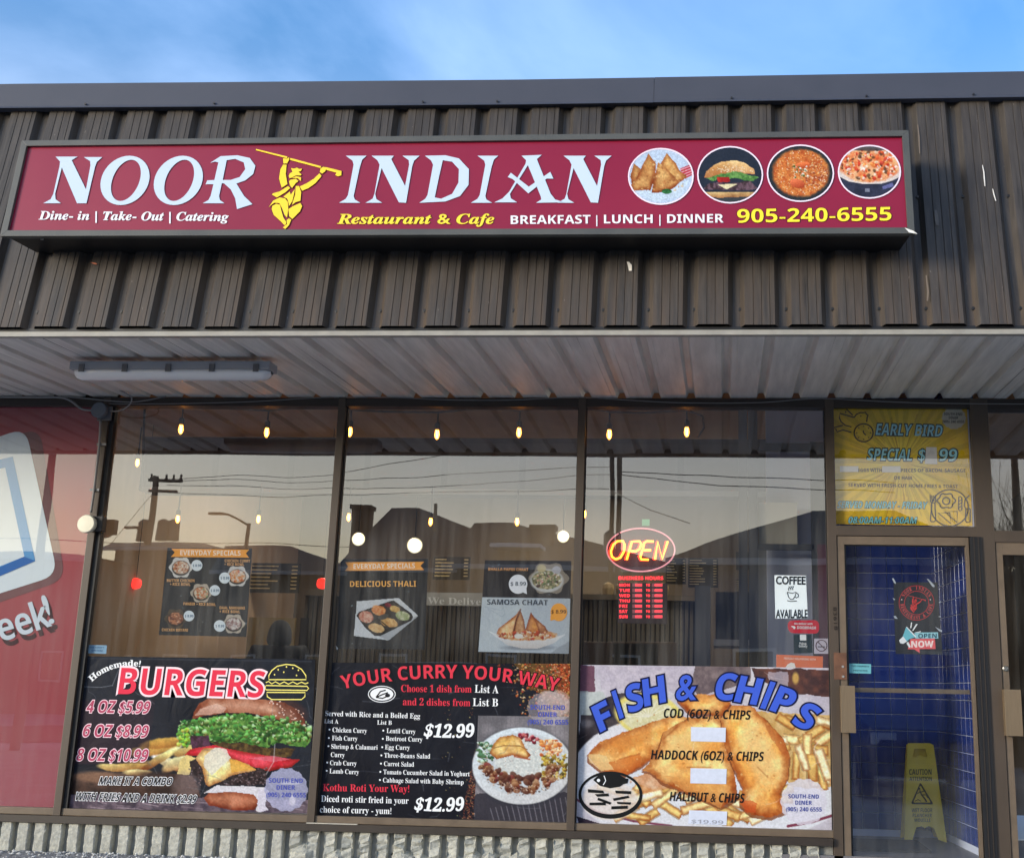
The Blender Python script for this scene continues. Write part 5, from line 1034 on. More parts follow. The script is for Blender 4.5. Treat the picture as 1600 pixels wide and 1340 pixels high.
c.pol(bun, (168, 106, 80), warp=(1.5, 20, 3), col2=(204, 148, 120), ns=34, seed=9, lit=.1, edge=16); c.pol(z2([(120, 530), (170, 470), (300, 430), (380, 470), (350, 505), (200, 525)]), (236, 200, 184), .62, (2, 12, 4)); c.pol(z2([(380, 395), (560, 390), (640, 430), (650, 520), (400, 500)]), (206, 150, 124), .45, (3, 12, 8)); c.ell(455, 1110, 26, 16, (96, 56, 48), .5, .5, .55)
c.scat(46, z2([(720, 410)])[0]+z2([(1020, 620)])[0], (1, 2), [(240, 206, 190), (222, 170, 150)], 6, (.5, .7), test=lambda x, y: y > 1092+(x-420)*.45-4 and y < 1120+(x-420)*.3)
c.pol(z2([(110, 560), (350, 505), (560, 505), (800, 560), (1000, 640), (960, 700), (400, 640), (150, 620)]), (26, 30, 24))
let = z2([(-20, 640), (30, 590), (120, 560), (300, 530), (500, 510), (620, 540), (760, 570), (900, 590), (1040, 630), (1050, 760), (1000, 780), (900, 760), (780, 740), (690, 790), (560, 760), (480, 740), (350, 760), (240, 740), (120, 690), (60, 790), (0, 760)])
c.pol(let, (52, 104, 40), warp=(4, 7, 3), col2=(120, 170, 78), ns=7, seed=2)
def inlet(x, y): return 0 < (y-(1116+abs(x-378)*.10)) < 42-abs(x-385)*.10
c.scat(300, (280, 1112, 484, 1166), (2, 6.5), [(44, 92, 32), (120, 178, 84), (84, 146, 60), (172, 212, 132), (62, 120, 50), (34, 70, 30)], 12, (.35, .7), a=.8, test=inlet, lit=.45)
c.scat(120, (280, 1116, 484, 1164), (1, 2.6), [(216, 236, 180), (30, 56, 24), (190, 224, 150)], 14, (.3, .6), a=.75, test=inlet, lit=.1)
c.scat(26, z2([(-10, 640)])[0]+z2([(70, 800)])[0], (2, 4), [(150, 200, 60), (206, 214, 90), (100, 160, 60)], 15, lit=.3)
c.pol(z2([(90, 690), (240, 690), (250, 790), (100, 800)]), (60, 36, 46), warp=(1, 6, 2), col2=(96, 60, 84), ns=5); c.pol(z2([(250, 740), (520, 750), (720, 790), (930, 790), (900, 860), (600, 850), (360, 810)]), (112, 88, 44), warp=(2, 7, 5), col2=(56, 40, 26), ns=6)
c.pol(z2([(40, 850), (80, 800), (280, 765), (420, 800), (700, 850), (970, 885), (900, 940), (720, 975), (560, 950), (400, 860), (240, 850), (100, 850)]), (206, 32, 46), warp=(1, 14, 4), col2=(228, 72, 84), ns=16, lit=.22, edge=8); c.pol(z2([(560, 870), (760, 850), (900, 880), (760, 900)]), (240, 130, 150), .6)
c.pol(z2([(0, 900), (60, 840), (150, 870), (80, 1000), (-20, 1000)]), (240, 216, 140), warp=(2, 10, 4)); c.pol(z2([(80, 900), (140, 870), (320, 870), (560, 930), (720, 970), (680, 1080), (400, 1090), (210, 1060), (100, 1000)]), (36, 28, 30), warp=(1.5, 8, 8), col2=(60, 46, 48), ns=5)
c.scat(170, z2([(80, 880)])[0]+z2([(710, 1090)])[0], (.8, 2), [(112, 94, 96), (16, 12, 14), (86, 64, 64), (140, 120, 124)], 21, test=lambda x, y: y > 1195+abs(x-330)*.05 and (x > 350 or x < 315), a=.8)
c.pol(z2([(130, 870), (200, 790), (330, 790), (420, 870), (560, 920), (620, 965), (420, 1010), (330, 1060), (240, 1100), (215, 1080), (190, 960)]), (240, 204, 128), warp=(1, 14, 6), col2=(248, 226, 164), ns=18, edge=10); c.pol(z2([(200, 850), (290, 785), (380, 800), (415, 870), (340, 940), (260, 1010), (200, 940)]), (240, 236, 220), .9, (1.5, 8, 3)); c.pol(z2([(405, 880), (480, 890), (620, 960), (420, 985)]), (238, 176, 70), .85)
c.pol(z2([(200, 1150), (300, 1090), (600, 1100), (700, 1110), (720, 1160), (660, 1300), (620, 1300), (600, 1180), (400, 1140), (250, 1150)]), (230, 228, 236), warp=(1.5, 9, 5)); c.pol(z2([(200, 1190), (240, 1150), (420, 1140), (600, 1160), (650, 1230), (600, 1290), (420, 1290), (240, 1250)]), (158, 88, 60), warp=(1, 14, 5), col2=(196, 120, 88), ns=16, lit=.3, edge=10); c.pol(z2([(640, 1120), (720, 1130), (690, 1250), (720, 1290), (650, 1300), (630, 1240)]), (226, 222, 238), warp=(1, 8, 4))
c.pol(z1([(1031, 1010), (1031+170*0+70, 1010), (1100, 1240), (940, 1240), (940, 1010)]), (110, 92, 92), .35); c.ell(288, 1227, 22, 22, (140, 122, 122), .3, .5, .5, (6, 14, 4))
badge(c, 447, 1233, 33.5); c.ell(455, 1222, 16, 3, (222, 224, 244), a=.7, soft=.5); c.ell(457, 1250, 5, 8, (226, 224, 240), a=.7, soft=.5)
c.creases(26, 4, a=.4); c.line(z1([(160, 295), (300, 300), (390, 285), (440, 160)]), 1.2, (150, 156, 166), .6); c.line(z2([(700, 1000), (760, 900), (770, 760)]), 1.3, (226, 226, 230), .6); c.line([(137, 1028), (487, 1033)], 1.6, (52, 58, 70)); c.grain(.22, 2)
po = c.build('burger_poster'); tag(po, 'dark burger poster with red BURGERS heading and prices inside the first window', 'poster')
T(po, PP, 'Homemade!', 's', *z1([(225, 255), (612, 135)]), 9.6, WHT, .002, arc=9.5, fat=.012)
T(po, PP, 'BURGERS', 'b', (184, 1083.5), (409.5, 1089), 41, (224, 44, 74), .0035, outline=((246, 222, 230), .055), slant=.12)
for t, y, x0, x1 in (('4 OZ $5.99', 1112.5, 134, 232), ('6 OZ $8.99', 1150, 128, 229.5), ('8 OZ $10.99', 1187.5, 118.5, 229)): T(po, PP, t, 'b', (x0, y), (x1, y+1.5), 19, (176, 66, 96), .003, outline=((246, 214, 224), .05), slant=.22)
T(po, PP, 'MAKE IT A COMBO', 'b', *z1([(278, 1082), (862, 1088)]), 12, (24, 26, 30), .003, outline=((236, 238, 242), .06), slant=.3)
T(po, PP, 'WITH FRIES AND A DRINK $2.99', 'b', *z1([(82, 1208), (1055, 1232)]), 12.5, (24, 26, 30), .003, outline=((236, 238, 242), .055), slant=.3)
badge_text(po, PP, 447, 1226, 1.0, (76, 86, 176)); YB_ = (238, 226, 120)
stroke(po, PP, z2([(722, 238), (722, 205), (745, 165), (790, 130), (860, 115), (930, 122), (985, 155), (1020, 205), (1022, 238)]), 1.7, YB_, closed=True)
stroke(po, PP, z2([(698, 262), (720, 252), (745, 272), (775, 255), (810, 274), (845, 256), (880, 274), (915, 256), (950, 274), (985, 258), (1015, 272), (1040, 262)]), 1.6, YB_)
stroke(po, PP, z2([(700, 285), (1030, 292), (1042, 308), (1030, 325), (700, 320), (690, 303)]), 1.7, YB_, closed=True); stroke(po, PP, z2([(705, 340), (1015, 342), (1012, 375), (985, 398), (745, 398), (710, 375)]), 1.7, YB_, closed=True)
for x, y in ((797, 158), (864, 135), (842, 178), (915, 146), (960, 162), (768, 198), (945, 204)): flat('sesame_mark', circ(*z2([(x, y)])[0], 1.1, 1.4, 8), PP, ink(YB_), po, .002)

# ================================================================ CURRY POSTER
z3 = zc(480, 900, .32836); z4 = zc(735, 1020, .2015)
c = Cv([(519, 1034.5), (891, 1036.5), (886.5, 1284), (497, 1274)], PP, 1.0, bg=(22, 24, 34)); c.put(c.full, np.ones(c.X.shape)*.7, (20, 22, 32), (34, 38, 48), 70, 5)
sp = [(222, 120, 60), (150, 70, 40), (196, 150, 84), (110, 96, 40), (236, 196, 150), (90, 40, 28), (214, 84, 44), (60, 50, 30)]
c.pol([(800, 1034), (892, 1034), (890, 1120), (868, 1122), (850, 1090), (830, 1070)], (120, 78, 44), warp=(9, 14, 3), col2=(84, 70, 34), ns=9); c.pol([(862, 1034), (892, 1034), (890, 1100), (872, 1080)], (190, 84, 48), .8, (6, 10, 5), (140, 60, 34), 5)
c.scat(900, (770, 1036, 892, 1122), (.6, 2.2), sp, 31, (.3, .9), a=.85, test=lambda x, y: (x-790)*.9+(1060-y)*.5 > random.Random(int(x*y)).uniform(-5, 55)); c.scat(360, (722, 1170, 745, 1280), (.5, 1.4), [(120, 60, 48), (150, 80, 60), (90, 44, 36), (180, 130, 90)], 33, (.5, 1), a=.8, test=lambda x, y: x > 745-(y-1150)*.18); c.scat(70, (690, 1100, 745, 1280), (.4, 1), [(150, 120, 84), (110, 70, 50), (170, 160, 110)], 34)
c.pol([(747, 1117.5), (890, 1119), (887, 1286), (741, 1282)], (150, 146, 152), col2=(110, 108, 114), ns=30)
for k in range(22): x = 742+k*7; c.line([(x, 1118), (x+rr.uniform(-2, 3), 1286)], .8, (96, 94, 100), .4)
c.pol([(741, 1240), (888, 1236), (887, 1286), (741, 1284)], (52, 50, 60), .9, (3, 10, 4))
for k in range(15): x = 770+k*8.4; c.line([(x-4, 1262-k*1.2), (x+3, 1286)], 1.5, (150, 146, 156), .6)
c.ell(816, 1198, 79, 62, (50, 52, 62), a=.6, soft=.12); c.ell(816, 1196, 78, 60, (222, 230, 236), soft=.03, lit=.05); c.ell(816, 1193, 66, 49, (206, 216, 224), soft=.06)
c.ell(815, 1184, 42, 34, (232, 236, 232), warp=(2, 6, 3), col2=(204, 212, 212), ns=3); c.scat(160, (775, 1165, 855, 1215), (.8, 1.8), [(248, 250, 246), (200, 208, 206)], 41, (.3, .5), a=.7)
c.scat(60, (746, 1160, 772, 1190), (1.5, 4), [(84, 120, 84), (50, 84, 56), (190, 206, 180)], 42); c.scat(40, (806, 1146, 845, 1160), (1.5, 3.5), [(150, 40, 60), (110, 30, 46), (200, 110, 110)], 43, test=lambda x, y: abs(y-1146-(x-806)*.35) < 5); c.scat(80, (845, 1156, 878, 1180), (1.5, 4), [(230, 150, 80), (244, 200, 150), (206, 110, 60)], 44)
c.scat(140, (847, 1178, 886, 1215), (1.5, 3.5), [(200, 170, 70), (160, 130, 50), (226, 206, 120), (96, 84, 40)], 45); 
c.pol(z4([(150, 770), (180, 700), (230, 650), (330, 632), (390, 660), (430, 740), (470, 790), (440, 820), (330, 790), (200, 820)]), (214, 160, 84), warp=(.8, 8, 2), col2=(236, 196, 130), ns=9, lit=.12, edge=7); c.line(z4([(180, 735), (260, 715), (380, 718), (440, 745)]), 1.6, (150, 100, 50), .8); c.line(z4([(340, 800), (460, 822)]), 2.2, (176, 84, 50), .8)
for k in range(90):
    a_ = rr.uniform(.15, 3.0); x = 815+math.cos(a_)*rr.uniform(42, 66); y = 1190+math.sin(a_)*rr.uniform(22, 50)*.95
    if y > 1186 and x < 884: s_ = rr.uniform(3, 8); c.ell(x, y, s_, s_*.7, rr.choice([(104, 60, 42), (140, 90, 58), (84, 44, 34), (160, 110, 76), (120, 50, 44)]), rr.uniform(0, 3), .25, .9, lit=.5)
c.scat(160, (748, 1190, 884, 1246), (.8, 2), [(196, 160, 130), (60, 34, 28), (222, 200, 180)], 47, a=.6, test=lambda x, y: .5 < ((x-816)/66)**2+((y-1192)/50)**2 < 1 and y > 1195)
c.ell(866, 1098, 27, 21, (214, 196, 196), a=.55); c.pol(circ(858, 1106, 34, 27, 80, wob=.03, k=14), (206, 196, 204), .5); c.creases(34, 9, a=.45); c.grain(.2, 2)
po = c.build('curry_poster'); tag(po, 'black curry poster with red heading, dish lists and a rice plate in the middle window', 'poster')
RD = (214, 52, 72); T(po, PP, 'YOUR CURRY YOUR WAY', 'b', (535, 1076), (871, 1080), 21, RD, .003, outline=((14, 10, 14), .05), arc=19)
T(po, PP, 'Choose 1 dish from', 's', *z3([(447, 549), (782, 552)]), 11, RD); T(po, PP, 'List A', 's', *z3([(797, 552), (910, 556)]), 12, WHT); T(po, PP, 'and 2 dishes from', 's', *z3([(455, 612), (776, 617)]), 11, RD); T(po, PP, 'List B', 's', *z3([(788, 616), (908, 618)]), 12, WHT)
for t, x0, y0, x1, y1, hh in (('Served with Rice and a Boiled Egg', 85, 663, 537, 676, 24), ('List A', 80, 698, 148, 700, 20), ('List B', 333, 704, 402, 706, 20), ('Chicken Curry', 120, 740, 284, 745, 22), ('Fish Curry', 118, 779, 239, 782, 22), ('Shrimp & Calamari', 114, 819, 335, 824, 22), ('Curry', 112, 858, 178, 860, 22), ('Crab Curry', 108, 897, 235, 900, 22), ('Lamb Curry', 106, 936, 246, 941, 22),
    ('Lentil Curry', 378, 744, 515, 749, 22), ('Beetroot Curry', 374, 781, 548, 786, 22), ('Egg Curry', 370, 822, 488, 825, 22), ('Three-Beans Salad', 366, 861, 585, 866, 22), ('Carrot Salad', 365, 901, 508, 905, 22), ('Tomato Cucumber Salad in Yoghurt', 362, 940, 773, 950, 22), ('Cabbage Salad with Baby Shrimp', 360, 979, 744, 989, 22), ('Diced roti stir fried in your', 66, 1071, 482, 1081, 30), ('choice of curry - yum!', 60, 1122, 400, 1130, 30)):
    T(po, PP, t, 's', *z3([(x0, y0), (x1, y1)]), hh*.32836, WHT)
for x, y in ((106, 728), (103, 768), (101, 807), (95, 885), (93, 924), (362, 733), (360, 772), (357, 812), (353, 851), (351, 890), (348, 929), (346, 968)): flat('bullet', circ(*z3([(x, y)])[0], 1.5, 1.5, 8), PP, ink(WHT), po, .002)
T(po, PP, 'Kothu Roti Your Way!', 's', *z3([(75, 1020), (485, 1026)]), 11, RD); T(po, PP, '$12.99', 's', (662, 1149), (740, 1150), 20, WHT, fat=.02, arc=-2, slant=.15); T(po, PP, '$12.99', 's', (647, 1264), (724, 1265), 20, WHT, fat=.02, arc=-2, slant=.15)
badge_text(po, PP, 856, 1112, 1.02, (72, 84, 178)); e0 = z3([(355, 560)])[0]; stroke(po, PP, circ(*e0, 21, 12.5, 32), 1.2, WHT, closed=True); flat('bowl_emblem', circ(*e0, 18, 10, 28), PP, ink(WHT), po, .002)
for a_ in (-.9, -.3, .4): stroke(po, PP, [(e0[0]-9, e0[1]+5), (e0[0]-9+11*math.cos(a_), e0[1]+3+9*math.sin(a_)), (e0[0]+10*math.cos(a_), e0[1]+8*math.sin(a_))], 2.0, (24, 26, 34), .0026)
flat('bowl_emblem', circ(e0[0]+9, e0[1]+2, 4, 3, 12), PP, ink((24, 26, 34)), po, .0026)

# ================================================================ FISH AND CHIPS POSTER
z5 = zc(890, 1030, .2625); z6 = zc(880, 900, .32836)
c = Cv([(905, 1038), (1297, 1043), (1303, 1297), (899, 1285)], PP, 1.0, bg=(206, 202, 214)); c.put(c.full, np.ones(c.X.shape)*.8, (196, 190, 206), (220, 218, 226), 30, 4)
c.pol(z5([(60, 30), (150, 40), (150, 190), (60, 200)]), (96, 50, 70), .8, (2, 12, 1)); c.pol(z5([(180, 40), (740, 40), (740, 200), (400, 190), (190, 170)]), (214, 206, 220), .8, (3, 20, 3), (190, 182, 200)); c.pol(z5([(740, 30), (1080, 40), (1080, 130), (760, 220), (730, 150)]), (84, 70, 74), .85, (3, 16, 4), (130, 112, 112), 12); c.pol(z5([(1080, 50), (1560, 60), (1560, 220), (1300, 200), (1100, 110)]), (104, 60, 48), .9, (3, 16, 7), (60, 38, 38), 14); c.pol(z5([(1180, 80), (1300, 70), (1300, 180), (1200, 170)]), (196, 190, 206), .7, (3, 10, 2)); c.ell(*z5([(1345, 110)])[0], 5, 9, (232, 190, 100), a=.8, soft=.6)
c.pol(z5([(60, 330), (150, 250), (280, 200), (560, 180), (560, 300), (250, 420), (60, 480)]), (44, 40, 46), .92, (3, 20, 3), (70, 62, 66), 14); c.pol(z5([(50, 190), (200, 190), (230, 260), (120, 330), (50, 330)]), (196, 206, 204), .85, (2, 12, 3)); c.ell(*z5([(100, 380)])[0], 10, 6, (150, 148, 156), a=.5, soft=.8); c.ell(*z5([(80, 500)])[0], 22, 18, (40, 34, 40), soft=.5)
c.ell(*z5([(500, 700)])[0], 130, 92, (232, 234, 242), soft=.02); c.ell(*z5([(1000, 700)])[0], 190, 98, (232, 236, 244), soft=.02); c.pol(z5([(40, 930), (200, 980), (60, 990)]), (50, 40, 56)); c.line(z5([(40, 830), (160, 905), (380, 960), (620, 990)]), 3.6, (120, 50, 74), .85)
c.ell(*z5([(470, 330)])[0], 54, 34, (240, 226, 130), .2, .1, 1, (1, 10, 3)); c.ell(*z5([(470, 335)])[0], 46, 28, (238, 236, 200), .2, .1, 1, None, (222, 216, 168), 5)
for k in range(9): a_ = 3.2+k*.3; c.line([z5([(470, 340)])[0], (z5([(470, 340)])[0][0]+44*math.cos(a_), z5([(470, 340)])[0][1]+26*math.sin(a_))], 1.4, (246, 244, 226), .8)
def chips(n, x0, y0, x1, y1, seed, L=(12, 26), W=(4, 8), an=(-.5, .5)):
    r = random.Random(seed)
    for k in range(n):
        x, y = r.uniform(x0, x1), r.uniform(y0, y1); l_, w_ = r.uniform(*L), r.uniform(*W); a_ = r.uniform(*an); cc = r.choice([(238, 206, 142), (226, 186, 112), (246, 224, 176), (214, 166, 92)]); d = np.array([math.cos(a_), math.sin(a_)]); q = np.array([-d[1], d[0]]); p = np.array([x, y])
        c.pol([tuple(p-d*l_-q*w_*1.15), tuple(p+d*l_-q*w_*1.15), tuple(p+d*l_+q*w_*1.1), tuple(p-d*l_+q*w_*1.1)], tuple(int(v*.62) for v in cc), .55, (1, 8, seed+k)); c.pol([tuple(p-d*l_-q*w_), tuple(p+d*l_-q*w_*.9), tuple(p+d*l_+q*w_*.8), tuple(p-d*l_+q*w_*.9)], cc, 1, (1, 8, seed+k), tuple(min(255, int(v*1.08)) for v in cc), 9, k, lit=.1, edge=5)
c.pol(z5([(1050, 300), (1560, 330), (1560, 760), (1300, 760), (1250, 500)]), (232, 200, 140), warp=(4, 16, 6), col2=(206, 162, 92), ns=14)
chips(16, 1215, 1125, 1300, 1180, 3, (10, 18), (6, 9), (-.7, .6)); chips(9, 1235, 1165, 1298, 1215, 5, (20, 30), (6, 9), (1.2, 1.7)); chips(30, 950, 1225, 1230, 1278, 8, (16, 32), (5, 8), (-.7, .7)); c.pol(z5([(380, 700), (560, 640), (620, 760), (430, 800)]), (214, 140, 84), .8, (3, 10, 3), (236, 186, 140))
GF = (232, 152, 72); G2 = (246, 196, 122); G3 = (196, 104, 44)
def fillet(p, seed, sh=.16):
    q = np.array(z5(p)); cc = q.mean(0); c.pol([tuple(cc+(v-cc)*1.03+np.array([0, 2.5])) for v in q], (126, 62, 30), .75, (1.5, 12, seed)); c.pol([tuple(v) for v in q], GF, 1, (2.5, 9, seed), G2, 26, seed, lit=sh, edge=17)
fillet([(640, 240), (760, 205), (880, 205), (960, 260), (920, 330), (720, 330)], 2)
fillet([(110, 560), (180, 490), (330, 430), (480, 370), (640, 330), (760, 350), (640, 470), (520, 560), (420, 640), (330, 690), (180, 660), (115, 600)], 11); c.pol(z5([(120, 600), (250, 600), (420, 560), (430, 630), (330, 690), (190, 660)]), (214, 110, 44), .6, (4, 12, 5)); c.pol(z5([(115, 560), (220, 570), (260, 650), (190, 660), (120, 610)]), (246, 214, 150), .8, (2, 8, 6))
fillet([(430, 660), (520, 560), (560, 430), (700, 350), (900, 330), (960, 560), (980, 700), (1000, 820), (900, 880), (700, 790), (560, 740), (480, 670)], 16); c.pol(z5([(560, 690), (760, 700), (960, 760), (900, 880), (700, 790)]), (232, 166, 92), .6, (4, 14, 8)); 
fillet([(900, 360), (960, 270), (1080, 275), (1180, 370), (1270, 470), (1310, 580), (1300, 700), (1250, 800), (1290, 900), (1200, 940), (1080, 920), (1010, 860), (1030, 760), (970, 640), (920, 480)], 21, .08); c.pol(z5([(1150, 370), (1270, 480), (1305, 590), (1260, 560), (1190, 450)]), (196, 110, 56), .6, (3, 12, 3)); c.pol(z5([(1020, 830), (1120, 850), (1100, 910), (1040, 900)]), (214, 80, 34), .6, (3, 8, 5)); c.ell(*z5([(1130, 560)])[0], 20, 44, (250, 206, 136), -.35, .8, .6); c.ell(*z5([(380, 480)])[0], 40, 10, (214, 126, 52), -.35, .8, .55); c.ell(*z5([(700, 500)])[0], 30, 22, (248, 204, 132), -.2, .8, .6)
c.scat(150, (930, 1100, 1228, 1250), (.8, 2.4), [(196, 112, 50), (250, 216, 156), (180, 96, 40), (244, 196, 124)], 51, (.4, .9), a=.42, test=lambda x, y: y < 1240 and y > 1105+abs(x-1110)*.12)
for p in (((300, 590), (420, 560)), ((560, 470), (640, 400)), ((930, 420), (960, 560), (1000, 680)), ((1120, 640), (1180, 700)), ((700, 640), (840, 640))): c.line(z5(p), 1.8, (160, 80, 36), .5, 2)
c.line(z5([(620, 985), (1000, 1000), (1300, 985), (1580, 890)]), 4, (236, 240, 250), 1); c.line(z5([(1300, 990), (1440, 965), (1570, 925)]), 4.5, (120, 40, 64), .9); badge(c, 1256, 1252, 36, (228, 226, 240), .85); c.ell(*z5([(240, 840)])[0], 44, 30, (236, 226, 220), a=.8, soft=.1)
c.creases(14, 19, (250, 250, 252), .5); c.grain(.14, 2)
po = c.build('fish_and_chips_poster'); tag(po, 'bright fish and chips poster with big blue lettering inside the third window', 'poster')
def arcletters(s_, pts, h, col, oc, slant):
    for ch, (x, y, w_, an) in zip(s_, pts):
        d = np.array([math.cos(an), math.sin(an)])*w_/2; x, y = z5([(x, y)])[0]; T(po, PP, ch, 'b', (x-d[0], y-d[1]), (x+d[0], y+d[1]), h, col, .0035, outline=(oc, .06), slant=slant, fat=.015)
arcletters('FlSH&CHlPS', [(225, 408, 24, -.48), (310, 345, 6, -.42), (400, 300, 24, -.3), (510, 262, 33, -.22), (690, 238, 30, -.04), (915, 236, 29, .08), (1045, 256, 34, .16), (1150, 288, 7, .26), (1245, 315, 29, .32), (1370, 400, 28, .48)], 41, (60, 92, 206), (16, 20, 60), .12)
for t, p in (('COD (6OZ) & CHIPS', [(557, 345), (1072, 357)]), ('HADDOCK (6OZ) & CHIPS', [(483, 592), (1150, 604)]), ('HALIBUT & CHIPS', [(594, 840), (1035, 852)])): T(po, PP, t, 'b', *z5(p), 14.5, (18, 16, 18), .003, slant=.12)
TP_ = mat('white_tape', (206, 214, 232), .4, noise=.06, nscale=30)
for q in ([(722, 400), (930, 405), (928, 490), (722, 485)], [(720, 645), (935, 650), (932, 740), (718, 735)], [(712, 895), (938, 903), (934, 985), (706, 975)]): flat('price_tape', z5(q), PP, TP_, po, .0030)
T(po, PP, '$19.99', 'b', *z5([(725, 972), (915, 980)]), 6, (150, 156, 170), .0036)
badge_text(po, PP, 1256, 1250, .9, (60, 72, 150)); BK = (16, 18, 20)
o_, i_ = circ(*z5([(243, 805)])[0], 50, 37, 44), circ(z5([(243, 805)])[0][0], z5([(243, 805)])[0][1]-1.5, 45.5, 31.5, 44); flat('plate_emblem', o_[::1], PP, ink(BK), po, .0028, [i_])
flat('fish_emblem', z5([(140, 715), (175, 685), (230, 668), (290, 680), (330, 705), (350, 708), (345, 735), (320, 740), (300, 755), (240, 765), (180, 750)]), PP, ink(BK), po, .003); flat('fish_eye', circ(*z5([(172, 718)])[0], 2.6, 2.6, 12), PP, ink(WHT), po, .0036); stroke(po, PP, z5([(205, 690), (215, 720), (200, 745)]), 1.3, WHT, .0036)
for q in ([(108, 770), (200, 778), (205, 795), (110, 790)], [(150, 800), (230, 795), (235, 812), (165, 815)], [(270, 778), (365, 782), (365, 800), (275, 795)], [(170, 820), (250, 850), (240, 862), (165, 835)], [(258, 825), (350, 808), (355, 822), (262, 840)], [(118, 850), (215, 848), (215, 866), (118, 866)], [(248, 872), (345, 868), (345, 886), (248, 890)], [(280, 845), (365, 848), (362, 862), (285, 858)]): flat('chip_emblem', z5(q), PP, ink(BK), po, .003)
# ================================================================ DISH POSTERS
def ribbon(par, pl, q, tcol, t, p0, p1, h): flat('ribbon', q, pl, ink((236, 160, 60)), par, .0016); T(par, pl, t, 'b', p0, p1, h, tcol, .0026)
def drops(c, n, seed): c.scat(n, (c.X.min(), c.Y.min(), c.X.max(), c.Y.max()), (.8, 2.4), [(96, 100, 104), (70, 74, 78), (140, 144, 146)], seed, (.4, .7), a=.6, lit=.6)
P2 = Plane(.072); z7 = zc(230, 840, .18125)
c = Cv(z7([(175, 85), (905, 92), (855, 852), (100, 836)]), P2, .8, bg=(44, 46, 50)); drops(c, 22, 3); OL = (206, 150, 96)
def bowl(cx, cy, r, seed, cols, ring=(200, 190, 176)):
    cx, cy = z7([(cx, cy)])[0]; r *= .18125; c.pol(circ(cx, cy, r*1.25, r*1.15, 60, wob=.09, k=6), ring); c.ell(cx, cy+1, r*1.0, r*.86, (40, 34, 30)); c.ell(cx, cy, r*.92, r*.74, cols[0], warp=(1, 4, seed), col2=cols[1], ns=3, seed=seed); c.scat(24, (cx-r*.8, cy-r*.6, cx+r*.8, cy+r*.6), (.8, 2), cols, seed, a=.8)
bowl(290, 255, 76, 1, [(206, 130, 84), (232, 226, 214), (150, 70, 40)], (232, 232, 232)); bowl(775, 330, 76, 2, [(230, 150, 90), (236, 232, 224), (206, 90, 50)], (226, 226, 226)); bowl(465, 475, 70, 3, [(226, 224, 206), (206, 110, 60), (130, 160, 110)]); bowl(245, 695, 72, 4, [(206, 140, 100), (110, 60, 44), (240, 200, 170)], (90, 76, 60)); bowl(745, 740, 72, 5, [(232, 228, 224), (150, 110, 110), (200, 196, 196)])
c.grain(.15); po = c.build('five_dish_poster'); tag(po, 'black poster of five rice bowls under an orange ribbon in the first window', 'poster')
ribbon(po, P2, z7([(208, 92), (880, 100), (850, 133), (878, 170), (205, 163), (238, 125)]), (246, 232, 214), 'EVERYDAY SPECIALS', *z7([(285, 148), (805, 152)]), 7.6)
for x, y, s_ in ((428, 237, 48), (668, 345, 48), (583, 452, 46), (360, 672, 46), (625, 758, 50)): q = z7([(x, y)])[0]; flat('price_bubble', circ(*q, s_*.18125, s_*.18125, 24), P2, ink((214, 226, 236)), po, .0018); T(po, P2, '$ 8.99', 'b', (q[0]-6.5, q[1]+2), (q[0]+7, q[1]+2.2), 4, (60, 100, 130), .0026)
for t, x0, y0, x1, y1 in (('BUTTER CHICKEN', 170, 378, 408, 380), ('+ RICE BOWL', 195, 410, 372, 412), ('CHICKEN CURRY', 668, 208, 888, 210), ('+ RICE BOWL', 665, 238, 835, 241), ('PANEER + RICE BOWL', 312, 578, 590, 586), ('DAAL MAKHANI', 624, 612, 842, 616), ('+ RICE BOWL', 624, 644, 800, 648), ('CHICKEN BIRYANI', 126, 802, 352, 806)): T(po, P2, t, 'b', *z7([(x0, y0), (x1, y1)]), 4.3, (222, 170, 112), .0022)
z8 = zc(520, 865, .11569)
c = Cv(z8([(112, 72), (1290, 68), (1240, 1290), (45, 1280)]), P2, .8, bg=(40, 43, 48)); drops(c, 30, 5)
c.pol(z8([(325, 640), (890, 595), (1155, 835), (755, 1165), (285, 1105)]), (222, 230, 240)); c.pol(z8([(755, 1165), (1155, 835), (1060, 860), (620, 1110)]), (170, 178, 188), .7); c.pol(z8([(315, 830), (360, 780), (760, 640), (820, 625), (1060, 800), (1085, 850), (1060, 900), (640, 1110), (570, 1110), (440, 1000)]), (30, 28, 28)); c.pol(z8([(350, 830), (400, 790), (780, 660), (830, 650), (1030, 810), (1040, 850), (640, 1060), (560, 1060), (460, 980)]), (58, 54, 50))
for (x, y, rx, ry, cc, c2) in ((450, 850, 100, 78, (236, 200, 180), (200, 120, 100)), (620, 760, 98, 66, (222, 130, 70), (240, 180, 120)), (745, 690, 46, 26, (150, 40, 60), (110, 30, 40)), (840, 745, 74, 42, (236, 206, 140), (206, 160, 80)), (945, 835, 98, 62, (226, 228, 196), (150, 170, 110)), (590, 1000, 110, 58, (240, 206, 150), (226, 180, 120)), (760, 925, 120, 60, (240, 204, 140), (206, 150, 84))): x, y = z8([(x, y)])[0]; c.ell(x, y, rx*.11569, ry*.11569, cc, .25, .15, 1, (1, 4, int(x)), c2, 3, int(y))
c.ell(*z8([(680, 850)])[0], 9, 4, (90, 88, 84), -.3); c.line(z8([(560, 900), (480, 950), (600, 870), (780, 1010)]), 1.6, (30, 28, 28), .9); c.grain(.15); po = c.build('thali_poster'); tag(po, 'black DELICIOUS THALI poster with a compartment tray in the middle window', 'poster')
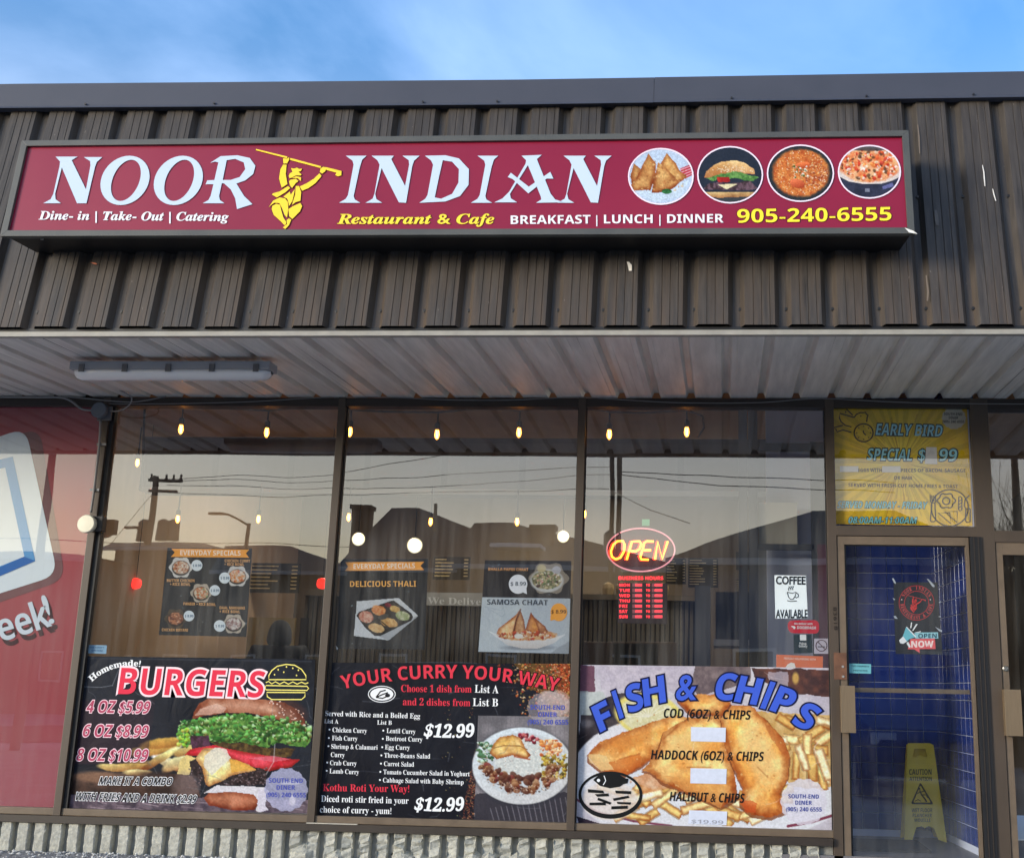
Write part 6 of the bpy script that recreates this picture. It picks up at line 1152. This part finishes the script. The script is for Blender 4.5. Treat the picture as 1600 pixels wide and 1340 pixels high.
ribbon(po, P2, z8([(170, 112), (1235, 105), (1185, 160), (1235, 218), (165, 228), (205, 168)]), (246, 232, 214), 'EVERYDAY SPECIALS', *z8([(280, 200), (1110, 190)]), 7.6); T(po, P2, 'DELICIOUS THALI', 'b', *z8([(232, 443), (1125, 440)]), 8.8, (236, 176, 92), .0026); flat('tape_corner', z8([(40, 1235), (72, 1275), (55, 1300)]), P2, ink(WHT), po, .003)
z9 = zc(740, 865, .1194)
c = Cv(z9([(148, 82), (1280, 92), (1245, 1305), (62, 1278)]), P2, .8, bg=(46, 46, 52)); c.scat(22, (760, 880, 890, 930), (1, 4), [(90, 90, 98), (110, 112, 120), (30, 30, 34)], 8, (.2, .5), a=.6)
c.pol(z9([(108, 568), (1290, 582), (1290, 1340), (40, 1300)]), (206, 220, 232), col2=(192, 206, 222), ns=40); c.pol(z9([(1000, 1300), (1270, 1130), (1270, 1300)]), (150, 160, 172), .6, (2, 10, 3)); c.ell(*z9([(720, 1225)])[0], 38, 4, (130, 140, 152), soft=.6, a=.7)
for p in ([(150, 690), (370, 740), (390, 700), (410, 790), (370, 820), (150, 690)],): c.line(z9(p), 1, (180, 196, 212), .8)
c.pol(circ(*z9([(985, 320)])[0], 29, 24, 70, wob=.10, k=6), (150, 142, 132)); c.ell(*z9([(960, 350)])[0], 26, 18, (206, 210, 214)); c.ell(*z9([(955, 340)])[0], 23, 14.5, (96, 100, 70), warp=(1, 4, 2), col2=(200, 190, 150), ns=4, seed=3); c.scat(90, z9([(790, 250)])[0]+z9([(1180, 470)])[0], (.8, 2.6), [(90, 120, 70), (222, 210, 160), (70, 50, 50), (214, 160, 150), (236, 232, 220)], 7, test=lambda x, y: ((x-855)/22)**2+((y-906)/13)**2 < 1, a=.85); c.ell(*z9([(890, 190)])[0], 7, 6, (200, 190, 150)); c.ell(*z9([(1085, 210)])[0], 7, 6, (190, 192, 204))
c.pol(z9([(180, 1000), (330, 1060), (700, 1120), (1050, 1090), (1215, 1045), (1040, 1170), (850, 1235), (640, 1235), (440, 1190), (300, 1090)]), (232, 236, 242), lit=.08); c.ell(*z9([(700, 1060)])[0], 46, 8.5, (214, 150, 100), warp=(2, 5, 2), col2=(236, 200, 150), ns=4)
for p, cc, c2 in (([(300, 1040), (330, 970), (420, 900), (560, 790), (600, 730), (520, 1080), (420, 1100)], (222, 150, 92), (240, 196, 150)), ([(510, 1060), (540, 900), (610, 720), (660, 860), (690, 1030), (600, 1060)], (176, 116, 72), (206, 150, 100)), ([(680, 990), (720, 850), (750, 760), (820, 860), (980, 1010), (850, 1060), (760, 1040)], (216, 140, 70), (196, 120, 66)), ([(750, 760), (800, 830), (940, 950), (970, 1030), (860, 1050), (820, 920)], (170, 104, 64), (206, 140, 96))): c.pol(z9(p), cc, warp=(.6, 5, 2), col2=c2, ns=6, edge=5)
c.line(z9([(615, 725), (560, 860), (515, 1060)]), 2.2, (96, 50, 36), .8); c.scat(90, z9([(300, 1010)])[0]+z9([(1090, 1120)])[0], (1, 3), [(206, 80, 50), (244, 214, 170), (226, 150, 80), (240, 236, 226), (170, 60, 40)], 13, a=.85, test=lambda x, y: ((x-823)/45)**2+((y-992)/7)**2 < 1); c.ell(*z9([(590, 1075)])[0], 7, 4, (240, 240, 236)); c.grain(.1); po = c.build('chaat_poster'); tag(po, 'chaat poster, dark above, pale with a samosa dish below, in the middle window', 'poster')
q = z9([(582, 395)])[0]; flat('price_bubble', circ(*q, 14.5, 15, 30), P2, ink((220, 226, 238)), po, .0018); flat('price_bubble', z9([(640, 500), (690, 450), (698, 526)]), P2, ink((220, 226, 238)), po, .0019); T(po, P2, '$ 8.99', 'b', *z9([(484, 415), (686, 415)]), 6, (60, 76, 92), .0026); q = z9([(1115, 762)])[0]; flat('price_bubble', circ(*q, 13, 14, 30), P2, ink((232, 160, 60)), po, .0018); flat('price_bubble', z9([(1005, 800), (1060, 860), (1005, 872)]), P2, ink((232, 160, 60)), po, .0019); T(po, P2, '$ 8.99', 'b', *z9([(1015, 778), (1212, 778)]), 5.6, (90, 56, 20), .0026)
T(po, P2, 'SAMOSA CHAAT', 'b', *z9([(175, 662), (970, 672)]), 8.2, (44, 56, 70), .0026, fat=-.012); T(po, P2, 'BHALLA PAPDI CHAAT', 'b', *z9([(192, 216), (716, 222)]), 4.4, (226, 164, 104), .0026)
# the dark banner lettering and the wet floor lettering
T(dv, Plane(.9), 'We Deliver', 's', (668, 943), (760, 945), 10.5, (206, 206, 200), .004)
for t, p, h in (('CAUTION', [(1420.5, 1209.5), (1455.5, 1209.5)], 8.5), ('ATTENTION', [(1421, 1218.8), (1456, 1219)], 6.2), ('WET FLOOR', [(1424.5, 1268), (1457, 1268)], 6), ('PLANCHER', [(1426, 1275.6), (1456, 1276)], 5.6), ('MOUILLE', [(1429, 1283), (1454, 1283)], 5.2)): T(wsn, WSP, t, 'b', *p, h, (40, 36, 24), .0012)
tri_o, tri_i = [(1438, 1221), (1459, 1256), (1423, 1255.5)], [(1438, 1226), (1454.5, 1253.2), (1427, 1253)]; flat('warning_triangle', rnd_poly(tri_o, 4), WSP, ink((30, 28, 20)), wsn, .0012, [rnd_poly(tri_i, 3)])
stroke(wsn, WSP, [(1437, 1234), (1440, 1241), (1445, 1247), (1448, 1252)], 2.2, (30, 28, 20), .0014, 'falling_figure'); stroke(wsn, WSP, [(1432, 1239), (1438, 1237), (1445, 1235)], 1.4, (30, 28, 20), .0014, 'falling_figure'); stroke(wsn, WSP, [(1440, 1241), (1447, 1241), (1450, 1246)], 1.6, (30, 28, 20), .0014, 'falling_figure'); flat('falling_figure', circ(1436.5, 1231.5, 1.6, 1.8, 10), WSP, ink((30, 28, 20)), wsn, .0014); stroke(wsn, WSP, [(1430, 1251), (1434, 1248), (1439, 1251)], 1.2, (30, 28, 20), .0014, 'falling_figure')
# ================================================================ EARLY BIRD NOTICE
z10 = zc(1280, 620, .2); PY = Plane(.056)
c = Cv(z10([(103, 82), (1155, 86), (1198, 1008), (128, 992)]), PY, .9, bg=(246, 206, 50)); cx, cy = z10([(640, 520)])[0]; an = np.arctan2(c.Y-cy, c.X-cx); rd = np.hypot(c.X-cx, c.Y-cy); t = np.clip(rd/120, 0, 1)
base = np.array((255, 232, 84))/255.; edge = np.array((255, 204, 16))/255.; ray_ = (np.sin(an*34+np.sin(an*7)*2) > .2)*1.0; c.C[:] = base*(1-t[..., None])+edge*t[..., None]; c.C *= (1-.09*ray_*np.clip(rd/30, 0, 1))[..., None]
rr = random.Random(3)
for k in range(64): a_ = rr.uniform(0, 6.28); r0 = rr.uniform(14, 46); r1 = r0+rr.uniform(12, 55); c.line([(cx+r0*math.cos(a_), cy+r0*math.sin(a_)), (cx+r1*math.cos(a_), cy+r1*math.sin(a_))], .7, (150, 96, 20), .55, .5)
c.put(c.full, np.clip(fbm(c.X, c.Y, 40, 3)-.5, 0, 1)*1.2, (240, 170, 60)); badge(c, *z10([(1052, 165)])[0], 18.5, (214, 206, 186), .95, 17); c.grain(.06, 2); yn = c.build('early_bird_notice'); tag(yn, 'yellow sunburst breakfast notice in the transom above the glass door', 'notice')
CY = (150, 206, 214); OT = ((16, 46, 52), .07); INKD = (44, 24, 12)
T(yn, PY, 'EARLY BIRD', 'b', *z10([(440, 296), (955, 308)]), 17.5, CY, .003, outline=OT, slant=.15); T(yn, PY, 'SPECIAL', 'b', *z10([(372, 492), (722, 498)]), 18, CY, .003, outline=OT, slant=.15); T(yn, PY, '$', 'b', *z10([(772, 495), (824, 495)]), 18, CY, .003, outline=OT, slant=.1); T(yn, PY, '99', 'b', *z10([(934, 498), (1072, 500)]), 18.5, CY, .003, outline=OT, slant=.1)
T(yn, PY, 'SERVED MONDAY - FRIDAY', 'b', *z10([(140, 865), (835, 872)]), 10.5, (120, 190, 196), .003, outline=((14, 44, 54), .05), slant=.2); T(yn, PY, '08:00AM-11:00AM', 'b', *z10([(225, 985), (755, 988)]), 10, (120, 190, 196), .003, outline=((14, 44, 54), .05), slant=.2)
for t, p in (('EGGS WITH', [(303, 584), (490, 586)]), ('PIECES OF BACON, SAUSAGE', [(638, 586), (1143, 588)]), ('OR HAM', [(585, 644), (722, 646)]), ('SERVED WITH FRESH-CUT HOME FRIES & TOAST', [(228, 700), (1083, 712)])): T(yn, PY, t, 'b', *z10(p), 5.4, INKD, .002)
for t, p in (('SOUTH-END', [(975, 142), (1118, 144)]), ('DINER', [(1012, 172), (1086, 173)]), ('(905) 240 6555', [(962, 202), (1134, 204)])): T(yn, PY, t, 'b', *z10(p), 4, (46, 40, 50), .002)
for q in ([(836, 392), (918, 392), (922, 525), (825, 522)], [(162, 540), (305, 540), (305, 585), (162, 585)], [(492, 540), (635, 540), (635, 588), (492, 588)]): flat('cover_tape', z10(q), PY, mat('grey_tape', (204, 200, 196), .4, noise=.05), yn, .0036)
S_ = lambda p, w_=1.5, cl=False: stroke(yn, PY, z10(p), w_*1.25, INKD, .0024, closed=cl)
S_([(205, 125), (213, 95), (262, 142)]); S_([(272, 160), (162, 128), (158, 165), (172, 195), (205, 222), (252, 234)]); S_([(272, 160), (292, 135), (322, 122), (345, 124), (362, 120), (368, 134), (382, 142), (376, 155), (370, 195)]); S_([(185, 222), (110, 240), (130, 250), (140, 272), (185, 258), (252, 276)]); S_(circ(347, 280, 74, 70, 36), 1.6, True); S_([(343, 262), (348, 282), (366, 298)], 1.4)
for k in range(8): a_ = k*math.pi/4; S_([(347+48*math.cos(a_), 280+46*math.sin(a_)), (347+60*math.cos(a_), 280+57*math.sin(a_))], 1.1)
flat('bird_eye', circ(*z10([(325, 150)])[0], 1, 1, 8), PY, ink(INKD), yn, .0024); S_(circ(1020, 865, 145, 142, 44), 1.6, True); S_(circ(993, 810, 66, 56, 48, wob=.1, k=6), 1.6, True); S_(circ(992, 812, 28, 28, 20), 1.6, True); S_([(930, 905), (1020, 905), (1030, 990)], 1.5, True); S_([(980, 895), (1078, 893), (1078, 980)], 1.5, True)
S_([(1090, 780), (1104, 776), (1114, 790), (1114, 880), (1100, 890), (1088, 878)], 1.4, True)
for k in range(3): S_([(1090, 815+k*25), (1113, 800+k*25)], 1.1)
S_([(1172, 768), (1140, 800), (1132, 850), (1145, 872), (1180, 872)], 1.5); S_([(1145, 872), (1142, 965), (1150, 978), (1178, 975), (1180, 872)], 1.5); S_([(866, 765), (868, 815), (876, 826), (904, 826), (910, 815), (908, 765)], 1.4); S_([(880, 768), (881, 815)], 1.2); S_([(895, 768), (895, 815)], 1.2); S_([(880, 828), (868, 960), (876, 974), (902, 972), (910, 958), (903, 828)], 1.4)
# ================================================================ OPEN SIGN, HOURS, STICKERS
z11 = zc(940, 810, .2375); NY = .16; PN = Plane(NY)
op = empty('open_sign', at(1000, 858, NY), 'glowing red and orange neon OPEN sign in the third window', 'neon sign'); M_NR = lamp_mat('neon_red', (255, 52, 24), 3.0); M_NO = lamp_mat('neon_orange', (255, 150, 40), 3.6); M_NW = lamp_mat('tube_pale', (214, 150, 160), .45)
def ntube(pts, r, m, nm, dy=0.0): MB().tube([at(x, y, NY+dy) for x, y in z11(pts)], r, 7).build(nm, m, op, smooth=True)
ntube(circ(258, 205, 224, 142, 40, a0=-2.1, a1=1.35), .005, M_NW, 'ring_tube'); ntube(circ(258, 205, 224, 142, 40, a0=1.0, a1=4.0), .005, M_NW, 'ring_tube', .006); ntube([(120, 92), (150, 80), (200, 68)], .005, M_NW, 'ring_tube')
GL = [[(95, 268), (68, 250), (62, 215), (78, 170), (105, 148), (140, 146), (152, 170), (148, 215), (125, 255), (95, 268)], [(165, 270), (200, 150), (250, 148), (262, 165), (250, 200), (225, 215), (192, 212)], [(342, 150), (300, 148), (280, 160), (272, 200), (255, 250), (262, 268), (310, 270)], [(278, 208), (325, 206)], [(352, 268), (370, 150), (400, 265), (435, 148)]]
for g_ in GL:
    ntube([(x-8, y+1) for x, y in g_], .0085, M_NR, 'letter_tube', .012); ntube(g_, .0065, M_NO, 'letter_tube'); 
flat('clear_backing', circ(*z11([(258, 205)])[0], 54, 34, 36), Plane(NY+.03), mat('smoked_acrylic', (60, 34, 34), .3), op)
op2 = tag(box('green_tape', tuple(at(1003, 821, .12)), tuple(at(1015, 811, .123)), mat('green_tag', (120, 190, 140), .5)), 'small green square of tape above the neon sign', 'tape')
hb = boxpx('hours_sign', 965, 911, 1043, 973, .14, .02, mat('hours_black', (40, 26, 30), .5), 'black business hours board with red glowing rows under the neon sign', 'sign'); PH = Plane(.14); M_HR = lamp_mat('led_red', (255, 50, 60), 1.5); M_HG = mat('hours_grey', (150, 90, 100), .5)
T(hb, PH, 'BUSINESS HOURS', 'b', *z11([(112, 402), (405, 402)]), 5.6, (220, 60, 70), .002, m=M_HR)
for i, d in enumerate(('MON', 'TUE', 'WED', 'THU', 'FRI', 'SAT', 'SUN')):
    y = 446+i*34.6; T(hb, PH, d, 'b', *z11([(116, y), (186 if i < 4 else 170, y)]), 4.7, (220, 60, 70), .002, m=M_HR); T(hb, PH, 'TO', 'b', *z11([(292, y-2), (318, y-2)]), 3.6, (220, 60, 70), .002, m=M_HR)
    for a_, b_ in ((202, 268), (330, 402)): flat('hour_slot', z11([(a_, y-22), (b_, y-22), (b_, y+2), (a_, y+2)]), PH, M_HG, hb, .0012); flat('hour_slot_light', z11([(a_+20, y-17), (b_-4, y-17), (b_-4, y-3), (a_+20, y-3)]), PH, M_HR, hb, .0022)
cp = [(1137, 371), (1345, 374), (1348, 470), (1358, 655), (1143, 656)]; cfn = flat('coffee_notice', z11(cp), PP, mat('white_paper', (214, 226, 232), .7, noise=.04), None); tag(cfn, 'white hand-lettered COFFEE AVAILABLE paper in the third window', 'paper notice')
T(cfn, PP, 'COFFEE', 'r', *z11([(1148, 430), (1340, 432)]), 12.5, (34, 40, 48), .002, fat=.03); T(cfn, PP, 'AVAILABLE', 'r', *z11([(1147, 652), (1354, 652)]), 13, (34, 40, 48), .002, fat=.025); zf = zc(1190, 890, .1194)
for p in ([(335, 290), (350, 350), (380, 385), (410, 385), (440, 340), (450, 290), (400, 305), (335, 290)], [(450, 295), (480, 320), (482, 350), (455, 365), (440, 355)], [(355, 270), (350, 245), (365, 228), (355, 212)], [(385, 262), (375, 240), (392, 225), (382, 210)], [(410, 262), (402, 240), (415, 225), (408, 208)], [(335, 400), (380, 412), (460, 405)]): stroke(cfn, PP, zf(p), 1.3, (50, 58, 66), .002)
rs_ = flat('delivery_sticker', rnd_poly(zf([(335, 660), (750, 655), (755, 835), (350, 825)]), 9), Plane(.0535), ink((200, 16, 40)), None); tag(rs_, 'red rounded delivery sticker below the coffee paper', 'sticker'); T(rs_, Plane(.0535), 'We deliver with', 'b', *zf([(425, 714), (665, 718)]), 3.2, WHT, .0015); T(rs_, Plane(.0535), 'DOORDASH', 'b', *zf([(465, 770), (710, 776)]), 4.4, WHT, .0015); flat('swoosh_mark', zf([(385, 732), (430, 735), (446, 752), (435, 772), (410, 770), (420, 755), (395, 748)]), Plane(.0535), ink(WHT), rs_, .0015)
bs_ = flat('pickup_sticker', zf([(418, 845), (655, 840), (668, 1085), (422, 1092)]), Plane(.0545), ink((16, 40, 44)), None); tag(bs_, 'dark green pickup and delivery sticker under the red one', 'sticker'); T(bs_, Plane(.0545), 'Pickup,', 'b', *zf([(495, 975), (590, 978)]), 3.6, WHT, .0015); T(bs_, Plane(.0545), 'Delivery', 'b', *zf([(488, 1010), (598, 1012)]), 3.6, WHT, .0015); flat('white_tab', zf([(500, 845), (582, 845), (585, 922), (503, 922)]), Plane(.0545), ink(WHT), bs_, .0016)
ns_ = flat('no_smoking_sticker', zf([(688, 897), (880, 897), (880, 1096), (688, 1096)]), Plane(.0540), ink((190, 184, 200)), None); tag(ns_, 'small square no smoking sticker at the right edge of the third window', 'sticker'); qz = zf([(783, 990)])[0]; flat('ring', circ(*qz, 9.3, 9.3, 28), Plane(.0540), ink((84, 54, 60)), ns_, .0015, [circ(*qz, 7.9, 7.9, 28)]); stroke(ns_, Plane(.0540), zf([(730, 935), (838, 1045)]), 1.4, (84, 54, 60), .0018); stroke(ns_, Plane(.0540), zf([(735, 1004), (830, 1006)]), 1.6, (60, 60, 66), .0016)
or_ = flat('orange_sticker', zf([(192, 1106), (803, 1130), (800, 1303), (190, 1290)]), Plane(.0555), ink((222, 118, 76)), None); tag(or_, 'orange delivery sticker just above the fish and chips poster', 'sticker'); T(or_, Plane(.0555), 'PROUDLY DELIVERING WITH', 'b', *zf([(292, 1168), (705, 1184)]), 3, (246, 214, 200), .0015); flat('paper_flame', zf([(300, 1290), (340, 1235), (385, 1210), (430, 1220), (450, 1295)]), Plane(.0555), ink((230, 226, 222)), or_, .0015)
T(wf, Plane(-.001), '83618', 'r', (1301.5, 948), (1303.5, 984), 5.5, (40, 34, 30), .0025, name='address_digit')
ss = flat('blue_sticker', [(137, 1007), (167, 1007.5), (166, 1021), (135.5, 1020)], Plane(.0540), ink((150, 190, 220)), None); tag(ss, 'small pale blue sticker above the burger poster', 'sticker'); T(ss, Plane(.0540), 'SECURITY', 'b', (140, 1012), (163, 1012.4), 2.6, (70, 110, 160), .0015); T(ss, Plane(.0540), 'SYSTEM', 'b', (143, 1017), (160, 1017.4), 2.6, (70, 110, 160), .0015)
s3 = flat('cyan_sticker', [(1327, 1036), (1361, 1037), (1361, 1052), (1327, 1051)], Plane(.0330), ink((120, 196, 206)), None); tag(s3, 'small pale cyan sticker on the door glass beside the lock', 'sticker'); T(s3, Plane(.0330), 'THIS PROPERTY', 'b', (1330, 1041), (1358, 1042), 2.4, (50, 110, 120), .0015); T(s3, Plane(.0330), 'PROTECTED', 'b', (1333, 1048), (1355, 1048.6), 2.4, (50, 110, 120), .0015)
# ================================================================ OPEN NOW BANNER ON THE DOOR
PD_ = Plane(.05); z12 = zc(1380, 900, .097); ob_ = flat('door_notice', z12([(165, 95), (880, 95), (900, 500), (960, 1260), (200, 1250), (175, 600)]), PD_, mat('black_vinyl', (24, 26, 28), .5, bump=.1, bscale=6), None); tag(ob_, 'black banner with round red emblem and OPEN NOW taped inside the door glass', 'banner'); R1 = (196, 60, 60)
cc_ = z12([(538, 428)])[0]; k_ = .097
stroke(ob_, PD_, circ(*cc_, 282*k_, 278*k_, 44), .8, R1, closed=True); stroke(ob_, PD_, circ(*cc_, 196*k_, 190*k_, 40), .8, R1, closed=True)
def ringtext(t, a0, a1, r, h, flip=1):
    n = len(t)
    for i, ch in enumerate(t):
        if ch == ' ': continue
        a_ = a0+(a1-a0)*(i+.5)/n; x, y = cc_[0]+r*math.sin(a_), cc_[1]-r*math.cos(a_); d = np.array([math.cos(a_), math.sin(a_)])*flip; w_ = abs(a1-a0)/n*r*(.38 if ch not in 'I' else .2); T(ob_, PD_, ch, 's', (x-d[0]*w_, y-d[1]*w_), (x+d[0]*w_, y+d[1]*w_), h, (214, 84, 80), .002)
ringtext('NOOR INDIAN', -1.15, 1.15, 212*k_, 5.4); ringtext('RESTAURANT & CAFE', 4.66, 1.62, 262*k_, 5.2, -1)
for x in (298, 760): flat('dot', circ(*z12([(x, 375)])[0], 1, 1, 8), PD_, ink((222, 200, 200)), ob_, .002)
for pl in FIG: flat('emblem', z12([(380+(x-95)*.24, 300+(y-75)*.24) for x, y in pl]), PD_, ink((214, 66, 62)), ob_, .002)
flat('megaphone', z12([(370, 815), (530, 975), (420, 1010), (370, 1060), (310, 980)]), PD_, ink((110, 190, 206)), ob_, .002); flat('megaphone', z12([(365, 812), (385, 815), (535, 970), (520, 985)]), PD_, ink(WHT), ob_, .0026); flat('megaphone', z12([(255, 1030), (320, 965), (385, 1050), (320, 1085), (275, 1075)]), PD_, ink(WHT), ob_, .0026); flat('megaphone', z12([(375, 1080), (400, 1050), (445, 1130), (420, 1150)]), PD_, ink(WHT), ob_, .0026)
for p in ([(435, 830), (450, 740), (466, 742), (452, 835)], [(465, 875), (530, 765), (556, 770), (485, 875)], [(505, 905), (605, 880), (608, 895), (520, 912)]): flat('ray_mark', z12(p), PD_, ink(WHT), ob_, .002)
flat('blue_bar', z12([(500, 905), (882, 900), (888, 1000), (520, 1000)]), PD_, ink((150, 206, 218)), ob_, .002); flat('red_bar', z12([(440, 1005), (832, 1000), (845, 1168), (585, 1170), (588, 1230), (500, 1175), (395, 1172)]), PD_, ink((226, 96, 100)), ob_, .0022); T(ob_, PD_, 'OPEN', 'b', *z12([(565, 995), (862, 990)]), 6.8, (24, 70, 90), .003); T(ob_, PD_, 'NOW', 'b', *z12([(455, 1142), (808, 1138)]), 10, (250, 226, 222), .003, fat=.02)
for p in ([(140, 35), (165, 28), (200, 90), (205, 125), (170, 100)], [(700, 35), (730, 45), (830, 150), (820, 178), (790, 165)], [(150, 345), (195, 370), (175, 385)], [(890, 420), (925, 395), (918, 430)], [(165, 640), (200, 635), (235, 685), (190, 680)], [(885, 650), (925, 635), (930, 660)], [(835, 810), (950, 870), (945, 900), (900, 880)]): flat('tape_piece', z12(p), Plane(.0490), mat('clear_tape', (170, 178, 188), .3), ob_)
# red window: WEEK!
for t, x0, y0, x1, y1, h in (('w', -34, 1010, -2, 1001, 43), ('e', 2, 1002, 26, 995, 43), ('e', 30, 994, 54, 986, 43), ('k', 57, 985, 82, 977, 43), ('!', 77, 975, 86, 972, 48)):
    T(nw, RED, t, 'b', (x0+5, y0+9), (x1+5, y1+9), h, (60, 20, 28), .002); T(nw, RED, t, 'b', (x0, y0), (x1, y1), h, (206, 216, 226), .0045)
flush()
